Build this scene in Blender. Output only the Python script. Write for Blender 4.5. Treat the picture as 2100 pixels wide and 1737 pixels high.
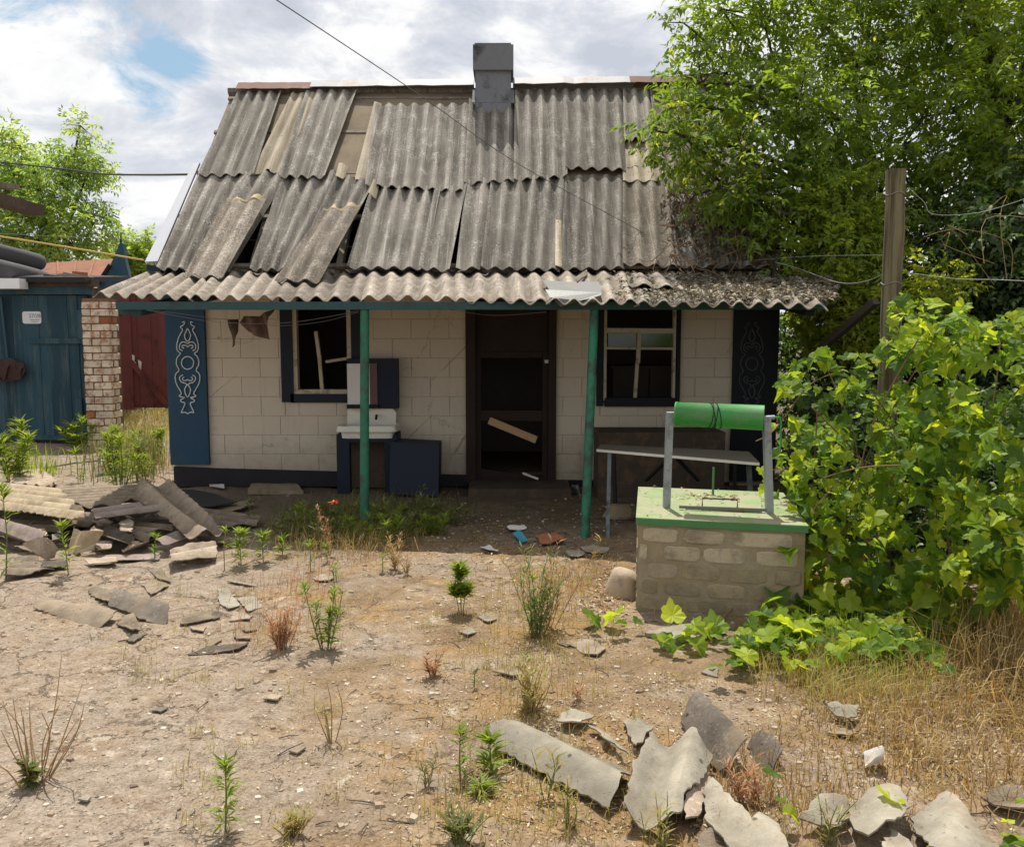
import bpy, bmesh, math, random
import numpy as np
from mathutils import Vector, Matrix, noise as mnoise

for o in list(bpy.data.objects):
    bpy.data.objects.remove(o)
S = bpy.context.scene
COL = S.collection
R = math.radians

# ------------------------------------------------------------------ camera, sky, sun, exposure
FPX, CX, CY = 1800.0, 1050.0, 868.5          # focal length and centre on a 2100 px wide picture
PITCH = math.atan((868.5 - 683.0) / FPX)
CAMZ = 1.6
cam = bpy.data.objects.new('camera', bpy.data.cameras.new('camera'))
COL.objects.link(cam)
cam.location = (0, 0, CAMZ)
cam.rotation_euler = (math.pi / 2 - PITCH, 0, 0)
cam.data.sensor_width = 36.0
cam.data.sensor_fit = 'HORIZONTAL'
cam.data.lens = FPX / 2100.0 * 36.0
cam.data.clip_start = 0.05
cam.data.clip_end = 2000
S.camera = cam

SUN_EL, SUN_AZ = R(66), R(-6)               # azimuth from +Y, negative = to the left
SUN_DIR = Vector((math.sin(SUN_AZ) * math.cos(SUN_EL), math.cos(SUN_AZ) * math.cos(SUN_EL), math.sin(SUN_EL)))
sl = bpy.data.lights.new('sun', 'SUN')
sl.energy = 5.0
sl.angle = R(0.5)
sl.color = (1.0, 0.95, 0.87)
sun = bpy.data.objects.new('sun', sl)
COL.objects.link(sun)
sun.rotation_euler = SUN_DIR.to_track_quat('Z', 'Y').to_euler()

S.view_settings.view_transform = 'Standard'
S.view_settings.look = 'None'
S.view_settings.exposure = 0.25
S.view_settings.gamma = 1.0
S.view_settings.use_curve_mapping = False


# ------------------------------------------------------------------ node helpers
class NT:
    def __init__(s, nt):
        s.nt = nt
        s.nt.nodes.clear()

    def put(s, node, i, val):
        sock = node.inputs[i]
        if isinstance(val, bpy.types.NodeSocket):
            s.nt.links.new(val, sock)
        elif val is not None:
            if isinstance(val, (tuple, list)) and len(val) == 3 and len(sock.default_value) == 4:
                val = (*val, 1)
            sock.default_value = val

    def n(s, t, ins=None, **props):
        node = s.nt.nodes.new(t)
        for k, v in props.items():
            setattr(node, k, v)
        for k, v in (ins or {}).items():
            s.put(node, k, v)
        return node

    def coord(s, which='Object'):
        return s.n('ShaderNodeTexCoord').outputs[which]

    def mapping(s, vec, scale=(1, 1, 1), loc=(0, 0, 0), rot=(0, 0, 0)):
        return s.n('ShaderNodeMapping', {'Vector': vec, 'Scale': scale, 'Location': loc, 'Rotation': rot}).outputs[0]

    def noise(s, vec, scale, detail=4, rough=0.6, dist=0.0):
        return s.n('ShaderNodeTexNoise', {'Vector': vec, 'Scale': scale, 'Detail': detail, 'Roughness': rough, 'Distortion': dist}).outputs[0]

    def ramp(s, fac, stops, interp='LINEAR'):
        r = s.n('ShaderNodeValToRGB', {'Fac': fac})
        cr = r.color_ramp
        cr.interpolation = interp
        while len(cr.elements) < len(stops):
            cr.elements.new(0.5)
        for e, (p, c) in zip(cr.elements, stops):
            e.position = p
            if isinstance(c, (int, float)):
                c = (c, c, c)
            e.color = (*c, 1)
        return r.outputs[0]

    def mix(s, fac, a, b, blend='MIX'):
        m = s.n('ShaderNodeMix', data_type='RGBA', blend_type=blend)
        s.put(m, 0, fac)
        s.put(m, 6, a)
        s.put(m, 7, b)
        return m.outputs[2]

    def math(s, op, a, b=None, c=None, clamp=False):
        m = s.n('ShaderNodeMath', operation=op, use_clamp=clamp)
        for i, v in enumerate((a, b, c)):
            if v is not None:
                s.put(m, i, v)
        return m.outputs[0]

    def vmath(s, op, a, b=None):
        m = s.n('ShaderNodeVectorMath', operation=op)
        if op == 'SCALE':
            m.inputs['Scale'].default_value = 0.35
        s.put(m, 0, a)
        if b is not None:
            s.put(m, 1, b)
        return m

    def sep(s, v):
        return s.n('ShaderNodeSeparateXYZ', {'Vector': v}).outputs

    def comb(s, x, y, z):
        return s.n('ShaderNodeCombineXYZ', {'X': x, 'Y': y, 'Z': z}).outputs[0]

    def bump(s, h, strength=0.3, dist=0.01):
        return s.n('ShaderNodeBump', {'Height': h, 'Strength': strength, 'Distance': dist}).outputs[0]

    def objrand(s):
        return s.n('ShaderNodeObjectInfo').outputs['Random']

    def rnd(s):
        return s.n('ShaderNodeAttribute', attribute_name='rnd').outputs['Fac']


def new_mat(name):
    m = bpy.data.materials.new(name)
    m.use_nodes = True
    return m, NT(m.node_tree)


def finish(m, t, color, rough=0.8, normal=None, metallic=0.0, spec=0.3):
    b = t.n('ShaderNodeBsdfPrincipled', {'Base Color': color, 'Roughness': rough, 'Metallic': metallic, 'Specular IOR Level': spec})
    if normal is not None:
        t.put(b, 'Normal', normal)
    o = t.n('ShaderNodeOutputMaterial', {'Surface': b.outputs[0]})
    return m


def surf(name, col, var=0.25, scale=6, rough=0.75, bump=0.25, bscale=60, dirt=None, stretch=(1, 1, 1), metallic=0.0, objvar=0.2, spec=0.3):
    """General weathered surface: base colour with two scales of variation, optional stain colour, fine relief."""
    m, t = new_mat(name)
    co = t.coord()
    r = t.objrand()
    co = t.vmath('ADD', co, t.comb(t.math('MULTIPLY', r, 17.3), t.math('MULTIPLY', r, 9.1), t.math('MULTIPLY', r, 5.7))).outputs[0]
    co = t.mapping(co, scale=stretch)
    n1 = t.noise(co, scale, 5, 0.65)
    n2 = t.noise(co, scale * 9, 3, 0.6)
    f = t.math('MULTIPLY_ADD', n1, 2 * var, 1 - var)
    f2 = t.math('MULTIPLY_ADD', n2, var, 1 - var * 0.5)
    f3 = t.math('MULTIPLY_ADD', r, objvar, 1 - objvar * 0.5)
    ff = t.math('MULTIPLY', t.math('MULTIPLY', f, f2), f3)
    c = t.mix(1.0, col, t.comb(ff, ff, ff), 'MULTIPLY')
    if dirt:
        dc, amt, ds = dirt
        dn = t.noise(co, ds, 6, 0.7)
        fac = t.ramp(dn, [(max(0, 0.62 - amt * 0.4), 0), (min(1, 0.72 - amt * 0.25), 1)])
        c = t.mix(fac, c, dc)
    nb = t.noise(co, bscale, 4, 0.7)
    return finish(m, t, c, rough, t.bump(nb, bump, 0.006), metallic, spec)


# ------------------------------------------------------------------ sky
world = bpy.data.worlds.new("World")
S.world = world
world.use_nodes = True
t = NT(world.node_tree)
sky = t.n('ShaderNodeTexSky', sky_type='NISHITA', sun_disc=False, sun_elevation=SUN_EL, sun_rotation=SUN_AZ)
sky.air_density = 1.0
sky.dust_density = 1.5
d = t.coord('Generated')
dx, dy, dz = t.sep(d)
pl = t.comb(dx, dy, t.math('MULTIPLY', dz, 1.9))
pl = t.mapping(pl, loc=(3.1, 1.7, 0.4))
warp = t.n('ShaderNodeTexNoise', {'Vector': pl, 'Scale': 2.0, 'Detail': 3}).outputs['Color']
pl = t.vmath('ADD', pl, t.vmath('SCALE', t.vmath('SUBTRACT', warp, (0.5, 0.5, 0.5)).outputs[0]).outputs[0]).outputs[0]
cn = t.noise(pl, 3.6, 14, 0.64)
# a break of blue in the cloud, up and to the left
HOLE = Vector(((150 - CX) / FPX, 1, (683 + 40) / FPX)).normalized()
HOLE2 = Vector(((290 - CX) / FPX, 1, (683 - 150) / FPX)).normalized()
h1 = t.vmath('DOT_PRODUCT', d, tuple(HOLE)).outputs['Value']
h2 = t.vmath('DOT_PRODUCT', d, tuple(HOLE2)).outputs['Value']
hm = t.math('MAXIMUM', t.n('ShaderNodeMapRange', {'Value': h1, 'From Min': 0.990, 'From Max': 0.9992}).outputs[0],
            t.math('MULTIPLY', t.n('ShaderNodeMapRange', {'Value': h2, 'From Min': 0.9955, 'From Max': 0.9995}).outputs[0], 0.8))
cov = t.math('SUBTRACT', t.math('ADD', t.math('MULTIPLY_ADD', t.math('SUBTRACT', cn, 0.5), 1.5, 0.5), 0.27), t.math('MULTIPLY', hm, 0.40))
mask = t.ramp(cov, [(0.42, 0), (0.54, 1)])
# cloud bodies: brighter tops, greyer bases from a second, displaced sample
cn2 = t.noise(t.mapping(pl, loc=(0.02, -0.02, -0.07)), 7.0, 14, 0.62)
body = t.ramp(cn2, [(0.36, (5.9, 6.3, 7.1)), (0.45, (7.0, 7.3, 8.0)), (0.51, (8.2, 8.4, 8.8)), (0.56, (9.7, 9.7, 9.8)), (0.66, (10.6, 10.6, 10.5))])
blue = t.mix(1.0, sky.outputs[0], (1.0, 1.0, 1.0), 'MULTIPLY')
blue = t.mix(0.8, blue, (4.0, 6.1, 8.0))
skyc = t.mix(mask, blue, body)
bg = t.n('ShaderNodeBackground', {'Color': skyc, 'Strength': 0.084})
t.n('ShaderNodeOutputWorld', {'Surface': bg.outputs[0]})

# ------------------------------------------------------------------ picking points of the place from the picture's geometry
_cp, _sp = math.cos(PITCH), math.sin(PITCH)


def ray(px, py):
    u, v = (px - CX) / FPX, (CY - py) / FPX
    return Vector((u, _cp + v * _sp, -_sp + v * _cp))


def P(px, py, Y):
    d = ray(px, py)
    return Vector((0, 0, CAMZ)) + d * (Y / d.y)


def G(px, py, z=0.0):
    d = ray(px, py)
    return Vector((0, 0, CAMZ)) + d * ((z - CAMZ) / d.z)


def on_plane(px, py, y0, z0, m):
    d = ray(px, py)
    k = (z0 - CAMZ - m * y0) / (d.z - m * d.y)
    return Vector((0, 0, CAMZ)) + d * k


ROOF_Y0, ROOF_Z0 = 8.75, P(1050, 552, 8.75).z
RIDGE_Y = 11.35
RIDGE_Z = P(1050, 181, RIDGE_Y).z
ROOF_M = (RIDGE_Z - ROOF_Z0) / (RIDGE_Y - ROOF_Y0)
ROOF_N = Vector((0, -ROOF_M, 1)).normalized()
EAVE_Y, EAVE_Z = 7.0, P(1050, 617, 7.0).z
POR_Y1, POR_Z1 = 8.9, ROOF_Z0 - 0.03
POR_M = (POR_Z1 - EAVE_Z) / (POR_Y1 - EAVE_Y)
POR_N = Vector((0, -POR_M, 1)).normalized()


def RP(px, py, lift=0.0):
    return on_plane(px, py, ROOF_Y0, ROOF_Z0, ROOF_M) + ROOF_N * lift


def PP(px, py, lift=0.0):
    return on_plane(px, py, EAVE_Y, EAVE_Z, POR_M) + POR_N * lift


# ------------------------------------------------------------------ value noise for terrain
_rs = np.random.RandomState(7)
_lat = _rs.rand(256, 256)


def vn(x, y):
    x = np.asarray(x, float)
    y = np.asarray(y, float)
    xi = np.floor(x).astype(int)
    yi = np.floor(y).astype(int)
    fx = x - xi
    fy = y - yi
    fx = fx * fx * (3 - 2 * fx)
    fy = fy * fy * (3 - 2 * fy)
    a = _lat[xi % 256, yi % 256]
    b = _lat[(xi + 1) % 256, yi % 256]
    c = _lat[xi % 256, (yi + 1) % 256]
    dd = _lat[(xi + 1) % 256, (yi + 1) % 256]
    return (a * (1 - fx) + b * fx) * (1 - fy) + (c * (1 - fx) + dd * fx) * fy - 0.5


def gh(x, y):
    """Ground height."""
    x = np.asarray(x, float)
    y = np.asarray(y, float)
    h = 0.05 * vn(x * 0.7 + 3, y * 0.7) + 0.03 * vn(x * 2.3, y * 2.3 + 9) + 0.016 * vn(x * 7 + 5, y * 7) + 0.011 * vn(x * 17, y * 17)
    return h


# ------------------------------------------------------------------ mesh building
WL = {}                                       # world location of every built object


def tag(o, label=None, cat=None, group=None, kind=None):
    if label:
        o['label'] = label
    if cat:
        o['category'] = cat
    if group:
        o['group'] = group
    if kind:
        o['kind'] = kind
    return o


def thing(name, label, cat, loc, group=None):
    o = bpy.data.objects.new(name, None)
    o.empty_display_size = 0.1
    COL.objects.link(o)
    o.location = loc
    WL[o.name] = Vector(loc)
    return tag(o, label, cat, group)


def link(name, mesh, parent=None, org=None):
    o = bpy.data.objects.new(name, mesh)
    COL.objects.link(o)
    if parent is not None:
        o.parent = parent
        WL[o.name] = WL[parent.name].copy()
    else:
        o.location = org if org is not None else (0, 0, 0)
        WL[o.name] = Vector(o.location)
    return o


class MB:
    """Collects shapes in world space; build() links them as one mesh object."""

    def __init__(s):
        s.v, s.f, s.sm, s.w = [], [], [], []

    def add(s, verts, faces, smooth=False, wave=None):
        k = len(s.v)
        s.w += wave if wave is not None else [0.5] * len(verts)
        s.v += [Vector(p) for p in verts]
        s.f += [tuple(i + k for i in f) for f in faces]
        s.sm += [smooth] * len(faces)
        return s

    def box(s, lo, hi, rot=None, piv=None):
        x0, y0, z0 = lo
        x1, y1, z1 = hi
        vs = [Vector(p) for p in ((x0, y0, z0), (x1, y0, z0), (x1, y1, z0), (x0, y1, z0), (x0, y0, z1), (x1, y0, z1), (x1, y1, z1), (x0, y1, z1))]
        if rot is not None:
            c = Vector(piv) if piv is not None else (vs[0] + vs[6]) / 2
            vs = [rot @ (p - c) + c for p in vs]
        return s.add(vs, [(0, 3, 2, 1), (4, 5, 6, 7), (0, 1, 5, 4), (1, 2, 6, 5), (2, 3, 7, 6), (3, 0, 4, 7)])

    def bar(s, a, b, w, h, up=(0, 0, 1)):
        """Rectangular bar from a to b, w across, h along up."""
        a, b = Vector(a), Vector(b)
        d = (b - a).normalized()
        x = d.cross(Vector(up))
        if x.length < 1e-4:
            x = d.cross(Vector((1, 0, 0)))
        x.normalize()
        y = x.cross(d).normalized()
        vs = []
        for p in (a, b):
            for i, j in ((-1, -1), (1, -1), (1, 1), (-1, 1)):
                vs.append(p + x * (i * w / 2) + y * (j * h / 2))
        return s.add(vs, [(3, 2, 1, 0), (4, 5, 6, 7), (0, 1, 5, 4), (1, 2, 6, 5), (2, 3, 7, 6), (3, 0, 4, 7)])

    def tube(s, pts, r, n=8, cap=True, smooth=True):
        pts = [Vector(p) for p in pts]
        rs = r if isinstance(r, (list, tuple)) else [r] * len(pts)
        vs, fs = [], []
        ref = None
        for i, p in enumerate(pts):
            dd = (pts[min(i + 1, len(pts) - 1)] - pts[max(i - 1, 0)])
            if dd.length < 1e-9:
                dd = Vector((0, 0, 1))
            dd.normalize()
            if ref is None:
                ref = dd.orthogonal().normalized()
            x = (ref - dd * ref.dot(dd))
            if x.length < 1e-6:
                x = dd.orthogonal()
            x.normalize()
            ref = x
            y = dd.cross(x)
            for k in range(n):
                a = 2 * math.pi * k / n
                vs.append(p + (x * math.cos(a) + y * math.sin(a)) * rs[i])
        for i in range(len(pts) - 1):
            for k in range(n):
                fs.append((i * n + k, i * n + (k + 1) % n, (i + 1) * n + (k + 1) % n, (i + 1) * n + k))
        s.add(vs, fs, smooth)
        if cap:
            m = (len(pts) - 1) * n
            s.add([vs[k] for k in range(n)], [tuple(range(n - 1, -1, -1))])
            s.add([vs[m + k] for k in range(n)], [tuple(range(n))])
        return s

    def prism(s, poly, ext):
        """Polygon (list of points) extruded by the vector ext."""
        n = len(poly)
        ext = Vector(ext)
        vs = [Vector(p) for p in poly] + [Vector(p) + ext for p in poly]
        fs = [tuple(range(n)), tuple(range(2 * n - 1, n - 1, -1))]
        for i in range(n):
            j = (i + 1) % n
            fs.append((j, i, n + i, n + j))
        return s.add(vs, fs)

    def sheet(s, A, B, C, D, waves, amp=0.02, phase=0.0, nv=7, thick=0.007, jag=(0, 0), side=0.0, seed=0, per=8, wob=0.006, curl=0.0):
        """Corrugated sheet on the corners A,B (low end) C,D (high end); waves across A-B. Ragged ends and edges on request."""
        rr = random.Random(seed)
        A, B, C, D = (Vector(p) for p in (A, B, C, D))
        nu = max(4, int(waves * per))
        nrm = (B - A).cross(D - A).normalized()
        if nrm.z < 0:
            nrm = -nrm
        lo, hi, a, b = [], [], 0.0, 0.0
        for i in range(nu + 1):
            a = min(1, max(0, a + rr.uniform(-.4, .4)))
            b = min(1, max(0, b + rr.uniform(-.4, .4)))
            lo.append(jag[0] * a)
            hi.append(1 - jag[1] * b)
        e0 = [side * rr.random() for _ in range(nv + 1)]
        e1 = [side * rr.random() for _ in range(nv + 1)]
        top, bot, wv = [], [], []
        for j in range(nv + 1):
            for i in range(nu + 1):
                w = i / nu
                u = e0[j] + (1 - e0[j] - e1[j]) * w
                v = lo[i] + (hi[i] - lo[i]) * j / nv
                p = (A * (1 - u) + B * u) * (1 - v) + (D * (1 - u) + C * u) * v
                h = amp * math.cos(2 * math.pi * (waves * u) + phase)
                h += wob * mnoise.noise(Vector((u * 3 + seed * 3.7, v * 2.5, seed * 1.3))) + curl * (v - 0.5) ** 2
                q = p + nrm * h
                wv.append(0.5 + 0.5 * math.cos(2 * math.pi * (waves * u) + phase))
                top.append(q)
                bot.append(q - nrm * thick)
        n = (nu + 1)
        N = n * (nv + 1)
        fs = []
        for j in range(nv):
            for i in range(nu):
                k = j * n + i
                fs.append((k, k + 1, k + n + 1, k + n))
                fs.append((N + k, N + k + n, N + k + n + 1, N + k + 1))
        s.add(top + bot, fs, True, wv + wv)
        rim = []
        for i in range(nu):
            rim.append((i, N + i, N + i + 1, i + 1))
            k = nv * n + i
            rim.append((k, k + 1, N + k + 1, N + k))
        for j in range(nv):
            k = j * n
            rim.append((k, k + n, N + k + n, N + k))
            k = j * n + nu
            rim.append((k, N + k, N + k + n, k + n))
        k0 = len(s.v) - 2 * N
        # separate rim vertices keep the broken edge crisp
        used = {}
        rv, rf = [], []
        for f in rim:
            g = []
            for q in f:
                if q not in used:
                    used[q] = len(rv)
                    rv.append(s.v[k0 + q])
                g.append(used[q])
            rf.append(tuple(g))
        s.add(rv, rf, False)
        return s

    def build(s, name, mat, parent=None, org=None, mats=None, smooth=None):
        if parent is not None:
            o0 = WL[parent.name]
        elif org is None:
            xs = [p.x for p in s.v]
            ys = [p.y for p in s.v]
            o0 = Vector(((min(xs) + max(xs)) / 2, (min(ys) + max(ys)) / 2, min(p.z for p in s.v)))
        else:
            o0 = Vector(org)
        m = bpy.data.meshes.new(name)
        m.from_pydata([tuple(p - o0) for p in s.v], [], s.f)
        m.materials.append(mat)
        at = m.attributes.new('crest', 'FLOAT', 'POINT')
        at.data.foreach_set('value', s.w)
        m.polygons.foreach_set('use_smooth', s.sm if smooth is None else [smooth] * len(s.f))
        m.update()
        return link(name, m, parent, o0)


def np_mesh(name, verts, tris, mat, parent=None, rnd=None, org=(0, 0, 0), smooth=True):
    """Mesh object from numpy arrays of world points (N,3) and triangles (M,3), with a per-point random value."""
    o0 = np.array(WL[parent.name]) if parent is not None else np.array(org, float)
    m = bpy.data.meshes.new(name)
    v = (np.asarray(verts, np.float64) - o0).astype(np.float32)
    tr = np.asarray(tris, np.int32)
    m.vertices.add(len(v))
    m.vertices.foreach_set('co', v.ravel())
    m.loops.add(tr.size)
    m.loops.foreach_set('vertex_index', tr.ravel())
    m.polygons.add(len(tr))
    m.polygons.foreach_set('loop_start', np.arange(0, tr.size, 3, dtype=np.int32))
    m.polygons.foreach_set('loop_total', np.full(len(tr), 3, np.int32))
    m.polygons.foreach_set('use_smooth', np.full(len(tr), smooth))
    if rnd is not None:
        at = m.attributes.new('rnd', 'FLOAT', 'POINT')
        at.data.foreach_set('value', np.asarray(rnd, np.float32))
    m.materials.append(mat)
    m.update()
    m.validate()
    return link(name, m, parent, tuple(o0))


def unit(a):
    return a / np.maximum(np.linalg.norm(a, axis=1, keepdims=True), 1e-9)


def leaves_np(pos, dr, nr, L, W, fold=0.25, droop=0.15, rs=np.random):
    """Pointed leaves, four triangles each, folded along the midrib."""
    n = len(pos)
    dr = unit(dr)
    sd = unit(np.cross(dr, nr))
    nr = unit(np.cross(sd, dr))
    L = np.broadcast_to(L, (n,))[:, None]
    W = np.broadcast_to(W, (n,))[:, None]
    b = pos
    mid = pos + dr * L * 0.45
    l = mid + sd * W * 0.5 + nr * W * fold
    r = mid - sd * W * 0.5 + nr * W * fold
    tip = pos + dr * L - nr * L * droop
    v = np.stack([b, l, mid, r, tip], 1).reshape(-1, 3)
    base = (np.arange(n) * 5)[:, None]
    tri = np.concatenate([base + np.array([[0, 2, 1]]), base + np.array([[0, 3, 2]]), base + np.array([[1, 2, 4]]), base + np.array([[2, 3, 4]])], 0)
    return v, tri, np.repeat(rs.rand(n), 5)


def blades_np(pos, h, w, lean, rs):
    """Grass blades: bent three-point strips."""
    n = len(pos)
    az = rs.rand(n) * 2 * math.pi
    d = np.stack([np.cos(az), np.sin(az), np.zeros(n)], 1)
    sd = np.stack([-np.sin(az + 0.6), np.cos(az + 0.6), np.zeros(n)], 1)
    h = np.broadcast_to(h, (n,))[:, None]
    le = (rs.rand(n) * lean)[:, None]
    w = np.broadcast_to(w, (n,))[:, None]
    up = np.array([[0, 0, 1.0]])
    m = pos + up * h * 0.55 + d * h * le * 0.3
    tp = pos + up * h * (1 - 0.35 * le) + d * h * le
    v = np.stack([pos - sd * w / 2, pos + sd * w / 2, m - sd * w * 0.4, m + sd * w * 0.4, tp], 1).reshape(-1, 3)
    base = (np.arange(n) * 5)[:, None]
    tri = np.concatenate([base + np.array([[0, 1, 3]]), base + np.array([[0, 3, 2]]), base + np.array([[2, 3, 4]])], 0)
    return v, tri, np.repeat(rs.rand(n), 5)


def cat_np(parts):
    vs, ts, rs_, k = [], [], [], 0
    for v, t_, r_ in parts:
        vs.append(v)
        ts.append(t_ + k)
        rs_.append(r_)
        k += len(v)
    return np.concatenate(vs), np.concatenate(ts), np.concatenate(rs_)


# ------------------------------------------------------------------ materials
def slate_mat(name, dark, light, lichen, streak=True, lich=0.5):
    m, t = new_mat(name)
    co0 = t.coord()
    r = t.objrand()
    co = t.vmath('ADD', co0, t.comb(t.math('MULTIPLY', r, 17.3), t.math('MULTIPLY', r, 9.1), t.math('MULTIPLY', r, 5.7))).outputs[0]
    big = t.noise(co, 1.6, 5, 0.6)
    if streak:
        st = t.noise(t.mapping(co, scale=(22, 1.2, 1.2)), 1.0, 5, 0.65)
    else:
        st = t.noise(co, 9, 5, 0.65)
    k = t.math('ADD', t.math('MULTIPLY', big, 0.5), t.math('MULTIPLY', st, 0.5))
    c = t.mix(t.ramp(k, [(0.36, 0), (0.64, 1)]), dark, light)
    sp = t.noise(co, 55, 4, 0.75)
    patch = t.noise(co, 5, 4, 0.6)
    lf = t.ramp(t.math('ADD', sp, t.math('MULTIPLY', patch, 0.45)), [(0.80 - 0.12 * lich, 0), (0.90 - 0.12 * lich, 1)])
    c = t.mix(t.math('MULTIPLY', lf, 0.8), c, lichen)
    if streak:
        ln = t.noise(t.mapping(co, scale=(48, 0.9, 0.9), loc=(5, 2, 1)), 1.0, 4, 0.6)
        c = t.mix(t.ramp(ln, [(0.58, 0), (0.70, 0.6)]), c, lichen)
        c = t.mix(t.ramp(ln, [(0.30, 0.6), (0.40, 0)]), c, tuple(x * 0.6 for x in dark))
    else:
        dd_ = t.noise(co, 3.2, 6, 0.7)
        c = t.mix(t.ramp(dd_, [(0.52, 0), (0.66, 0.6)]), c, (0.20, 0.145, 0.09))
    dk = t.noise(co, 38, 3, 0.7)
    c = t.mix(t.ramp(dk, [(0.62, 0), (0.74, 0.75)]), c, tuple(x * 0.35 for x in dark))
    sv = t.n('ShaderNodeTexVoronoi', {'Vector': co, 'Scale': 9.0, 'Randomness': 1.0}).outputs['Distance']
    c = t.mix(t.ramp(sv, [(0.05, 0.85), (0.11, 0)]), c, tuple(x * 0.25 for x in dark))
    f3 = t.math('MULTIPLY_ADD', r, 0.42, 0.78)
    c = t.mix(1.0, c, t.comb(f3, f3, t.math('MULTIPLY', f3, 0.98)), 'MULTIPLY')
    # crests of the sheet coloured lighter, valleys darker
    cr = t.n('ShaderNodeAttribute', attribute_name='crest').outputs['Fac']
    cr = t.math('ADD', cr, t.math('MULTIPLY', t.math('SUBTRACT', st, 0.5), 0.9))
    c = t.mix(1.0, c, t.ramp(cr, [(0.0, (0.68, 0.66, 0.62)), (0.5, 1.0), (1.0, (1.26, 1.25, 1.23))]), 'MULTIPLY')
    nb = t.math('ADD', t.noise(co, 120, 4, 0.7), t.math('MULTIPLY', t.noise(t.mapping(co, scale=(1, 6, 1)), 60, 2, 0.5), 0.6))
    return finish(m, t, c, 0.92, t.bump(nb, 0.6, 0.005), 0, 0.15)


M = {}
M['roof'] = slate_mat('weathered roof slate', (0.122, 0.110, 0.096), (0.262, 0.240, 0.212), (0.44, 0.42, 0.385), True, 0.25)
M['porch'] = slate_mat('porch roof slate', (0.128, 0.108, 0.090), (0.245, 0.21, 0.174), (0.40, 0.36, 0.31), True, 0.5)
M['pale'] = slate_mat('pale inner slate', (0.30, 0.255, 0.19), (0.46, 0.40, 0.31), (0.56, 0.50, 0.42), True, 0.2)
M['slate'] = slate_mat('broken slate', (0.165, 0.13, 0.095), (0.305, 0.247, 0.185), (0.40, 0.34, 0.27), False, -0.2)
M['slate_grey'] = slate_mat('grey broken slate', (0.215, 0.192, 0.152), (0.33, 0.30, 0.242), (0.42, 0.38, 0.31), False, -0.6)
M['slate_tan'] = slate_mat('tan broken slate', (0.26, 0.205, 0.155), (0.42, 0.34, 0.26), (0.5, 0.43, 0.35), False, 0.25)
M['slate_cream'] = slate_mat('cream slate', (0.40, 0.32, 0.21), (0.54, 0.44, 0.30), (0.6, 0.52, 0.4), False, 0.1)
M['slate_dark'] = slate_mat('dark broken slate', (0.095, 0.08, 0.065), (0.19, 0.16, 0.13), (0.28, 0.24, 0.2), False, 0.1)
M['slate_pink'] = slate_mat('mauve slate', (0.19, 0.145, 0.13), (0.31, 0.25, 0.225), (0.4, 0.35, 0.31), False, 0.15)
M['felt'] = surf('roofing felt', (0.22, 0.175, 0.115), 0.2, 3, 0.95, 0.3, 40, ((0.15, 0.12, 0.085), 0.4, 2.5))
m, t = new_mat('cream wall paint')
pos_ = t.n('ShaderNodeNewGeometry').outputs['Position']
_px, _py, _pz = t.sep(pos_)
n1 = t.noise(pos_, 1.1, 6, 0.62)
n2 = t.noise(pos_, 9, 5, 0.7)
n3 = t.noise(t.mapping(pos_, scale=(9, 1, 0.7)), 1.0, 6, 0.65)
c = t.mix(t.ramp(n1, [(0.3, 0), (0.7, 1)]), (0.66, 0.585, 0.47), (0.58, 0.505, 0.395))
c = t.mix(t.ramp(n3, [(0.56, 0), (0.74, 0.5)]), c, (0.42, 0.37, 0.29))
c = t.mix(t.ramp(n2, [(0.62, 0), (0.72, 0.5)]), c, (0.42, 0.33, 0.235))
splash = t.n('ShaderNodeMapRange', {'Value': t.math('ADD', _pz, t.math('MULTIPLY', n2, -0.5)), 'From Min': 0.28, 'From Max': -0.15}).outputs[0]
c = t.mix(t.math('MULTIPLY', splash, 0.6), c, (0.25, 0.20, 0.14))
pv = t.n('ShaderNodeTexVoronoi', {'Vector': t.vmath('ADD', pos_, t.comb(t.math('MULTIPLY', n2, 0.3), 0, t.math('MULTIPLY', n2, 0.3))).outputs[0], 'Scale': 1.3}, feature='DISTANCE_TO_EDGE').outputs['Distance']
ck = t.math('MULTIPLY', t.ramp(pv, [(0.0, 1), (0.006, 0)]), t.ramp(n1, [(0.48, 0), (0.55, 0.8)]))
c = t.mix(ck, c, (0.2, 0.16, 0.12))
M['cream'] = finish(m, t, c, 0.92, t.bump(t.noise(pos_, 38, 4, 0.7), 0.4, 0.006), 0, 0.2)
M['mortar'] = surf('mortar', (0.50, 0.445, 0.36), 0.12, 4, 0.95, 0.4, 50)
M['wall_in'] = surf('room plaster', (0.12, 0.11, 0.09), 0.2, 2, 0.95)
M['plinth'] = surf('tarred plinth', (0.022, 0.02, 0.024), 0.3, 4, 0.85)
M['blue'] = surf('blue paint', (0.016, 0.062, 0.115), 0.25, 3, 0.6, 0.3, 40, ((0.045, 0.07, 0.075), 0.2, 2.0), stretch=(1, 1, 0.35))
M['dkblue'] = surf('dark blue paint', (0.009, 0.016, 0.030), 0.25, 3, 0.6, 0.25, 40)
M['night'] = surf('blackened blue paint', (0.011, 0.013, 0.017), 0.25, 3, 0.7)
M['shedblue'] = surf('faded blue planks', (0.030, 0.076, 0.102), 0.4, 5, 0.85, 0.6, 40, ((0.075, 0.10, 0.105), 0.3, 5), stretch=(2, 2, 0.2), objvar=0.6)
M['white'] = surf('white trim', (0.62, 0.64, 0.64), 0.15, 5, 0.7)
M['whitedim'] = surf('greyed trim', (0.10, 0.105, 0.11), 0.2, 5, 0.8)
M['sash'] = surf('cream window paint', (0.52, 0.46, 0.33), 0.2, 6, 0.7, 0.4, 30, ((0.22, 0.16, 0.10), 0.22, 8))
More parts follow.
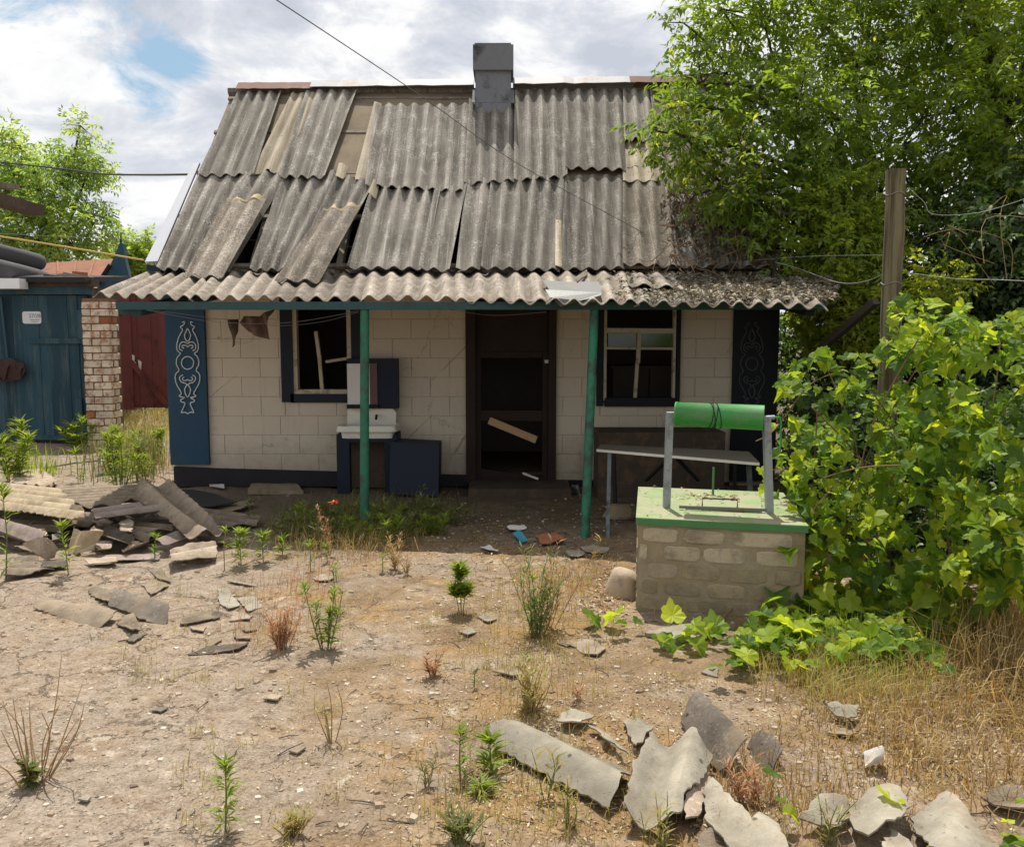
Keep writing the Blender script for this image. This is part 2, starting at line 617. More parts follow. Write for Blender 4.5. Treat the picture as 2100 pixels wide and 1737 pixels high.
M['brown'] = surf('dark brown door paint', (0.028, 0.0155, 0.011), 0.3, 4, 0.7, 0.3, 40, objvar=0.05)
M['teal'] = surf('teal beam paint', (0.028, 0.075, 0.078), 0.3, 4, 0.7, 0.4, 30, ((0.03, 0.05, 0.05), 0.3, 4))
M['green'] = surf('green post paint', (0.024, 0.145, 0.080), 0.35, 3, 0.6, 0.5, 40, ((0.035, 0.06, 0.045), 0.4, 9), spec=0.3)
M['brightgreen'] = surf('bright green enamel', (0.032, 0.26, 0.045), 0.35, 5, 0.55, 0.35, 40, ((0.10, 0.24, 0.09), 0.4, 9), spec=0.3, stretch=(0.4, 1, 1))
M['slabgreen'] = surf('worn green lid paint', (0.23, 0.305, 0.135), 0.25, 6, 0.85, 0.3, 60, ((0.31, 0.29, 0.19), 0.5, 7))
M['edgegreen'] = surf('green lid edge', (0.07, 0.21, 0.07), 0.2, 6, 0.7)
M['zinc'] = surf('galvanised steel', (0.30, 0.33, 0.34), 0.2, 9, 0.5, 0.15, 60, ((0.18, 0.19, 0.19), 0.3, 12), metallic=0.35)
M['leg_shaded'] = surf('chipped leg paint darkened for shade', (0.13, 0.15, 0.155), 0.3, 6, 0.7, 0.3, 40, ((0.05, 0.05, 0.05), 0.4, 8))  # grey darkened to stand in for the shadow on the table legs
M['steel'] = surf('grey sheet metal', (0.15, 0.152, 0.145), 0.15, 4, 0.5, 0.15, 20, ((0.26, 0.17, 0.12), 0.12, 3), metallic=0.3)
M['ridge_grey'] = surf('galvanised ridge', (0.27, 0.27, 0.285), 0.2, 4, 0.6, 0.1, 20, ((0.22, 0.14, 0.10), 0.12, 2))
M['ridge_rust'] = surf('rusted ridge', (0.19, 0.115, 0.09), 0.25, 5, 0.85, 0.3, 40, ((0.36, 0.29, 0.26), 0.12, 3))
M['rust'] = surf('rusted roof', (0.23, 0.095, 0.055), 0.3, 2, 0.85, 0.3, 30, ((0.12, 0.06, 0.045), 0.3, 1.4))
M['verge'] = surf('pale verge tin', (0.44, 0.45, 0.48), 0.06, 3, 0.6)
M['chimney'] = surf('sooty chimney render', (0.17, 0.18, 0.197), 0.18, 4, 0.9, 0.5, 30, ((0.05, 0.052, 0.058), 0.3, 3))
M['enamel'] = surf('white enamel', (0.70, 0.68, 0.58), 0.06, 5, 0.35, 0.05, 30, ((0.35, 0.26, 0.16), 0.08, 7), spec=0.5)
M['mirror'] = surf('clouded mirror', (0.78, 0.76, 0.74), 0.05, 4, 0.35, 0.02, 10)
M['redpeel'] = surf('peeling red backing', (0.17, 0.095, 0.09), 0.3, 6, 0.7)
M['wood'] = surf('grey wood', (0.20, 0.165, 0.125), 0.3, 5, 0.9, 0.6, 30, ((0.10, 0.08, 0.06), 0.3, 6), stretch=(1, 1, 0.2))
M['plank'] = surf('raw pine plank', (0.46, 0.29, 0.16), 0.2, 6, 0.8, 0.3, 30, ((0.2, 0.1, 0.05), 0.1, 14))
M['table'] = surf('old table board', (0.115, 0.10, 0.075), 0.25, 5, 0.7, 0.4, 30, ((0.12, 0.10, 0.08), 0.3, 4))
M['tabledge'] = surf('pale table edge', (0.62, 0.60, 0.54), 0.1, 6, 0.6)
M['darkwood'] = surf('dark stained wood', (0.075, 0.056, 0.040), 0.4, 5, 0.9, 0.5, 30, ((0.13, 0.08, 0.05), 0.3, 9))
M['black'] = surf('black rubber', (0.022, 0.022, 0.024), 0.3, 6, 0.8, 0.3, 30)
M['tyre'] = surf('dusty tyre', (0.075, 0.073, 0.075), 0.25, 4, 0.85, 0.3, 30)
M['bitumen'] = surf('bitumen', (0.018, 0.018, 0.02), 0.3, 4, 0.6)
M['cable'] = surf('cable', (0.03, 0.03, 0.032), 0.1, 4, 0.6)
M['cable_grey'] = surf('weathered cable', (0.10, 0.10, 0.10), 0.1, 4, 0.7)
M['wire'] = surf('wire', (0.26, 0.26, 0.26), 0.1, 4, 0.5, metallic=0.3)
M['yellow'] = surf('yellow gas pipe paint', (0.52, 0.38, 0.10), 0.12, 4, 0.5)
M['redgate'] = surf('dark red gate paint', (0.155, 0.045, 0.040), 0.2, 3, 0.6, 0.2, 20, ((0.07, 0.02, 0.018), 0.25, 2))
M['brick'] = surf('whitewashed brick', (0.60, 0.52, 0.41), 0.2, 9, 0.95, 0.6, 30, ((0.33, 0.165, 0.10), 0.34, 10), objvar=0.3)
M['brickred'] = surf('bare red brick', (0.32, 0.12, 0.06), 0.2, 12, 0.95, 0.5, 30, objvar=0.3)
M['brickjoint'] = surf('crumbled brick joint', (0.17, 0.10, 0.06), 0.3, 12, 0.95, 0.6, 40)
M['stone'] = surf('limestone block', (0.42, 0.35, 0.245), 0.25, 10, 0.95, 0.9, 40, ((0.24, 0.205, 0.14), 0.4, 5), objvar=0.35)
M['cement'] = surf('smeared cement', (0.245, 0.195, 0.118), 0.3, 7, 0.95, 0.9, 30, ((0.30, 0.26, 0.185), 0.35, 5))
M['stone_dull'] = surf('cement smeared block', (0.285, 0.23, 0.142), 0.3, 8, 0.95, 0.9, 30, ((0.19, 0.165, 0.11), 0.4, 5), objvar=0.3)
M['boulder'] = surf('tan boulder', (0.42, 0.33, 0.23), 0.2, 5, 0.95, 0.8, 30, ((0.28, 0.22, 0.15), 0.3, 7))
M['concrete'] = surf('old concrete', (0.36, 0.34, 0.30), 0.2, 5, 0.95, 0.6, 40)
M['postwood'] = surf('weathered log post', (0.20, 0.175, 0.10), 0.5, 14, 0.95, 1.0, 60, ((0.075, 0.06, 0.035), 0.5, 14), stretch=(1.6, 1.6, 0.07))
M['bark'] = surf('bark', (0.062, 0.05, 0.038), 0.4, 9, 0.95, 0.9, 30)
M['twig'] = surf('dry cane', (0.20, 0.13, 0.075), 0.3, 9, 0.9)
M['stem'] = surf('green stem', (0.12, 0.16, 0.045), 0.3, 9, 0.7)
M['drystem'] = surf('dry stem', (0.30, 0.20, 0.10), 0.3, 9, 0.9)
M['rag'] = surf('dirty brown rag', (0.16, 0.095, 0.07), 0.3, 7, 0.95, 0.4, 60, ((0.09, 0.06, 0.045), 0.3, 8))
M['rag2'] = surf('dirty olive rag', (0.085, 0.07, 0.045), 0.35, 9, 0.95, 0.4, 60)
M['sack'] = surf('brown sacking', (0.055, 0.035, 0.03), 0.3, 7, 0.95)
M['bluescrap'] = surf('blue plastic', (0.06, 0.30, 0.40), 0.15, 7, 0.5)
M['paper'] = surf('pale scrap', (0.66, 0.63, 0.58), 0.15, 7, 0.8)
M['sign'] = surf('white enamel plate', (0.72, 0.73, 0.74), 0.05, 7, 0.5)
M['ink'] = surf('faded print', (0.20, 0.21, 0.23), 0.2, 9, 0.7)
M['red'] = surf('orange red petals', (0.62, 0.10, 0.03), 0.2, 12, 0.6)


def leaf_mat(name, cols, trans, tmix=0.5, gloss=0.06):
    """Foliage that lets light through; cols = three base colours picked by the leaf's own random value."""
    m, t = new_mat(name)
    r = t.math('FRACT', t.math('ADD', t.rnd(), t.objrand()))
    c = t.ramp(r, [(0.0, cols[0]), (0.5, cols[1]), (1.0, cols[2])])
    co = t.coord()
    nz = t.math('MULTIPLY_ADD', t.noise(co, 2.2, 3, 0.6), 0.7, 0.65)
    c = t.mix(1.0, c, t.comb(nz, nz, nz), 'MULTIPLY')
    tc = t.mix(1.0, c, trans, 'MULTIPLY')
    df = t.n('ShaderNodeBsdfDiffuse', {'Color': c})
    tr = t.n('ShaderNodeBsdfTranslucent', {'Color': tc})
    gl = t.n('ShaderNodeBsdfGlossy', {'Color': (0.7, 0.75, 0.6, 1), 'Roughness': 0.5})
    a = t.n('ShaderNodeMixShader', {0: tmix, 1: df.outputs[0], 2: tr.outputs[0]})
    b = t.n('ShaderNodeMixShader', {0: gloss, 1: a.outputs[0], 2: gl.outputs[0]})
    t.n('ShaderNodeOutputMaterial', {'Surface': b.outputs[0]})
    return m


M['leaf_tree'] = leaf_mat('ash maple leaf', [(0.075, 0.13, 0.020), (0.145, 0.21, 0.022), (0.31, 0.34, 0.032)], (2.5, 2.35, 1.35), 0.54, 0.03)
M['leaf_far'] = leaf_mat('distant ash leaf', [(0.12, 0.19, 0.06), (0.17, 0.25, 0.065), (0.23, 0.29, 0.065)], (2.8, 2.6, 1.5), 0.55, 0.03)
M['leaf_dark'] = leaf_mat('shaded leaf', [(0.035, 0.065, 0.018), (0.05, 0.09, 0.02), (0.08, 0.12, 0.025)], (2.0, 2.2, 1.2), 0.4)  # green darkened so the leaf colour itself carries the undergrowth's shade
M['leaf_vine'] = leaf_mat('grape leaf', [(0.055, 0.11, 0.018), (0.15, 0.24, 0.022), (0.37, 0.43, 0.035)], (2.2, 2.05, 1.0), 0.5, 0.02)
M['leaf_shade'] = leaf_mat('shade toned grape leaf', [(0.04, 0.08, 0.018), (0.06, 0.11, 0.018), (0.09, 0.15, 0.022)], (2.2, 2.2, 1.1), 0.45, 0.02)  # darker grape leaf: the shade inside the vine is put into its colour
M['leaf_weed'] = leaf_mat('weed leaf', [(0.11, 0.17, 0.025), (0.16, 0.23, 0.03), (0.24, 0.29, 0.04)], (2.3, 2.1, 1.2), 0.45, 0.03)
M['leaf_weed2'] = leaf_mat('dull weed leaf', [(0.09, 0.11, 0.035), (0.13, 0.15, 0.04), (0.20, 0.19, 0.06)], (1.8, 1.7, 1.2), 0.4)
M['leaf_silver'] = leaf_mat('silvery weed leaf', [(0.30, 0.31, 0.26), (0.38, 0.38, 0.32), (0.45, 0.44, 0.36)], (1.2, 1.2, 1.0), 0.35)
M['straw'] = leaf_mat('straw', [(0.17, 0.095, 0.035), (0.33, 0.21, 0.07), (0.50, 0.37, 0.16)], (1.3, 1.2, 0.9), 0.35)
M['straw2'] = leaf_mat('yellow dry grass', [(0.30, 0.21, 0.07), (0.44, 0.34, 0.12), (0.30, 0.32, 0.07)], (1.3, 1.25, 0.9), 0.35)
M['redgrass'] = leaf_mat('red dry grass', [(0.38, 0.17, 0.08), (0.46, 0.24, 0.12), (0.50, 0.32, 0.18)], (1.3, 1.1, 0.9), 0.35)
M['deadleaf'] = leaf_mat('dead leaf', [(0.055, 0.045, 0.035), (0.105, 0.085, 0.062), (0.24, 0.195, 0.14)], (1.3, 1.2, 1.0), 0.3)
M['litter'] = leaf_mat('litter', [(0.20, 0.13, 0.07), (0.34, 0.25, 0.15), (0.52, 0.43, 0.31)], (1.2, 1.1, 1.0), 0.15)

# ground: reddish earth, pale dusty screed to the left, ochre patches, cracks, grit
gm, t = new_mat('trodden earth')
co = t.coord()
gx, gy, gz = t.sep(co)
wob = t.math('MULTIPLY', t.math('SUBTRACT', t.noise(co, 0.9, 6, 0.65), 0.5), 3.2)
n_big = t.noise(co, 0.55, 6, 0.62)
n_mid = t.noise(co, 2.6, 6, 0.68)
n_fine = t.noise(co, 14, 5, 0.72)
n_grit = t.noise(co, 85, 4, 0.75)
n_pat = t.noise(co, 1.15, 9, 0.66)
base = t.mix(t.ramp(n_mid, [(0.35, 0), (0.64, 1)]), (0.152, 0.100, 0.056), (0.270, 0.194, 0.117))
ochre = t.ramp(t.math('ADD', t.math('MULTIPLY', n_big, 0.5), t.math('MULTIPLY', t.noise(co, 1.7, 5, 0.6), 0.5)), [(0.49, 0), (0.56, 1)])
base = t.mix(t.math('MULTIPLY', ochre, 0.8), base, t.mix(t.ramp(n_fine, [(0.3, 0), (0.7, 1)]), (0.222, 0.133, 0.056), (0.303, 0.196, 0.089)))
palec = t.mix(t.ramp(n_fine, [(0.32, 0), (0.68, 1)]), (0.184, 0.147, 0.108), (0.353, 0.296, 0.240))
palec = t.mix(t.ramp(n_mid, [(0.50, 0), (0.66, 0.75)]), palec, (0.239, 0.173, 0.120))
# grey-white crusts with ragged edges everywhere, more of them to the left where a screed lies under the dust
crust = t.ramp(n_pat, [(0.515, 0), (0.56, 1)])
base = t.mix(t.math('MULTIPLY', crust, 0.5), base, palec)
pale_pos = t.ramp(t.math('ADD', t.math('MULTIPLY_ADD', gx, -0.42, 0.0), t.math('ADD', t.math('MULTIPLY', t.math('SUBTRACT', 4.6, gy), 0.10), t.math('MULTIPLY', wob, 0.75))), [(0.2, 0), (0.62, 1)])
base = t.mix(t.math('MULTIPLY', pale_pos, 0.72), base, palec)
spot = t.ramp(t.math('ADD', t.math('MULTIPLY', n_mid, 0.5), t.math('MULTIPLY', n_fine, 0.5)), [(0.565, 0), (0.63, 1)])
base = t.mix(t.math('MULTIPLY', spot, 0.6), base, (0.424, 0.380, 0.296))
dark = t.ramp(n_fine, [(0.31, 1), (0.42, 0)])
base = t.mix(t.math('MULTIPLY', dark, 0.7), base, (0.100, 0.070, 0.043))
stain = t.ramp(t.noise(t.mapping(co, loc=(7, 3, 1)), 5.5, 7, 0.7), [(0.60, 0), (0.70, 0.55)])
base = t.mix(stain, base, (0.111, 0.081, 0.052))
gr = t.ramp(n_grit, [(0.30, 0.5), (0.48, 0.98), (0.70, 1.4)])
base = t.mix(1.0, base, gr, 'MULTIPLY')
# darker brown earth from the porch eave back to the wall
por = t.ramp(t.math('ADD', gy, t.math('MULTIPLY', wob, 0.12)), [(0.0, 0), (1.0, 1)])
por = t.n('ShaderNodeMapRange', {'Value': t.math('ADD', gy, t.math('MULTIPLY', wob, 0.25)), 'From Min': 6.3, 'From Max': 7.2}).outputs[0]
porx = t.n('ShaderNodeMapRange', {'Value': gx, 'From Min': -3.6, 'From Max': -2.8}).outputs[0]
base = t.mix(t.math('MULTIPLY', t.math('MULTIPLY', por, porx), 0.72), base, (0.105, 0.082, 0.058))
vo = t.n('ShaderNodeTexVoronoi', {'Vector': t.vmath('ADD', co, t.comb(t.math('MULTIPLY', n_mid, 0.7), t.math('MULTIPLY', n_fine, 0.25), 0)).outputs[0], 'Scale': 2.1}, feature='DISTANCE_TO_EDGE').outputs['Distance']
crack = t.math('MULTIPLY', t.ramp(vo, [(0.0, 1), (0.014, 0)]), t.ramp(n_big, [(0.40, 0), (0.52, 1)]))
base = t.mix(t.math('MULTIPLY', crack, 0.75), base, (0.10, 0.07, 0.05))
hgt = t.math('ADD', t.math('ADD', t.math('MULTIPLY', n_fine, 0.7), t.math('MULTIPLY', n_grit, 0.35)), t.math('MULTIPLY', crack, -0.5))
M['ground'] = finish(gm, t, base, 0.95, t.bump(hgt, 0.8, 0.02), 0, 0.15)


# ------------------------------------------------------------------ ground
def axis(lo, hi, step, far_lo, far_hi):
    a = list(np.arange(lo, hi + 1e-6, step))
    s, x = step, lo
    pre = []
    while x > far_lo:
        s *= 1.28
        x -= s
        pre.append(x)
    s, x = step, hi
    post = []
    while x < far_hi:
        s *= 1.28
        x += s
        post.append(x)
    return np.array(pre[::-1] + a + post)


gxs, gys = axis(-4.6, 4.6, 0.03, -300, 300), axis(1.9, 9.2, 0.03, -120, 600)
GX, GY = np.meshgrid(gxs, gys)
GZ = gh(GX, GY)
gv = np.stack([GX, GY, GZ], -1).reshape(-1, 3)
nx_, ny_ = len(gxs), len(gys)
ii = (np.arange(ny_ - 1)[:, None] * nx_ + np.arange(nx_ - 1)[None]).ravel()
gt = np.concatenate([np.stack([ii, ii + 1, ii + nx_ + 1], 1), np.stack([ii, ii + nx_ + 1, ii + nx_], 1)])
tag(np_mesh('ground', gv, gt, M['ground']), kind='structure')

# ------------------------------------------------------------------ the house
WY = 9.1


def WX(px):
    return P(px, 800, WY).x


def WZ(py):
    return P(1050, py, WY).z


XL, XR = WX(347), WX(1590)
house = thing('house', 'low derelict cream block house with grey corrugated slate roof and open porch', 'house', ((XL + XR) / 2, 10.4, 0))
TOPZ = ROOF_Z0 + 0.02
# openings: x0, x1, z0, z1
OP = [(WX(584), WX(732), WZ(818), 2.02), (WX(960), WX(1140), 0.03, 2.02), (WX(1229), WX(1393), WZ(826), 2.02)]
wb = MB()
cuts = sorted(OP)
x = XL + 0.02
for (a, b, c, e) in cuts:
    wb.box((x, WY + 0.012, 0), (a, WY + 0.3, TOPZ))
    wb.box((a, WY + 0.012, 0), (b, WY + 0.3, c))
    wb.box((a, WY + 0.012, e), (b, WY + 0.3, TOPZ))
    x = b
wb.box((x, WY + 0.012, 0), (XR - 0.02, WY + 0.3, TOPZ))
wall = wb.build('wall', M['mortar'], house)
ob = MB()
BY = 13.6
ob.box((XL + 0.02, WY + 0.3, 0), (XL + 0.3, BY, TOPZ)).box((XR - 0.3, WY + 0.3, 0), (XR - 0.02, BY, TOPZ)).box((XL + 0.02, BY, 0), (XR - 0.02, BY + 0.3, TOPZ))
ob.build('side_wall', M['mortar'], house)
MB().box((XL + 0.3, WY + 0.31, 0.02), (XR - 0.3, BY, 0.10)).build('floor', M['darkwood'], house)
MB().box((XL + 0.3, WY + 0.31, 2.14), (XR - 0.3, BY, 2.2)).build('ceiling', M['darkwood'], house)
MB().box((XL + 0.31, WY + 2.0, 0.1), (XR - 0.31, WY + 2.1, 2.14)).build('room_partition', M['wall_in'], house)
for xx, sgn in ((XL + 0.04, 1), (XR - 0.12, 1)):
    MB().prism([(xx, WY + 0.02, TOPZ), (xx, BY + 0.28, TOPZ), (xx, RIDGE_Y, RIDGE_Z - 0.12)], (0.08, 0, 0)).build('gable', M['mortar'], house)

# painted concrete blocks, one by one
BX0, BX1 = WX(425), WX(1502)


def minus(rect, cut):
    x0, x1, z0, z1 = rect
    a, b, c, e = cut
    if x1 <= a or x0 >= b or z1 <= c or z0 >= e:
        return [rect]
    out = []
    if x0 < a:
        out.append((x0, a, z0, z1))
    if x1 > b:
        out.append((b, x1, z0, z1))
    xa, xb = max(x0, a), min(x1, b)
    if z0 < c:
        out.append((xa, xb, z0, c))
    if z1 > e:
        out.append((xa, xb, e, z1))
    return out


block_meshes = {}
rb = random.Random(5)
row_h, blk = WZ(694.5) - WZ(734.3), 0.392
z_start = WZ(734.3) - row_h * 7
WXoff = WX(496)
for row in range(0, 13):
    z0 = z_start + row * row_h
    z1 = z0 + row_h
    xs = WXoff + (0.0 if row % 2 else blk / 2) - blk * 12
    while xs < BX1:
        rects = [(max(xs, BX0), min(xs + blk, BX1), max(z0, 0.04), min(z1, TOPZ))]
        for c in OP:
            rects = [q for r_ in rects for q in minus(r_, c)]
        for (a, b, c, e) in rects:
            if b - a < 0.03 or e - c < 0.03:
                continue
            g = 0.0016
            dp = rb.uniform(-0.0015, 0.0015)
            key = (round(b - a, 3), round(e - c, 3))
            if key not in block_meshes:
                w_, h_ = (b - a) / 2 - g, (e - c) / 2 - g
                bm = bmesh.new()
                bmesh.ops.create_cube(bm, size=1)
                bmesh.ops.scale(bm, vec=(2 * w_, 0.026, 2 * h_), verts=bm.verts)
                fe = [ed for ed in bm.edges if all(v.co.y < 0 for v in ed.verts)]
                bmesh.ops.bevel(bm, geom=fe, offset=0.0025, segments=1, affect='EDGES')
                me = bpy.data.meshes.new('wall_block')
                bm.to_mesh(me)
                bm.free()
                me.materials.append(M['cream'])
                block_meshes[key] = me
            o = link('wall_block', block_meshes[key], wall)
            o.location = Vector(((a + b) / 2, WY + 0.0145 + dp, (c + e) / 2)) - WL[wall.name]
        xs += blk

# tarred plinth with a top that falls to the right
pz = lambda px, py: P(px, py, WY - 0.02).z
MB().prism([(WX(347) + 0.02, WY - 0.02, 0), (WX(960), WY - 0.02, 0), (WX(960), WY - 0.02, pz(955, 974)), (WX(425), WY - 0.02, pz(425, 960)), (WX(347) + 0.02, WY - 0.02, pz(347, 957))], (0, 0.035, 0)).build('plinth', M['plinth'], house)
MB().prism([(WX(1140), WY - 0.02, 0), (WX(1500), WY - 0.02, 0), (WX(1500), WY - 0.02, pz(1500, 990)), (WX(1140), WY - 0.02, pz(1140, 984))], (0, 0.035, 0)).build('plinth', M['plinth'], house)
# corner boards with scroll ornament
SCROLL_OUT = [(40, 598), (22, 592), (28, 615), (52, 630), (36, 652), (62, 700), (78, 760), (74, 800), (50, 822), (66, 838), (80, 868), (80, 905), (62, 942), (84, 968), (90, 1000), (82, 1040), (60, 1080), (45, 1112), (62, 1130), (38, 1138), (22, 1142), (50, 1158), (44, 1172), (20, 1180), (26, 1205), (46, 1250), (24, 1246), (0, 1258)]
SCROLL_IN = [[(0, 640), (22, 692), (0, 735), (-22, 692), (0, 640)],
             [(0, 775), (14, 763), (36, 764), (38, 778), (24, 784)], [(0, 775), (-14, 763), (-36, 764), (-38, 778), (-24, 784)],
             [(36, 802), (56, 790), (58, 762), (40, 740), (14, 742), (0, 752)], [(-36, 802), (-56, 790), (-58, 762), (-40, 740), (-14, 742), (0, 752)],
             [(0, 1010), (16, 1018), (34, 1014), (36, 1000), (24, 994)], [(0, 1010), (-16, 1018), (-34, 1014), (-36, 1000), (-24, 994)],
             [(34, 978), (54, 988), (58, 1008), (42, 1030), (18, 1036), (0, 1052)], [(-34, 978), (-54, 988), (-58, 1008), (-42, 1030), (-18, 1036), (0, 1052)],
             [(0, 1045), (22, 1085), (0, 1138), (-22, 1085), (0, 1045)]]


def smooth_path(p, k=4):
    p = [Vector(q) for q in p]
    out = []
    for i in range(len(p) - 1):
        a, b, c, e = p[max(i - 1, 0)], p[i], p[i + 1], p[min(i + 2, len(p) - 1)]
        for j in range(k):
            s_ = j / k
            out.append(0.5 * ((2 * b) + (c - a) * s_ + (2 * a - 5 * b + 4 * c - e) * s_ * s_ + (3 * b - a - 3 * c + e) * s_ ** 3))
    return out + [p[-1]]


def corner_board(px0, px1, pbot, mat, omat, pxc, label, dy=0):
    bd = MB().box((WX(px0), WY - 0.045, P(px0, pbot, WY).z), (WX(px1) - 0.002, WY + 0.008, TOPZ - 0.05)).build('corner_board', mat, house)
    bd['label'] = label
    s_ = MB()
    f = 0.28335
    yy = WY - 0.052

    def q(dx_, zy):
        return P(pxc + dx_ * f, 492.2 + zy * f + dy, yy)
    rad = 0.0065
    for sg in (1, -1):
        s_.tube(smooth_path([q(sg * a, b) for a, b in SCROLL_OUT], 3), rad, 5)
    for path in SCROLL_IN:
        s_.tube(smooth_path([q(a, b) for a, b in path], 4), rad, 5)
    s_.tube([q(44 * math.cos(a), 890 + 46 * math.sin(a)) for a in np.linspace(0, 2 * math.pi, 25)], rad, 5)
    s_.build('scroll_ornament', omat, bd)


corner_board(347, 427, 952, M['blue'], M['white'], 385, 'blue corner board with white scroll ornament')
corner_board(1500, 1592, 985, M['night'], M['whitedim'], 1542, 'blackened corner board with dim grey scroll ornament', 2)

# windows
def rail(mb, px0, py0, px1, py1, y0, y1):
    a, b = P(px0, py1, y0), P(px1, py0, y0)
    mb.box((a.x, y0, a.z), (b.x, y1, b.z))


wf = MB()
y0, y1 = WY - 0.04, WY + 0.1
rail(wf, 578, 560, 596, 825, y0, y1)
rail(wf, 722, 560, 737, 825, y0, y1)
rail(wf, 596, 808, 722, 826, y0, y1)
lw = wf.build('window_frame', M['dkblue'], house)
lw['label'] = 'dark blue frame of the smashed window beside the washstand'
sa = MB()
rail(sa, 594, 560, 605, 802, WY - 0.028, WY + 0.06)
rail(sa, 713, 560, 723, 802, WY - 0.028, WY + 0.06)
rail(sa, 594, 799, 723, 810, WY - 0.03, WY + 0.06)
sa.build('sash', M['sash'], lw)
MB().bar(P(648, 680, WY + 0.02), P(656, 738, WY + 0.02), 0.04, 0.035, (1, 0, 0)).bar(P(655, 730, WY + 0.02), P(661, 801, WY + 0.02), 0.035, 0.035, (1, 0, 0)).build('mullion', M['sash'], lw)
MB().bar(P(668, 742, WY + 0.02), P(714, 735, WY + 0.02), 0.03, 0.028).build('glazing_bar', M['sash'], lw)
wf = MB()
rail(wf, 1223, 560, 1240, 833, y0, y1)
rail(wf, 1386, 560, 1399, 834, y0, y1)
rail(wf, 1240, 816, 1386, 834, y0, y1)
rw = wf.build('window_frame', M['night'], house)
rw['label'] = 'blackened frame of the window behind the well'
sa = MB()
rail(sa, 1236, 560, 1246, 822, WY - 0.028, WY + 0.06)
sa.build('sash_stile', M['sash'], rw)
sa = MB()
rail(sa, 1379, 560, 1389, 822, WY - 0.028, WY + 0.06)
sa.build('sash_stile', M['sash'], rw)
MB().bar(P(1244, 678, WY + 0.0), P(1381, 679, WY + 0.0), 0.05, 0.05).build('transom', M['sash'], rw)
MB().bar(P(1242, 714, WY - 0.01), P(1381, 715, WY - 0.01), 0.03, 0.025).build('glazing_bar', M['sash'], rw)
MB().bar(P(1311, 684, WY + 0.02), P(1308, 745, WY + 0.02), 0.04, 0.04, (1, 0, 0)).bar(P(1307, 740, WY + 0.02), P(1302, 816, WY + 0.02), 0.035, 0.035, (1, 0, 0)).build('mullion', M['sash'], rw)
gl, tt = new_mat('dusty window glass')
tr_ = tt.n('ShaderNodeBsdfTransparent', {'Color': (0.75, 0.8, 0.78, 1)})
gs_ = tt.n('ShaderNodeBsdfGlossy', {'Color': (0.8, 0.85, 0.85, 1), 'Roughness': 0.12})
tt.n('ShaderNodeOutputMaterial', {'Surface': tt.n('ShaderNodeMixShader', {0: 0.05, 1: tr_.outputs[0], 2: gs_.outputs[0]}).outputs[0]})
for a, b in ((1247, 1305), (1315, 1379)):
    q0, q1 = P(a, 711, WY + 0.005), P(b, 684, WY + 0.005)
    MB().box((q0.x, WY + 0.004, q0.z), (q1.x, WY + 0.008, q1.z)).build('pane', gl, rw)

# doorway and door
df = MB()
rail(df, 956, 560, 974, 992, WY - 0.045, WY + 0.16)
rail(df, 1124, 560, 1142, 996, WY - 0.045, WY + 0.16)
dframe = df.build('door_frame', M['brown'], house)
tp = MB()
rail(tp, 974, 560, 1124, 722, WY + 0.06, WY + 0.10)
tp.build('transom_panel', M['brown'], dframe)
do = MB()
rail(do, 974, 722, 986, 988, WY + 0.03, WY + 0.085)
rail(do, 1112, 722, 1124, 990, WY + 0.03, WY + 0.085)
rail(do, 986, 722, 1112, 734, WY + 0.03, WY + 0.085)
rail(do, 986, 842, 1112, 863, WY + 0.03, WY + 0.085)
do.prism([P(986, 961, WY + 0.03), P(1112, 978, WY + 0.03), P(1112, 989, WY + 0.03), P(986, 986, WY + 0.03)], (0, 0.055, 0))
door = do.build('door', M['brown'], house)
door['label'] = 'dark brown door with both panels knocked out'
MB().box(tuple(P(1117, 745, WY + 0.0)), tuple(P(1126, 738, WY + 0.03) + Vector((0, 0.0, 0)))).build('latch', M['paper'], door)
MB().box((WX(965), WY - 0.55, -0.03), (WX(1165), WY - 0.025, 0.07)).build('step', M['darkwood'], house)
MB().box((WX(974), WY - 0.02, 0.0), (WX(1124), WY + 0.3, 0.028)).build('threshold', M['brown'], house)

# ------------- main roof
roof = MB().box((XL + 0.06, 9.2, ROOF_Z0 - 0.02), (XR - 0.06, 9.3, ROOF_Z0 + 0.06)).build('roof', M['wood'], house)
rf = MB()
for k in range(8):                             # rafters under the sheets
    xx = XL + 0.08 + (XR - XL - 0.2) * k / 7
    rf.bar((xx, ROOF_Y0 + 0.05, ROOF_Z0 - 0.13), (xx, RIDGE_Y, RIDGE_Z - 0.15), 0.06, 0.1, (0, -1, 0))
rf.build('rafter', M['wood'], roof)
bt = MB()
for s_ in (0.04, 0.27, 0.5, 0.74, 0.96):
    y_, z_ = ROOF_Y0 + (RIDGE_Y - ROOF_Y0) * s_, ROOF_Z0 + (RIDGE_Z - ROOF_Z0) * s_ - 0.06
    bt.bar((XL + 0.04, y_, z_), (XR - 0.04, y_, z_), 0.05, 0.03, ROOF_N)
bt.build('batten', M['wood'], roof)
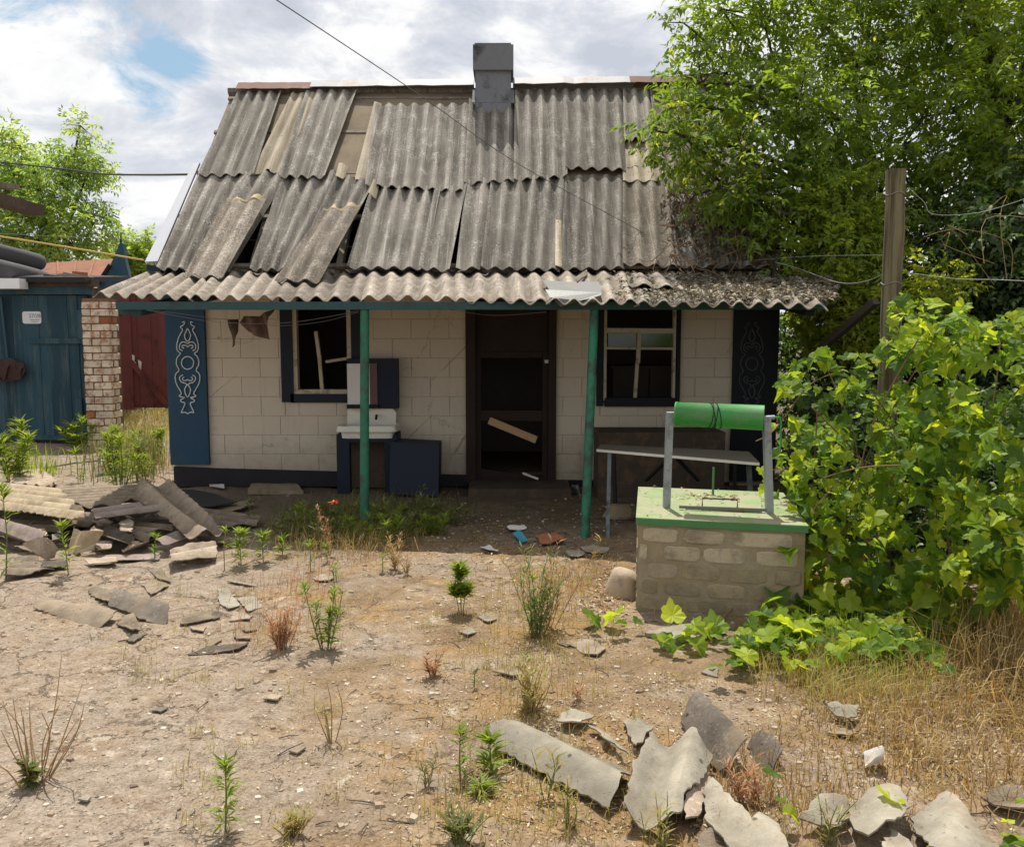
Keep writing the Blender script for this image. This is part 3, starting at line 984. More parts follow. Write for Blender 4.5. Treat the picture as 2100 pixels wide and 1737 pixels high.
# felt under the upper course
fl = MB()
fl.sheet(RP(437, 362, -0.035) * 1, RP(1580, 378, -0.035), RP(1500, 182, -0.035), RP(492, 186, -0.035), 6, 0.006, 0, 6, 0.004, (0.04, 0), 0, 3, 6, 0.03)
fl.build('roofing_felt', M['felt'], roof)
bk = MB()
bk.add([(XL, RIDGE_Y, RIDGE_Z), (XR, RIDGE_Y, RIDGE_Z), (XR, RIDGE_Y + 2.62, ROOF_Z0), (XL, RIDGE_Y + 2.62, ROOF_Z0), (XL, RIDGE_Y, RIDGE_Z - 0.05), (XR, RIDGE_Y, RIDGE_Z - 0.05), (XR, RIDGE_Y + 2.57, ROOF_Z0), (XL, RIDGE_Y + 2.57, ROOF_Z0)],
       [(0, 1, 2, 3), (7, 6, 5, 4), (3, 2, 6, 7), (0, 4, 5, 1), (1, 5, 6, 2), (0, 3, 7, 4)])
bk.build('back_slope', M['roof'], roof)


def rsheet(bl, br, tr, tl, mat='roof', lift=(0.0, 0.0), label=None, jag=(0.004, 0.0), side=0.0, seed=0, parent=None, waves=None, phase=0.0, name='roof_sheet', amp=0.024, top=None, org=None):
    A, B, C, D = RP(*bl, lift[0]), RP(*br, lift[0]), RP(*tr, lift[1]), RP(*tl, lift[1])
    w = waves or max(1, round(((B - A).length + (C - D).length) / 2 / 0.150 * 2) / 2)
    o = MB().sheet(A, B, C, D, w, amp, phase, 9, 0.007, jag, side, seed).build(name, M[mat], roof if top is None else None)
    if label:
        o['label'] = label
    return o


U = 0.028                                     # upper course lies over the lower one
# upper course
rsheet((408, 364), (522, 364), (578, 190), (489, 191), lift=(U, 0.01), seed=1)
rsheet((515, 362), (590, 358), (652, 188), (600, 190), 'pale', lift=(0.012, 0.0), seed=2, jag=(0.05, 0.05), amp=0.015, label='pale strip of slate showing between two grey sheets')
rsheet((573, 370), (668, 372), (733, 188), (630, 189), lift=(U + 0.02, 0.015), seed=3)
rsheet((728, 372), (760, 372), (783, 212), (768, 212), 'pale', lift=(0.015, 0.01), seed=4, waves=0.5, amp=0.012)
rsheet((750, 388), (957, 398), (968, 216), (772, 217), lift=(U + 0.01, 0.02), seed=5, jag=(0.012, 0.02))
rsheet((952, 381), (1056, 375), (1056, 205), (962, 205), lift=(U, 0.0), seed=6)
rsheet((1053, 376), (1163, 368), (1160, 186), (1056, 190), lift=(U + 0.012, 0.012), seed=7)
rsheet((1158, 354), (1283, 357), (1278, 186), (1160, 187), lift=(U + 0.03, 0.012), seed=8)
rsheet((1279, 290), (1345, 292), (1335, 186), (1277, 186), lift=(0.02, 0.01), seed=9, jag=(0.12, 0))
rsheet((1278, 346), (1328, 346), (1328, 308), (1278, 306), 'pale', lift=(0.006, 0.006), seed=10, amp=0.008, jag=(0.1, 0.2))
rsheet((1277, 376), (1362, 374), (1356, 343), (1276, 346), 'pale', lift=(0.02, 0.02), seed=11, amp=0.014, jag=(0.1, 0.2))
rsheet((1324, 333), (1362, 333), (1358, 292), (1322, 294), 'pale', lift=(0.06, 0.04), seed=12, amp=0.016, jag=(0.1, 0.2))
rsheet((1358, 420), (1470, 425), (1420, 186), (1332, 186), 'porch', lift=(U, 0.01), seed=13, jag=(0.05, 0))
rsheet((1462, 430), (1580, 430), (1500, 186), (1416, 186), lift=(U, 0.01), seed=14, jag=(0.05, 0))
# lower course
rsheet((322, 551), (405, 553), (520, 355), (409, 357), seed=21, lift=(0.0, 0.0))
rsheet((392, 556), (468, 556), (592, 352), (513, 355), seed=22, lift=(0.006, -0.002), label='slate sheet half hidden under a slipped one')
rsheet((512, 556), (592, 556), (700, 352), (582, 355), seed=23, lift=(0.014, 0.002), side=0.02)
rsheet((640, 470), (725, 462), (772, 372), (694, 355), seed=24, lift=(0.02, 0.014), jag=(0.08, 0.05))
rsheet((690, 372), (706, 372), (716, 345), (697, 345), 'pale', seed=25, lift=(0.05, 0.05), waves=0.5, amp=0.02)
rsheet((757, 408), (772, 414), (778, 386), (768, 378), 'pale', seed=26, lift=(0.06, 0.05), waves=0.5, amp=0.02)
rsheet((712, 551), (872, 553), (905, 385), (762, 385), seed=27, lift=(0.012, 0.0))
rsheet((860, 562), (923, 568), (958, 382), (892, 392), seed=28, lift=(0.075, 0.018), label='slate sheet slewed out of line over a dark gap')
rsheet((935, 552), (984, 550), (1008, 366), (957, 372), seed=29, lift=(0.0, 0.0))
rsheet((986, 551), (1148, 556), (1168, 362), (1008, 364), seed=30, lift=(0.012, 0.002))
rsheet((1138, 552), (1152, 553), (1151, 458), (1139, 458), 'pale', seed=31, lift=(0.042, 0.042), waves=0.5, amp=0.006)
rsheet((1148, 553), (1282, 549), (1284, 362), (1160, 362), seed=32, lift=(0.004, 0.0))
rsheet((1276, 545), (1395, 549), (1378, 360), (1277, 362), 'porch', seed=33, lift=(0.016, 0.004))
rsheet((1388, 548), (1510, 548), (1470, 400), (1372, 400), seed=34, lift=(0.004, 0.0))
rsheet((1500, 548), (1625, 550), (1560, 400), (1460, 400), seed=35, lift=(0.012, 0.004))
# verge flashing on the gable side
MB().add([RP(297, 537, 0.0), RP(324, 537, 0.01), RP(410, 335, 0.01), RP(396, 335, 0.0), RP(297, 537, -0.02), RP(324, 537, -0.02), RP(410, 335, -0.02), RP(396, 335, -0.02)],
         [(0, 1, 2, 3), (7, 6, 5, 4), (0, 4, 5, 1), (1, 5, 6, 2), (2, 6, 7, 3), (3, 7, 4, 0)]).build('verge_flashing', M['verge'], roof)
MB().bar(RP(300, 541, -0.05), RP(330, 545, -0.05), 0.05, 0.06).build('verge_board', M['dkblue'], roof)


def ridge_cap(px0, py0, px1, py1, mat, label, seed, drop=0.13):
    A = P(px0, py0, RIDGE_Y)
    B = P(px1, py1, RIDGE_Y)
    mb = MB()
    n = 12
    dn = Vector((0, -1, -ROOF_M)).normalized()
    db = Vector((0, 1, -ROOF_M)).normalized()
    vs = []
    for i in range(n + 1):
        p = A.lerp(B, i / n) + Vector((0, 0, 0.012 * mnoise.noise(Vector((i * 0.9, seed, 0)))))
        w = drop * (1 + 0.12 * mnoise.noise(Vector((i * 1.3, seed, 5))))
        vs += [p + dn * w + ROOF_N * 0.055, p + Vector((0, 0, 0.06)), p + db * drop]
    fs = []
    for i in range(n):
        k = i * 3
        fs += [(k, k + 3, k + 4, k + 1), (k + 1, k + 4, k + 5, k + 2)]
    m_ = len(vs)
    vs2 = [v - Vector((0, 0, 0.006)) for v in vs]
    mb.add(vs, fs).add(vs2, [tuple(reversed(f)) for f in fs])
    o = mb.build('ridge_cap', mat, roof)
    o['label'] = label


ridge_cap(489, 180, 645, 179, M['ridge_rust'], 'rusty brown ridge cap at the gable end', 1)
ridge_cap(640, 176, 972, 172, M['ridge_grey'], 'pale galvanised ridge cap left of the chimney', 2)
ridge_cap(1052, 170, 1300, 167, M['ridge_grey'], 'rust flecked ridge cap right of the chimney', 3, 0.13)
ridge_cap(1290, 167, 1500, 166, M['ridge_rust'], 'brown ridge cap behind the tree', 4, 0.13)

cb = P(1011, 212, 10.98)
c0, c1 = P(975, 200, 10.95), P(1048, 200, 10.95)
ct = P(1011, 92, 10.95).z
zc = P(1011, 146, 10.95).z
ch = MB().box((c0.x, 10.95, cb.z - 0.5), (c1.x, 11.42, ct - 0.02)).build('chimney', M['chimney'], roof)
cc = MB()
e0, e1 = P(970, 140, 10.91), P(1053, 140, 10.91)
cc.box((e0.x, 10.905, zc), (e1.x, 11.465, ct - 0.012))
cc.box((e0.x + 0.02, 10.93, ct - 0.012), (e1.x - 0.03, 11.44, ct + 0.012))
cc.build('chimney_cap', M['chimney'], ch)
fz = MB()
fz.prism([RP(968, 222, 0.06), RP(1055, 222, 0.06), RP(1054, 196, 0.06), RP(970, 196, 0.06)], ROOF_N * 0.012)
fz.build('chimney_flashing', M['chimney'], ch)

# ------------- porch
porch = MB().box((-3.17, 7.08, P(1050, 635, 7.08).z), (2.52, 7.17, P(1050, 619, 7.08).z)).build('porch_beam', M['teal'], house)
MB().bar((-3.05, 7.18, EAVE_Z - 0.07), (-3.05, 9.05, EAVE_Z + 0.13), 0.08, 0.09).build('side_beam', M['teal'], porch)
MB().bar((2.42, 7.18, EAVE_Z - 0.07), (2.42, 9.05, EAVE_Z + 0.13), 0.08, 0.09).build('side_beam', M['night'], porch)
MB().box(tuple(P(246, 645, 7.19)), (P(292, 633, 7.19).x, 7.23, P(292, 627, 7.19).z)).build('beam_block', M['teal'], porch)
MB().bar((-3.1, 8.1, EAVE_Z + 0.13), (2.45, 8.1, EAVE_Z + 0.13), 0.07, 0.06).build('purlin', M['dkblue'], porch)
post_tops = [(748, 632, 747, 1095), (1219, 632, 1199, 1104)]
for k, (a, b, c, e) in enumerate(post_tops):
    f0 = G(c, e)
    tp_ = P(a, b, 7.125)
    f0.z = -0.05
    o = MB().tube([f0, f0.lerp(tp_, 0.5), tp_], 0.0365, 16).build('porch_post', M['green'], house)
    o['label'] = ('green pipe post in front of the washstand', 'green pipe post beside the doorway, leaning slightly')[k]

PS = [  # porch sheets: bottom-left, bottom-right, top-right, top-left (picture points on the porch plane), lift
    ((189, 604), (395, 612), (452, 551), (324, 548), 0.0, 41), ((385, 611), (560, 613), (597, 553), (445, 551), 0.006, 42), ((552, 613), (745, 613), (760, 552), (590, 552), 0.0, 43),
    ((737, 613), (935, 614), (930, 552), (752, 552), 0.007, 44), ((927, 614), (1128, 618), (1112, 553), (922, 552), 0.0, 45), ((1120, 620), (1312, 622), (1290, 553), (1104, 553), 0.01, 46),
    ((1300, 622), (1505, 625), (1465, 553), (1282, 553), 0.0, 47), ((1497, 625), (1700, 632), (1640, 555), (1457, 553), 0.008, 48)]
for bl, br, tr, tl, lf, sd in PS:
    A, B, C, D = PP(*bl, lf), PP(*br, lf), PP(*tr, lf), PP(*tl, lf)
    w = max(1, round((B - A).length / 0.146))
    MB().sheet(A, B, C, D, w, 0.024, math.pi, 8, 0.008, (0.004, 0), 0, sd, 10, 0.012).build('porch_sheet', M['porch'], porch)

LOOSE = 'slate sheets slid out of place onto the porch roof'


def loose_sheet(pts, mat, label, waves, seed, jag=(0.01, 0.06), name='roof_sheet', amp=0.021, thick=0.008, torn=False):
    o = MB().sheet(*pts, waves, amp, math.pi * 0.5, 9, thick, jag, 0.01, seed, 10).build(name, M[mat])
    tag(o, label, 'roof sheet', LOOSE)
    if torn:
        A, B, C, D = (Vector(q) for q in pts)
        dC, dD = (C - B).normalized(), (D - A).normalized()
        e_ = MB().sheet(D - dD * 0.05, C - dC * 0.05, C + dC * 0.05, D + dD * 0.05, waves, amp * 1.15, math.pi * 0.5, 4, 0.012, (0.1, 0.75), 0.02, seed + 9, 12).build('torn_edge', M['slate_cream'], o)


def slid(bl, br, tr, tl, lb, lt):
    return [PP(*bl, lb), PP(*br, lb), RP(*tr, lt), RP(*tl, lt)]


loose_sheet(slid((376, 574), (456, 577), (553, 420), (468, 425), 0.035, 0.10), 'porch', 'broken slate sheet with white torn top slid down at the gable end of the roof', 2.5, 51, torn=True)
loose_sheet(slid((562, 583), (655, 586), (744, 438), (664, 448), 0.035, 0.11), 'porch', 'slid slate sheet with torn orange-white top, resting above the washstand window', 2.5, 52, torn=True)
loose_sheet([PP(1288, 596, 0.05), PP(1402, 603, 0.05), PP(1372, 573, 0.05), PP(1285, 574, 0.05)], 'porch', 'short slate offcut lying on the littered end of the porch roof', 2.5, 53)
tag(MB().sheet(P(1128, 600, 7.1), P(1236, 603, 7.05), PP(1228, 590, 0.05), PP(1112, 588, 0.05), 1.0, 0.004, 0, 3, 0.003, (0, 0), 0.02, 3)
    .add([P(1118, 594, 7.06), P(1235, 600, 7.06), P(1232, 606, 6.99), P(1190, 617, 6.97), P(1150, 629, 6.96), P(1128, 610, 6.98)], [(0, 1, 2, 3, 4, 5)])
    .build('metal_flap', M['steel']), 'bent grey tin sheet hanging over the porch eave above the door', 'metal sheet')
tag(MB().prism([PP(1180, 585, 0.06), PP(1203, 572, 0.08), PP(1205, 578, 0.06), PP(1183, 592, 0.05)], (0, 0, 0.01)).build('slate_fragment', M['slate_dark']), 'small dark slate shard upended on the porch roof above the door', 'slate piece')
tag(MB().bar(PP(1350, 547, 0.07), PP(1438, 558, 0.07), 0.05, 0.03).build('batten', M['plank']), 'weathered wooden batten lying across the porch roof', 'batten')
tag(MB().bar(PP(1070, 558, 0.05), PP(1092, 552, 0.06), 0.02, 0.02).build('wood_splinter', M['paper']), 'pale splinter lying on the porch roof above the doorway', 'splinter')

# ------------------------------------------------------------------ things along the front wall
wst = thing('washstand', 'dark washstand with white enamel basin and mirror under the smashed window', 'washstand', tuple(P(752, 1008, 8.85).xy) + (0.0,))
YB = 8.72


def wbox(mb, px0, py0, px1, py1, ya, yb):
    a, b = P(px0, py1, ya), P(px1, py0, ya)
    mb.box((a.x, ya, a.z), (b.x, yb, b.z))
    return mb


wbox(MB(), 713, 736, 815, 838, 8.93, 9.05).build('mirror_cabinet', M['dkblue'], wst)
wbox(MB(), 713, 746, 758, 830, 8.915, 8.927).build('mirror', M['mirror'], wst)
wbox(MB(), 759, 746, 773, 830, 8.915, 8.927).build('mirror_backing', M['redpeel'], wst)
wbox(MB(), 711, 830, 775, 838, 8.88, 8.929).build('shelf', M['night'], wst)
sb = MB()
q = [(712, 870), (812, 872), (812, 846), (806, 838), (718, 836), (712, 842)]
sb.prism([P(a, b, 8.97) for a, b in q], (0, 0.03, 0))
sb.build('splashback', M['enamel'], wst)
MB().tube([P(772, 852, 8.96), P(772, 853, 8.88), P(771, 860, 8.86)], 0.012, 8).build('tap', M['black'], wst)
bz = P(750, 880, YB).z
bx0, bx1 = P(690, 880, YB).x, P(816, 880, YB).x
bs = MB()
ring = []
for (ins, z_, yy) in ((0.0, 0.0, 0), (0.012, 0.055, 0), (0.035, 0.055, 0), (0.05, -0.07, 0), (0.14, -0.1, 0)):
    pr = []
    for k in range(24):
        a = 2 * math.pi * k / 24
        cx_, sx_ = math.cos(a), math.sin(a)
        e_ = 0.25
        pr.append(Vector(((bx0 + bx1) / 2 + ((bx1 - bx0) / 2 - ins) * math.copysign(abs(cx_) ** e_, cx_), 8.83 + (0.19 - ins) * math.copysign(abs(sx_) ** e_, sx_), bz + z_ - 0.02)))
    ring.append(pr)
vs = [p for r_ in ring for p in r_]
fs = [(i * 24 + k, i * 24 + (k + 1) % 24, (i + 1) * 24 + (k + 1) % 24, (i + 1) * 24 + k) for i in range(4) for k in range(24)]
bs.add(vs, fs, False).add(ring[4], [tuple(range(24))])
bs.build('basin', M['enamel'], wst)
wbox(MB(), 690, 891, 814, 907, YB, 9.03).build('apron', M['dkblue'], wst)
for a, b in ((692, 716), (790, 812)):
    wbox(MB(), a, 907, b, 1012, YB, YB + 0.1).build('leg', M['dkblue'], wst)
wbox(MB(), 716, 907, 790, 1000, 9.0, 9.03).build('back_panel', M['darkwood'], wst)

pn = MB()
a0, a1 = P(798, 1013, 8.45), P(899, 1018, 8.45)
pn.prism([P(801, 907, 8.55), P(900, 912, 8.55), a1, a0], (0, 0.35, 0))
tag(pn.build('cupboard', M['dkblue']), 'low dark blue cupboard standing between the washstand and the doorway', 'cupboard')
tag(MB().bar(P(1003, 862, 9.06), P(1100, 902, 9.02), 0.03, 0.075).build('wooden_plank', M['plank']), 'raw yellow plank wedged slantwise across the lower door opening', 'plank')
tag(MB().bar(P(1072, 970, 9.0), P(1104, 982, 8.98), 0.03, 0.02).build('wood_splinter', M['paper']), 'pale pinkish splinter on the bottom door rail', 'splinter')

cbn = P(1330, 790, 10.4)
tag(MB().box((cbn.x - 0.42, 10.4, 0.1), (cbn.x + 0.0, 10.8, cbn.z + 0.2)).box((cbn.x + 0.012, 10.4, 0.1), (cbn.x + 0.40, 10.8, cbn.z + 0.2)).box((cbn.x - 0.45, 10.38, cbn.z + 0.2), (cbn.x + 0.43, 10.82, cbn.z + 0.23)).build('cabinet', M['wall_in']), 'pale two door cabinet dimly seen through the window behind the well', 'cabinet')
# chest behind the table, table, stones under it
cz = MB()
wbox(cz, 1226, 887, 1488, 1060, 8.5, 9.0)
tag(cz.build('wooden_chest', M['darkwood']), 'stained dark wooden chest against the wall under the blackened window', 'chest')
TZ = 0.66
TA, TB, TC, TD = G(1224, 921, TZ), G(1558, 949, TZ), G(1536, 926, TZ), G(1231, 911, TZ)
tab = thing('table', 'low rickety table with pale front edge behind the well', 'table', tuple(((TA + TB + TC + TD) / 4).xy) + (0,))
MB().prism([TA, TB, TC, TD], (0, 0, -0.022)).build('tabletop', M['table'], tab)
en = (TB - TA).normalized().cross(Vector((0, 0, 1))) * 0.006
MB().prism([TA + en, TB + en, TB + Vector((0, 0, -0.02)) + en, TA + Vector((0, 0, -0.02)) + en], -en * 0.8).build('table_edge', M['tabledge'], tab)
for k, (pa, pb, m_) in enumerate(((G(1246, 1105), G(1250, 930, TZ - 0.03), 'leg_shaded'), (G(1545, 1120), G(1535, 946, TZ - 0.03), 'leg_shaded'), (G(1262, 1060), G(1258, 916, TZ - 0.03), 'black'), (G(1505, 1075), G(1508, 926, TZ - 0.03), 'black'))):
    MB().bar(pa, pb, 0.03, 0.03).build('leg', M[m_], tab)
MB().bar(G(1325, 985, 0.35), G(1378, 936, TZ - 0.04), 0.025, 0.02).bar(G(1432, 985, 0.35), G(1384, 936, TZ - 0.04), 0.025, 0.02).build('brace', M['black'], tab)


def rock(name, c, rx, ry, rz, mat, label, cat, group=None, seed=0, flat=0.25, sub=3):
    bm = bmesh.new()
    bmesh.ops.create_icosphere(bm, subdivisions=sub, radius=1)
    for v in bm.verts:
        n_ = 1 + 0.22 * mnoise.noise(v.co * 1.4 + Vector((seed, 0, 0))) + 0.09 * mnoise.noise(v.co * 4 + Vector((seed, 3, 0)))
        v.co = Vector((v.co.x * rx * n_, v.co.y * ry * n_, max(v.co.z * rz * n_, -rz * flat)))
    me = bpy.data.meshes.new(name)
    bm.to_mesh(me)
    bm.free()
    me.materials.append(mat)
    me.polygons.foreach_set('use_smooth', [sub > 2] * len(me.polygons))
    o = link(name, me, None, c)
    return tag(o, label, cat, group)


p = G(1272, 1222)
rock('boulder', (p.x + 0.02, p.y + 0.03, 0.0), 0.115, 0.11, 0.19, M['boulder'], 'rounded tan boulder against the left side of the well', 'stone', seed=2)
p = G(1275, 1075)
rock('stone', (p.x, p.y + 0.15, 0.05), 0.14, 0.1, 0.10, M['cement'], 'squat olive stone in the dark under the table', 'stone', seed=5, sub=2)

# ------------------------------------------------------------------ the well
WZT = 0.545
wA, wB, wC, wD = G(1304, 1061, WZT), G(1658, 1078, WZT), G(1606, 1010, WZT), G(1309, 998, WZT)
well = thing('well', 'stone well with a green lid and green windlass drum on steel posts', 'well', tuple(((wA + wB + wC + wD) / 4).xy) + (0,))
dn = Vector((0, 0, -1))
ctr = (wA + wB + wC + wD) / 4
ins = lambda p, k: Vector((ctr.x + (p.x - ctr.x) * k, ctr.y + (p.y - ctr.y) * k, p.z))
cA, cB, cC, cD = (ins(p_, 0.975) for p_ in (wA, wB, wC, wD))
core = MB().prism([Vector((p_.x, p_.y, WZT - 0.045)) for p_ in (cA, cB, cC, cD)], (0, 0, -(WZT + 0.05)))
curb = core.build('well_curb', M['cement'], well)
lid = MB().prism([wA, wB, wC, wD], (0, 0, -0.042))
lid.build('lid_slab', M['slabgreen'], well)
nfr = (wB - wA).normalized().cross(Vector((0, 0, 1)))
MB().prism([wA + nfr * 0.004 + dn * 0.003, wB + nfr * 0.004 + dn * 0.003, wB + nfr * 0.004 + dn * 0.041, wA + nfr * 0.004 + dn * 0.041], -nfr * 0.003).build('lid_edge', M['edgegreen'], well)
wr = random.Random(11)


def stone(face_a, face_b, u0, u1, z0, z1, proud):
    """One rough block in the curb wall between two corners of it."""
    d_ = (face_b - face_a)
    d_.z = 0
    nn = d_.normalized().cross(Vector((0, 0, 1)))
    pts = []
    c_ = ((u0 + u1) / 2, (z0 + z1) / 2)
    n = 12
    for k in range(n):
        a = 2 * math.pi * k / n + 0.13
        ca, sa_ = math.cos(a), math.sin(a)
        e_ = 0.42
        uu = c_[0] + (u1 - u0) / 2 * math.copysign(abs(ca) ** e_, ca) * wr.uniform(0.93, 1.03)
        zz = c_[1] + (z1 - z0) / 2 * math.copysign(abs(sa_) ** e_, sa_) * wr.uniform(0.86, 1.05)
        pts.append((uu, zz))
    base = Vector((face_a.x, face_a.y, 0))
    back = [base + d_ * u + Vector((0, 0, z)) - nn * 0.012 for u, z in pts]
    rim = [base + d_ * u + Vector((0, 0, z)) + nn * proud * 0.6 for u, z in pts]
    fr = [base + d_ * (c_[0] + (u - c_[0]) * 0.9) + Vector((0, 0, c_[1] + (z - c_[1]) * 0.86)) + nn * (proud * wr.uniform(0.8, 1.25)) for u, z in pts]
    cv = base + d_ * c_[0] + Vector((0, 0, c_[1])) + nn * proud * 1.15
    vs = back + rim + fr + [cv]
    fs = []
    for k in range(n):
        j = (k + 1) % n
        fs += [(k, j, n + j, n + k), (n + k, n + j, 2 * n + j, 2 * n + k), (2 * n + k, 2 * n + j, 3 * n)]
    MB().add(vs, fs).build('stone_block', M['stone' if z1 > 0.29 or (0.19 < z1 and u0 < 0.2) else 'stone_dull'], curb)


rows = [(0.405, 0.49, [(0.03, 0.25), (0.285, 0.53), (0.565, 0.93)]), (0.30, 0.39, [(0.01, 0.06), (0.165, 0.39), (0.405, 0.665), (0.715, 0.97)]),
        (0.195, 0.285, [(0.06, 0.25), (0.275, 0.51), (0.55, 0.79), (0.83, 0.985)]), (0.095, 0.18, [(0.03, 0.13), (0.16, 0.40), (0.43, 0.66), (0.70, 0.94)]), (0.0, 0.08, [(0.02, 0.28), (0.31, 0.55), (0.58, 0.80), (0.83, 0.98)])]
for z0, z1, us in rows:
    for u0, u1 in us:
        stone(cA, cB, u0, u1, z0, z1, wr.choice([0.004, 0.006, 0.009]) if z1 > 0.19 else 0.003)
        stone(cD, cA, min(0.97, u0 + 0.03), min(0.985, u1 + 0.02), z0, z1, 0.006)
pl_, pr_ = G(1368, 1042, WZT), G(1580, 1053, WZT)
topL, topR = P(1375, 846, pl_.y), P(1574, 855, pr_.y)
for a, b in ((pl_, topL), (pr_, topR)):
    mb = MB()
    mb.bar(a, b, 0.040, 0.005, (0, 1, 0))
    mb.bar(a + Vector((-0.018, 0.022, 0)), b + Vector((-0.018, 0.022, 0)), 0.005, 0.042, (0, 1, 0))
    mb.build('windlass_post', M['zinc'], well)
dl, dr_ = P(1385, 849, pl_.y + 0.012), P(1567, 857, pr_.y + 0.012)
ax = (dr_ - dl).normalized()
MB().tube([dl, dl + ax * 0.012, dl + ax * 0.0121, dr_ - ax * 0.012, dr_], [0.074, 0.074, 0.0715, 0.0735, 0.0735], 32, smooth=True).build('windlass_drum', M['brightgreen'], well)
MB().tube([topL + Vector((-0.02, 0.012, -0.01)), dl], 0.013, 10).tube([dr_, topR + Vector((0.045, 0.012, -0.004))], 0.013, 10).build('axle', M['zinc'], well)
rp = MB()
for k in range(4):
    c_ = dl.lerp(dr_, 0.40 + 0.022 * k + (0.02 if k == 3 else 0))
    sk = 0.012 * (-1) ** k
    rp.tube([c_ + ax * (sk * math.sin(a)) + Vector((0, math.cos(a), math.sin(a))) * 0.0765 for a in np.linspace(0, 2 * math.pi, 21)], 0.0028, 5, False)
rp.build('rope', M['black'], well)
cr0 = topR + Vector((0.045, 0.012, -0.004))
MB().tube([cr0, cr0 + Vector((0.03, 0, 0.0)), cr0 + Vector((0.038, 0, -0.03)), cr0 + Vector((0.034, -0.02, -0.17)), cr0 + Vector((0.0, -0.02, -0.185))], 0.0065, 8).build('crank', M['brightgreen'], well)
hA, hB, hC, hD = G(1405, 1044, WZT), G(1562, 1052, WZT), G(1560, 1020, WZT), G(1408, 1012, WZT)
up = Vector((0, 0, 1))
hatch = MB().prism([p_ + up * 0.012 for p_ in (hA, hB, hC, hD)], (0, 0, -0.010)).build('hatch', M['slabgreen'], well)
MB().bar(hA + up * 0.018 - Vector((0.04, 0.02, 0)), hB + up * 0.018 - Vector((-0.02, 0.0, 0)), 0.014, 0.016).build('hatch_frame', M['steel'], hatch)
g0, g1 = G(1440, 1042, WZT + 0.01), G(1512, 1045, WZT + 0.01)
MB().tube([g0, g0 + up * 0.06, g1 + up * 0.06, g1], 0.005, 6).build('hatch_handle', M['black'], hatch)
r0 = G(1462, 1018, WZT)
MB().tube([r0, r0 + up * 0.19], 0.0075, 8).build('pump_rod', M['edgegreen'], well)
# dry leaves on the lid
rs = np.random.RandomState(4)
n = 170
f_ = rs.rand(n)
near = rs.rand(n) < 0.6
uu = np.where(near, 0.30 + 0.38 * rs.rand(n), rs.rand(n))
vv = np.where(near, 0.55 + 0.22 * rs.rand(n), rs.rand(n))
A_, B_, C_, D_ = (np.array(p_) for p_ in (wA, wB, wC, wD))
pos = (A_ * (1 - uu)[:, None] + B_ * uu[:, None]) * (1 - vv)[:, None] + (D_ * (1 - uu)[:, None] + C_ * uu[:, None]) * vv[:, None]
pos[:, 2] += 0.014
dr = np.stack([rs.randn(n), rs.randn(n), 0.25 * rs.randn(n)], 1)
v, tr, r_ = leaves_np(pos, dr, np.tile([[0.2, 0.1, 1.0]], (n, 1)), 0.02 + 0.025 * rs.rand(n), 0.008 + 0.01 * rs.rand(n), rs=rs)
tag(np_mesh('leaf_litter', v, tr, M['litter'], rnd=r_, org=tuple(ctr)), 'dry leaves and twigs scattered on the green well lid', 'leaf litter', kind='stuff')

# ------------------------------------------------------------------ log post, wires, pipe
pt = P(1838, 349, 6.0)
pb = P(1826, 900, 6.0)
lp = thing('log_post', 'tall weathered log post rising out of the grapevine', 'post', (pb.x, 6.0, 0))
mb = MB()
pts = []
rad = []
for k in range(15):
    f = k / 14
    q_ = Vector((pb.x - 0.02, 6.0, -0.1)).lerp(pt, f)
    pts.append(q_ + Vector((0.004 * math.sin(k * 1.7), 0, 0)))
    rad.append(0.069 - 0.006 * f + 0.003 * math.sin(k * 2.3))
mb.tube(pts, rad, 20)
mb.build('log', M['postwood'], lp)
mb = MB()
for zz in (pt.z - 0.16, pt.z - 0.75):
    mb.tube([(pt.x + 0.066 * math.cos(a), 6.0 + 0.066 * math.sin(a), zz + 0.01 * math.sin(3 * a)) for a in np.linspace(0, 2 * math.pi, 17)], 0.003, 5, False)
mb.build('wire_loop', M['wire'], lp)


def cable(name, pts, r, mat, label, cat='wire', n=6, sag=0.0, group=None):
    if len(pts) == 2 and sag:
        a, b = pts
        pts = [a.lerp(b, i / 16) - Vector((0, 0, sag * 4 * (i / 16) * (1 - i / 16))) for i in range(17)]
    elif len(pts) > 2:
        pts = smooth_path(pts, 5)
    tag(MB().tube(pts, r, n).build(name, mat), label, cat, group)


cable('overhead_cable', [P(548, -12, 5.2), P(860, 195, 7.2), P(1060, 335, 8.6), P(1320, 478, 9.15)], 0.0036, M['cable_grey'], 'long overhead cable slanting down across the sky onto the roof')
cable('overhead_cable', [P(-30, 330, 17), P(120, 346, 16), P(208, 357, 15), P(300, 359, 13.2), P(398, 358, 11.0)], 0.014, M['cable'], 'thick black cable from the left tree to the roof verge')
cable('wire', [P(-30, 478, 12), P(240, 490, 10.4), P(330, 487, 9.5), P(560, 495, 9.2), P(735, 508, 9.05)], 0.0022, M['wire'], 'thin pale wire crossing the slipped roof sheets')
cable('gas_pipe', [P(-40, 479, 9.6), P(130, 506, 9.5), P(295, 534, 9.4)], 0.0095, M['yellow'], 'yellow gas pipe slanting to the gable corner', 'pipe', 10)
cable('wire', [P(1590, 538, 8.2), P(1640, 552, 8.0), P(1720, 580, 7.2), P(1780, 576, 6.5), P(1822, 555, 6.05)], 0.003, M['wire'], 'slack wire from the log post to the porch roof')
cable('wire', [P(1480, 540, 8.7), P(1640, 527, 7.6), P(1760, 524, 6.6), P(1830, 524, 6.02)], 0.0014, M['wire'], 'hair thin taut wire above the slack one')
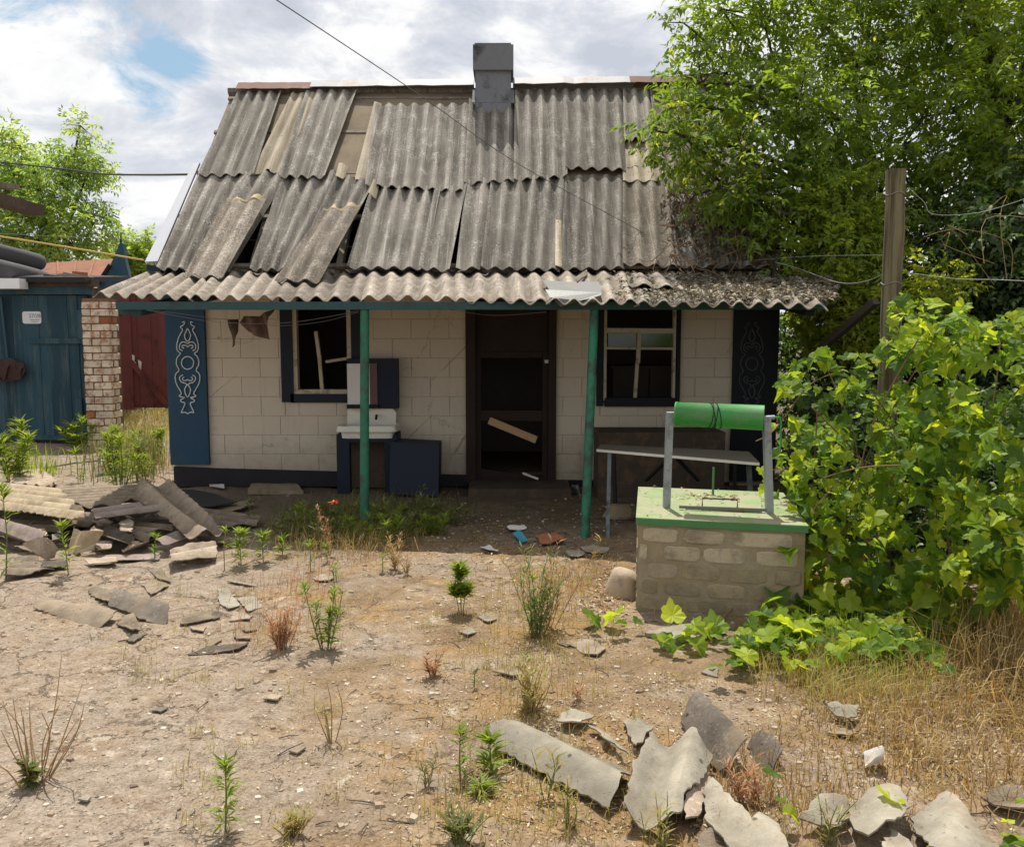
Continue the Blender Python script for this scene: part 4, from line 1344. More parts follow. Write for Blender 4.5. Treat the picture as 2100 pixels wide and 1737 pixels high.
cable('wire', [P(1862, 385, 6.0), P(1895, 415, 5.95), P(1915, 440, 5.9), P(2010, 436, 5.8), P(2120, 402, 5.6)], 0.0022, M['wire'], 'bent grey wire hooked on the top of the log post')
cable('wire', [P(1862, 560, 6.0), P(1960, 572, 5.8), P(2040, 574, 5.6), P(2130, 578, 5.4)], 0.0022, M['wire'], 'pale wire stretched above the vine right of the post')
cable('wire', [P(1860, 1150, 4.6), P(1980, 1134, 4.5), P(2120, 1112, 4.4)], 0.0025, M['wire'], 'thin wire low across the dark gap in the vine')
LL = 'washing lines under the porch'
cable('washing_line', [P(258, 630, 7.22), P(420, 650, 7.4), P(560, 668, 7.6), P(660, 660, 7.5), P(735, 640, 7.25)], 0.0018, M['wire'], 'lower sagging washing line under the porch', 'line', group=LL)
cable('washing_line', [P(300, 636, 7.22), P(440, 660, 7.3), P(590, 662, 7.35), P(735, 638, 7.2)], 0.0018, M['wire'], 'upper washing line passing the brown rag', 'line', group=LL)
cable('washing_line', [P(905, 632, 7.3), P(1010, 647, 7.5), P(1120, 640, 7.4)], 0.002, M['wire'], 'short slack line above the doorway', 'line', group=LL)


def cloth(name, poly, Y, mat, label, seed):
    bm = bmesh.new()
    vs = [bm.verts.new(P(a, b, Y)) for a, b in poly]
    f = bm.faces.new(vs)
    bmesh.ops.triangulate(bm, faces=[f])
    bmesh.ops.subdivide_edges(bm, edges=bm.edges[:], cuts=5, use_grid_fill=True)
    c_ = sum((v.co for v in bm.verts), Vector()) / len(bm.verts)
    for v in bm.verts:
        v.co.y += 0.05 * math.sin(v.co.x * 46 + v.co.z * 14 + seed) + 0.03 * mnoise.noise(v.co * 14)
    bmesh.ops.solidify(bm, geom=bm.faces[:], thickness=0.004)
    for v in bm.verts:
        v.co -= c_
    me = bpy.data.meshes.new(name)
    bm.to_mesh(me)
    bm.free()
    me.materials.append(mat)
    me.polygons.foreach_set('use_smooth', [True] * len(me.polygons))
    return tag(link(name, me, None, c_), label, 'rag')


cloth('rag', [(496, 648), (530, 649), (562, 633), (552, 651), (551, 697), (530, 690), (506, 680), (492, 662)], 7.45, M['rag'], 'wide brownish red rag hanging crookedly from the washing line', 0)
cloth('rag', [(468, 656), (486, 655), (488, 680), (485, 706), (474, 713), (474, 688), (467, 672)], 7.45, M['rag2'], 'narrow olive rag dangling on the washing line', 2)
cloth('plastic_bag', [(1172, 995), (1186, 992), (1192, 1015), (1188, 1042), (1176, 1046), (1170, 1022)], 8.75, M['steel'], 'crumpled grey bag stuffed by the step right of the doorway', 5)['category'] = 'bag'
tag(MB().bar(P(1676, 722, 8.3), P(1796, 618, 7.7), 0.07, 0.06).build('leaning_pole', M['bark']), 'dark pole leaning in the foliage between the house end and the log post', 'pole')

# ------------------------------------------------------------------ left: blue shed, brick pillar, red gate, rusty outbuilding
SY = 12.6
sh = thing('shed', 'blue plank shed with white number plate at the left edge', 'shed', tuple(P(80, 905, SY).xy) + (0,))
sz = lambda px, py, Y=SY: P(px, py, Y)


def sbox(mb, px0, py0, px1, py1, ya, yb):
    a, b = P(px0, py1, ya), P(px1, py0, ya)
    mb.box((a.x, ya, a.z), (b.x, yb, b.z))
    return mb


edges = [-60, -38, -16, 4, 12, 31, 40, 58, 76, 96, 116, 136, 157, 178]
rsd = random.Random(3)
for i in range(len(edges) - 1):
    a, b = edges[i], edges[i + 1]
    bot = 905
    if a in (12, 31, 40) and True:
        bot = 905 if a == 40 else 842 if a == 31 else 905
    dy_ = rsd.uniform(-0.008, 0.008) + (0.02 if 40 <= a < 157 else 0.0)
    mb = MB()
    sbox(mb, a + 0.7, 606 if a >= 40 else 600, b - 0.7, bot - 2, SY - dy_, SY + 0.03 - dy_)
    o = mb.build('plank', M['shedblue'], sh)
sbox(MB(), -60, 588, 184, 604, SY - 0.06, SY + 0.06).build('lintel_board', M['shedblue'], sh)
sbox(MB(), -60, 575, 190, 588, SY - 0.1, SY + 0.1).build('dark_fascia', M['darkwood'], sh)
sbox(MB(), 61, 694, 168, 705, SY - 0.05, SY - 0.02).build('batten', M['shedblue'], sh)
sbox(MB(), 159, 636, 168, 694, SY - 0.05, SY - 0.02).build('batten', M['shedblue'], sh)
sbox(MB(), 158, 636, 178, 642, SY - 0.055, SY - 0.022).build('batten', M['shedblue'], sh)
sbox(MB(), 158, 818, 167, 866, SY - 0.05, SY - 0.02).build('batten', M['shedblue'], sh)
sbox(MB(), 52, 894, 150, 902, SY - 0.05, SY - 0.02).build('batten', M['shedblue'], sh)
MB().bar(P(3, 610, SY - 0.07), P(17, 736, SY - 0.07), 0.06, 0.03, (1, 0, 0)).bar(P(16, 735, SY - 0.07), P(28, 738, SY - 0.07), 0.05, 0.03).build('brace', M['shedblue'], sh)
pl8 = MB()
a_, b_ = P(47, 664, SY - 0.03), P(84, 639, SY - 0.03)
w_, h_ = (b_.x - a_.x) / 2, (b_.z - a_.z) / 2
cx_, cz_ = (a_.x + b_.x) / 2, (a_.z + b_.z) / 2
poly = []
for k in range(4):
    for j in range(4):
        a = math.pi / 2 * (k + j / 3)
        sx_, sz_ = (1 if k in (0, 3) else -1), (1 if k in (0, 1) else -1)
        poly.append((cx_ + sx_ * (w_ - 0.03) + 0.03 * math.cos(a), SY - 0.035, cz_ + sz_ * (h_ - 0.03) + 0.03 * math.sin(a)))
pl8.prism(poly, (0, 0.008, 0))
plate = pl8.build('number_plate', M['sign'], sh)


def text(body, x, z, size, mat, parent, Y):
    cu = bpy.data.curves.new('lettering', 'FONT')
    cu.body = body
    cu.size = size
    cu.align_x = 'CENTER'
    cu.extrude = 0.0015
    tmp = bpy.data.objects.new('lettering', cu)
    COL.objects.link(tmp)
    dg = bpy.context.evaluated_depsgraph_get()
    me = bpy.data.meshes.new_from_object(tmp.evaluated_get(dg))
    bpy.data.objects.remove(tmp)
    me.materials.clear()
    me.materials.append(mat)
    o = link('lettering', me, parent)
    o.rotation_euler = (math.pi / 2, 0, 0)
    o.location = Vector((x, Y, z)) - WL[parent.name]
    return o


text('27/28', cx_ + 0.045, cz_ - 0.0, 0.075, M['ink'], plate, SY - 0.0375)
MB().box((cx_ - 0.03, SY - 0.0375, cz_ - 0.035), (cx_ + 0.11, SY - 0.034, cz_ - 0.026)).box((cx_ - 0.01, SY - 0.0375, cz_ - 0.062), (cx_ + 0.09, SY - 0.034, cz_ - 0.054)).build('lettering', M['ink'], plate)
# shed body and roof
a_, b_ = P(-300, 900, SY), P(184, 590, SY)
MB().box((a_.x, SY + 0.05, -0.1), (b_.x, SY + 0.9, b_.z)).build('shed_body', M['darkwood'], sh)
MB().prism([(a_.x, SY - 0.25, P(0, 578, SY).z), (b_.x + 0.06, SY - 0.25, P(0, 581, SY).z), (b_.x + 0.06, SY + 1.2, P(0, 581, SY).z + 0.10), (a_.x, SY + 1.2, P(0, 578, SY).z + 0.2)], (0, 0, 0.07)).build('shed_roof', M['bitumen'], sh)
sbox(MB(), -40, 571, 39, 592, SY - 0.42, SY - 0.2).build('white_soffit', M['sign'], sh)
rj = random.Random(8)
RJ = 'scrap lying on the blue shed roof'
for (pa, pb, w, m_, lb) in (((93, 566), (140, 572), 0.10, 'darkwood', 'dark plank lying on the right part of the shed roof'), ((120, 569), (182, 582), 0.09, 'slate_dark', 'dark slate scrap at the right corner of the shed roof'),
                            ((134, 562), (188, 572), 0.14, 'slate_grey', 'grey slate slab tilted on the shed roof by the rusty roof'), ((60, 577), (112, 583), 0.05, 'brickred', 'strip of broken brick under the shed eave'), ((118, 566), (140, 564), 0.06, 'slate_tan', 'small tan slate piece on the shed roof'),
                            ((150, 560), (178, 563), 0.06, 'brickred', 'red brick rubble on the shed roof'), ((172, 571), (190, 579), 0.05, 'darkwood', 'short dark offcut at the shed roof corner')):
    tag(MB().bar(P(*pa, SY - 0.05), P(*pb, SY - 0.05), w, 0.05).build('roof_scrap', M[m_]), lb, 'scrap', RJ)


def tyre(c, R_, r_, tilt, label):
    mb = MB()
    q_ = Matrix.Rotation(tilt[0], 3, 'X') @ Matrix.Rotation(tilt[1], 3, 'Y')
    n, k_ = 48, 12
    vs = []
    for i in range(n):
        a = 2 * math.pi * i / n
        for j in range(k_):
            b = 2 * math.pi * j / k_
            rr_ = R_ + r_ * math.copysign(abs(math.cos(b)) ** 0.7, math.cos(b))
            if j in (0, 1, k_ - 1) and i % 2:
                rr_ -= 0.012
            vs.append(Vector(c) + q_ @ Vector((rr_ * math.cos(a), rr_ * math.sin(a), r_ * 0.95 * math.sin(b))))
    fs = [(i * k_ + j, ((i + 1) % n) * k_ + j, ((i + 1) % n) * k_ + (j + 1) % k_, i * k_ + (j + 1) % k_) for i in range(n) for j in range(k_)]
    mb.add(vs, fs, True)
    tag(mb.build('tyre', M['tyre'], None, c), label, 'tyre', 'big tyres on the shed roof')


c_ = P(-14, 556, SY + 0.25)
tyre((c_.x, c_.y, c_.z + 0.02), 0.62, 0.15, (R(-5), R(12)), 'lower big dusty tyre lying on the shed roof')
tyre((c_.x - 0.12, c_.y + 0.35, c_.z + 0.30), 0.52, 0.13, (R(-3), R(14)), 'upper dusty tyre leaning on another at the left edge')
tag(MB().bar(P(-50, 398, 8.0), P(74, 432, 9.0), 0.16, 0.10).build('roof_beam', M['darkwood']), 'dark beam end jutting in above the blue shed', 'beam')
tag(MB().bar(P(-50, 376, 8.2), P(30, 384, 8.7), 0.10, 0.05).build('roof_board', M['wood']), 'grey board end above the dark beam', 'board')

cs = MB()
q_ = [(-20, 738), (30, 736), (52, 745), (58, 760), (44, 778), (10, 784), (-20, 786)]
bm = bmesh.new()
f = bm.faces.new([bm.verts.new(P(a, b, SY - 0.12)) for a, b in q_])
bmesh.ops.triangulate(bm, faces=[f])
bmesh.ops.subdivide_edges(bm, edges=bm.edges[:], cuts=4)
for v in bm.verts:
    v.co.y += 0.10 * mnoise.noise(v.co * 7)
bmesh.ops.solidify(bm, geom=bm.faces[:], thickness=0.03)
me = bpy.data.meshes.new('sack')
bm.to_mesh(me)
bm.free()
me.materials.append(M['sack'])
tag(link('sack', me), 'crumpled dark brown sack hung across the blue shed planks', 'sack')

# brick pillar
PYY = 12.3
p0, p1 = P(178, 880, PYY), P(221, 612, PYY)
pil = thing('brick_pillar', 'peeling whitewashed brick pillar between the blue shed and the red gate', 'pillar', ((p0.x + p1.x) / 2, PYY + 0.2, 0))
pw = p1.x - p0.x
MB().box((p0.x + 0.012, PYY + 0.012, -0.05), (p1.x - 0.012, PYY + 0.27, p1.z)).build('pillar_core', M['brickjoint'], pil)
rbk = random.Random(21)
ch_ = 0.102
bmesh_cache = {}
nrow = int(p1.z / ch_)
for r_ in range(nrow + 1):
    z0 = r_ * ch_
    if z0 + 0.04 > p1.z:
        continue
    hh = min(ch_ - 0.014, p1.z - z0 - 0.004)
    for (a, b) in ([(0, 0.66), (0.66, 1)] if r_ % 2 else [(0, 0.34), (0.34, 1)]):
        w_ = (b - a) * pw - 0.012
        mt = 'brickred' if (r_ == 4 and a == 0) or (r_ == nrow - 3 and b == 1) else 'brick'
        key = (round(w_, 3), round(hh, 3), mt)
        if key not in bmesh_cache:
            bm = bmesh.new()
            bmesh.ops.create_cube(bm, size=1)
            bmesh.ops.scale(bm, vec=(w_, 0.1, hh), verts=bm.verts)
            bmesh.ops.bevel(bm, geom=bm.edges[:], offset=0.008, segments=1, affect='EDGES')
            for v in bm.verts:
                v.co += Vector((rbk.uniform(-1, 1), rbk.uniform(-1, 1), rbk.uniform(-1, 1))) * 0.004
            me = bpy.data.meshes.new('brick')
            bm.to_mesh(me)
            bm.free()
            me.materials.append(M[mt])
            bmesh_cache[key] = me
        o = link('brick', bmesh_cache[key], pil)
        o.location = Vector((p0.x + (a + b) / 2 * pw, PYY + 0.05 - rbk.uniform(0.0, 0.014), z0 + hh / 2)) - WL[pil.name]
        o.rotation_euler = (0, 0, rbk.uniform(-0.03, 0.03))
    o = link('brick', bmesh_cache[key], pil)
    o.location = Vector((p1.x - 0.045, PYY + 0.18, z0 + hh / 2)) - WL[pil.name]
    o.rotation_euler = (0, 0, math.pi / 2)
    o.scale = (1, 1, 1)
# red gate
GYY = 15.5
gate = thing('gate', 'dark red plank gate with a diagonal brace behind the brick pillar', 'gate', tuple(P(300, 835, GYY).xy) + (0.1,))
ge = [262, 276, 290, 305, 320, 335, 350, 365]
for a, b in zip(ge[:-1], ge[1:]):
    sbox(MB(), a + 0.25, 590, b - 0.25, 836, GYY + rsd.uniform(-0.01, 0.01), GYY + 0.03).build('plank', M['redgate'], gate)
MB().bar(P(268, 742, GYY - 0.03), P(346, 835, GYY - 0.03), 0.09, 0.03, (0, -1, 0)).build('brace', M['redgate'], gate)
sbox(MB(), 250, 585, 264, 840, GYY - 0.02, GYY + 0.12).build('gate_post', M['redgate'], gate)
pe = MB()
for (a, b, c, e) in ((269, 726, 276, 748), (274, 740, 279, 752), (283, 738, 290, 762), (284, 762, 289, 775)):
    pe.prism([P(a, b, GYY - 0.014), P(c, b + 4, GYY - 0.014), P(c - 1, e, GYY - 0.014), P(a + 2, e - 5, GYY - 0.014)], (0, 0.004, 0))
pe.build('bare_patch', M['paper'], gate)
# rusty outbuilding
ry = 15.8
ru = thing('outbuilding', 'small outbuilding with rusty sheet roof and blue finialled gable', 'shed', tuple(P(165, 800, ry).xy) + (0,))
MB().box((P(60, 600, ry).x, ry + 0.1, 0), (P(228, 600, ry).x, ry + 3, P(150, 590, ry).z)).build('wall', M['darkwood'], ru)
mb = MB()
mb.prism([P(88, 574, ry), P(214, 566, ry), P(232, 531, ry + 1.9), P(80, 540, ry + 1.9)], (0, 0, -0.03))
mb.build('roof', M['rust'], ru)
for k in range(1, 4):
    f = k / 4
    MB().bar(P(88, 574, ry).lerp(P(214, 566, ry), f) + Vector((0, 0, 0.012)), P(80, 540, ry + 1.9).lerp(P(232, 531, ry + 1.9), f) + Vector((0, 0, 0.012)), 0.035, 0.02).build('roof_seam', M['rust'], ru)
for k in range(14):
    xx = P(96 + k * 8.5, 580, ry - 0.02)
    MB().box((xx.x - 0.035, ry - 0.04, xx.z - 0.035), (xx.x + 0.03, ry + 0.08, xx.z + 0.03 + 0.02 * rsd.random())).build('brick', M['brickred'], ru)
gy_ = 14.6
mb = MB()
mb.prism([P(200, 586, gy_), P(222, 556, gy_), P(240, 512, gy_), P(244, 500, gy_), P(252, 500, gy_), P(256, 530, gy_), P(268, 580, gy_), P(268, 600, gy_), P(200, 600, gy_)], (0, 0.1, 0))
mb.build('gable', M['shedblue'], ru)
MB().tube([P(248, 500, gy_ + 0.05), P(248, 478, gy_ + 0.05)], [0.02, 0.008], 6).build('finial', M['dkblue'], ru)
MB().bar(P(199, 585, gy_ - 0.02), P(226, 543, gy_ - 0.02), 0.05, 0.05, (0, -1, 0)).build('bargeboard', M['night'], ru)
# scrap on the ground by the shed
tag(MB().tube([G(92, 960), G(150, 950, 0.05), G(205, 944, 0.08)], 0.012, 6).build('pole', M['wood']), 'thin grey pole on the ground in front of the blue shed', 'pole')
tag(MB().bar(G(200, 946, 0.05), G(242, 942, 0.08), 0.05, 0.02).build('slat', M['paper']), 'white slat in the weeds below the brick pillar', 'slat')
tag(MB().bar(G(80, 983, 0.03), G(106, 979, 0.04), 0.07, 0.015).build('paper_scrap', M['paper']), 'white scrap lying beyond the left end of the slate heap', 'litter')

# ------------------------------------------------------------------ broken slate on the ground
SG = 'broken slate pieces fallen around the yard'


def shard(label, poly, z, ax_, mat, amp=0.02, pitch=0.15, phase=0.0, thick=0.0065, rough=0.009, name='slate_piece', seed=None, cat='slate piece', group=SG, bend=0.0):
    seed = seed if seed is not None else int(poly[0][0] * 7 + poly[0][1])
    rr = random.Random(seed)
    pts = []
    for q in poly:
        zz = q[2] if len(q) > 2 else z
        g = G(q[0], q[1], zz)
        pts.append(g)
    i, j = ax_
    a = pts[j] - pts[i]
    a.z = 0
    a.normalize()
    c = Vector((-a.y, a.x, 0))
    out = []
    n = len(pts)
    for k in range(n):
        p_, q_ = pts[k], pts[(k + 1) % n]
        L_ = (q_ - p_).length
        m_ = max(1, int(L_ / 0.022))
        e_ = (q_ - p_).normalized()
        pr = Vector((-e_.y, e_.x, 0))
        for s_ in range(m_):
            w = p_.lerp(q_, s_ / m_)
            if s_:
                w = w + pr * rr.uniform(-1, 1) * rough
            out.append(w)
    bm = bmesh.new()
    vs = [bm.verts.new(w) for w in out]
    try:
        f = bm.faces.new(vs)
    except ValueError:
        return None
    if f.normal.z < 0:
        f.normal_flip()
    bmesh.ops.triangulate(bm, faces=[f])
    cs_ = [v.co.dot(c) for v in bm.verts]
    k = min(cs_)
    c0 = k
    st = pitch / 7
    while k < max(cs_):
        bmesh.ops.bisect_plane(bm, geom=bm.verts[:] + bm.edges[:] + bm.faces[:], plane_co=c * k, plane_no=c, dist=1e-5)
        k += st
    as_ = [v.co.dot(a) for v in bm.verts]
    k = min(as_) + 0.08
    am = (min(as_) + max(as_)) / 2
    while k < max(as_):
        bmesh.ops.bisect_plane(bm, geom=bm.verts[:] + bm.edges[:] + bm.faces[:], plane_co=a * k, plane_no=a, dist=1e-5)
        k += 0.1
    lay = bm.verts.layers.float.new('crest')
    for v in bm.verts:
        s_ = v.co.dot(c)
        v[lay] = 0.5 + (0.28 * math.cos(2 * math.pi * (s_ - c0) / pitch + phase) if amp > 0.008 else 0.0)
        v.co.z += amp * math.cos(2 * math.pi * (s_ - c0) / pitch + phase) + 0.004 * mnoise.noise(v.co * 4 + Vector((seed, 0, 0))) + 0.0012 * mnoise.noise(v.co * 19) + bend * (v.co.dot(a) - am) ** 2
    for fc_ in bm.faces:
        fc_.normal_update()
        if fc_.normal.z < 0:
            fc_.normal_flip()
    rim_ = [(ed.verts[0], ed.verts[1], ed.link_faces[0]) for ed in bm.edges if len(ed.link_faces) == 1]
    under = {v: bm.verts.new(v.co - Vector((0, 0, thick))) for v in bm.verts[:]}
    for v, w in under.items():
        w[lay] = v[lay]
    for fc_ in bm.faces[:]:
        bm.faces.new([under[v] for v in reversed(fc_.verts)])
    for va, vb, _ in rim_:
        try:
            bm.faces.new((va, vb, under[vb], under[va]))
        except ValueError:
            pass
    bmesh.ops.recalc_face_normals(bm, faces=bm.faces[:])
    c_ = sum((v.co for v in bm.verts), Vector()) / len(bm.verts)
    for v in bm.verts:
        v.co -= c_
    me = bpy.data.meshes.new(name)
    bm.to_mesh(me)
    bm.free()
    me.materials.append(M[mat])
    me.polygons.foreach_set('use_smooth', [True] * len(me.polygons))
    me.update()
    me.set_sharp_from_angle(angle=0.75)
    dz_ = float(gh(c_.x, c_.y))
    return tag(link(name, me, None, c_ + Vector((0, 0, dz_))), label, cat, group)


# the heap at the left
shard('broad cream slate sheet on top of the left end of the heap', [(-60, 992), (18, 995), (121, 1006), (134, 1018), (174, 1050), (172, 1068), (140, 1058), (60, 1046), (-60, 1034)], 0.25, (1, 2), 'slate_cream', amp=0.024, pitch=0.15)
shard('shaded grey slate sheet under the cream one', [(-40, 1046), (20, 1040), (185, 1040), (196, 1072), (120, 1084), (30, 1088), (-40, 1086)], 0.11, (1, 2), 'slate')
shard('ribbed grey slate sheet behind the cream one in the heap', [(122, 1005), (145, 1000), (302, 990), (330, 1003), (270, 1022), (205, 1033), (130, 1028)], 0.20, (1, 2), 'slate', amp=0.022)
shard('pale-edged slate sheet lying flat at the back of the heap', [(30, 968), (84, 962), (118, 985), (100, 996), (20, 990)], 0.05, (0, 1), 'slate_tan')
shard('long mauve slate strip running across the heap', [(190, 1042), (228, 1036), (349, 1020), (351, 1036), (262, 1052), (197, 1063)], 0.23, (1, 2), 'slate_pink', amp=0.012, pitch=0.2)
shard('big ribbed sheet sloping down from the top of the heap', [(246, 1001, .30), (290, 988, .34), (345, 984, .36), (398, 1032, .24), (458, 1084, .17), (420, 1092, .17), (384, 1091, .17), (345, 1052, .22)], 0.2, (1, 5), 'slate', amp=0.036, pitch=0.18, rough=0.008)
shard('flat slate sheet sticking out from the right end of the heap', [(394, 1036), (470, 1041), (535, 1054), (527, 1068), (440, 1074), (415, 1060)], 0.08, (0, 2), 'slate', amp=0.012)
shard('black bitumen board in the shade beside the heap', [(352, 1000), (392, 999), (440, 1008), (486, 1024), (440, 1033), (393, 1036), (362, 1018)], 0.10, (0, 3), 'bitumen', amp=0.0, name='bitumen_board', cat='board', group=None)
shard('olive board under the black one in the porch shade', [(436, 1038), (508, 1020), (520, 1028), (474, 1043)], 0.06, (0, 1), 'cement', amp=0.0, name='board', cat='board', group=None)
shard('narrow ribbed slate strip low in the middle of the heap', [(228, 1068), (290, 1058), (352, 1064), (354, 1080), (300, 1083), (228, 1083)], 0.12, (0, 3), 'slate', amp=0.012)
shard('small square slate chip on the middle of the heap', [(246, 1068), (262, 1062), (273, 1068), (269, 1089), (247, 1088)], 0.18, (0, 3), 'slate_tan', amp=0.004)
shard('dark curled slate in the middle front of the heap', [(197, 1078), (230, 1082), (275, 1103), (257, 1117), (225, 1108), (206, 1096)], 0.10, (0, 2), 'slate_dark', amp=0.022, pitch=0.2)
shard('dark slate beside the curled one in the heap', [(264, 1086), (312, 1097), (300, 1110), (262, 1104)], 0.08, (0, 1), 'slate', amp=0.02)
shard('short mauve slate trough at the front right of the heap', [(318, 1112), (352, 1095), (390, 1085), (404, 1102), (345, 1117)], 0.10, (0, 2), 'slate_pink', amp=0.016, pitch=0.2)
shard('small rounded tan slate strip in front of the heap', [(249, 1124), (275, 1112), (297, 1107), (303, 1114), (261, 1128)], 0.07, (0, 2), 'slate_tan', amp=0.02, pitch=0.14)
shard('pinkish tan slate gutter lying apart right of the heap', [(348, 1138), (395, 1126), (442, 1119), (447, 1130), (444, 1143), (400, 1149), (352, 1158)], 0.07, (0, 2), 'slate_tan', amp=0.024, pitch=0.24, phase=math.pi, rough=0.006)
shard('brown curved slate at the left edge of the heap', [(-12, 1068), (20, 1078), (60, 1088), (94, 1102), (72, 1113), (40, 1106), (-12, 1098)], 0.13, (0, 2), 'slate_pink', amp=0.035, pitch=0.2)
shard('square tan slate tilted toward the viewer at the heap front', [(46, 1117, .10), (79, 1104, .17), (100, 1116, .17), (119, 1128, .12), (112, 1145, .05), (92, 1153, .02)], 0.1, (1, 4), 'slate_tan', amp=0.016, rough=0.006)
shard('pale torn slate with spiky edges in the heap', [(142, 1117, .05), (150, 1098, .12), (153, 1081, .2), (168, 1092, .18), (184, 1092, .18), (193, 1079, .22), (201, 1092, .17), (213, 1094, .17), (200, 1106, .12), (194, 1130, .04), (165, 1136, .03), (141, 1140, .02)], 0.1, (3, 9), 'slate_cream', amp=0.012, rough=0.016)
shard('cream flake beside the brown curved slate', [(70, 1086), (92, 1083), (98, 1098), (76, 1100)], 0.13, (0, 1), 'slate_cream', amp=0.01)
shard('second cream flake left of the spiky slate', [(102, 1094), (118, 1090), (124, 1104), (108, 1109)], 0.1, (0, 1), 'slate_grey', amp=0.01)
shard('flat grey slate sheet at the lower left edge', [(6, 1186), (20, 1160), (33, 1147), (78, 1148), (86, 1166), (112, 1172)], 0.05, (2, 3), 'slate', amp=0.012)
shard('dark flat slate right of the lower left sheet', [(78, 1154), (131, 1151), (138, 1163), (86, 1172)], 0.045, (0, 1), 'slate_dark', amp=0.008)
shard('buff slate flake right of the spiky piece', [(194, 1116), (230, 1114), (228, 1126), (203, 1133)], 0.06, (0, 1), 'slate_tan', amp=0.008)
shard('brown flat slate strip in front of the heap', [(175, 1154), (235, 1148), (242, 1158), (186, 1164)], 0.03, (0, 1), 'slate_tan', amp=0.006)
shard('grey slate strip between weeds in front of the heap', [(200, 1140), (270, 1136), (330, 1140), (325, 1148), (230, 1150)], 0.025, (0, 2), 'slate_pink', amp=0.006)
shard('thin slate lying right of the mauve trough', [(405, 1108), (470, 1108), (520, 1112), (470, 1120), (410, 1118)], 0.04, (0, 2), 'slate', amp=0.006)
rh = random.Random(77)
for k in range(30):                            # small rubble inside the heap
    a, b = rh.uniform(-10, 470), rh.uniform(1010, 1125)
    if b > 1090 and a > 330:
        continue
    s_ = rh.uniform(8, 24)
    an = rh.uniform(0, 6.28)
    shard('small slate fragment lodged in the heap of broken roofing', [(a + s_ * math.cos(an + q * 1.57 + rh.uniform(-.3, .3)) * rh.uniform(.6, 1.2), b + 0.45 * s_ * math.sin(an + q * 1.57) * rh.uniform(.6, 1.2)) for q in range(4)][::-1],
          rh.uniform(0.02, 0.13), (0, 1), rh.choice(['slate', 'slate', 'slate_dark', 'slate_tan', 'slate_pink']), amp=0.01, seed=k, group='small slate fragments in the heap')
# scattered in the middle left
shard('long half-round slate piece left of the yard centre', [(68, 1246), (90, 1235), (165, 1248), (241, 1262), (232, 1272), (192, 1283), (130, 1264)], 0.02, (1, 3), 'slate', amp=0.03, pitch=0.3, phase=math.pi, rough=0.006)
shard('grey slate scrap tucked behind the arched pieces', [(180, 1208), (194, 1202), (242, 1220), (220, 1237), (195, 1222)], 0.03, (0, 2), 'slate', amp=0.014, pitch=0.2)
shard('arched dark slate piece with a deep shadow', [(221, 1231, .05), (238, 1216, .06), (300, 1233, .06), (347, 1248, .05), (345, 1262, .05), (331, 1275, .03), (306, 1260, .05), (262, 1244, .05)], 0.05, (1, 3), 'slate_dark', amp=0.035, pitch=0.26, phase=math.pi, rough=0.006)
shard('broken end of the long half-round slate', [(238, 1269), (255, 1262), (274, 1261), (291, 1280), (273, 1294), (255, 1284)], 0.025, (0, 3), 'slate', amp=0.018, pitch=0.2)
SM = 'small slate shards strewn over bare earth'
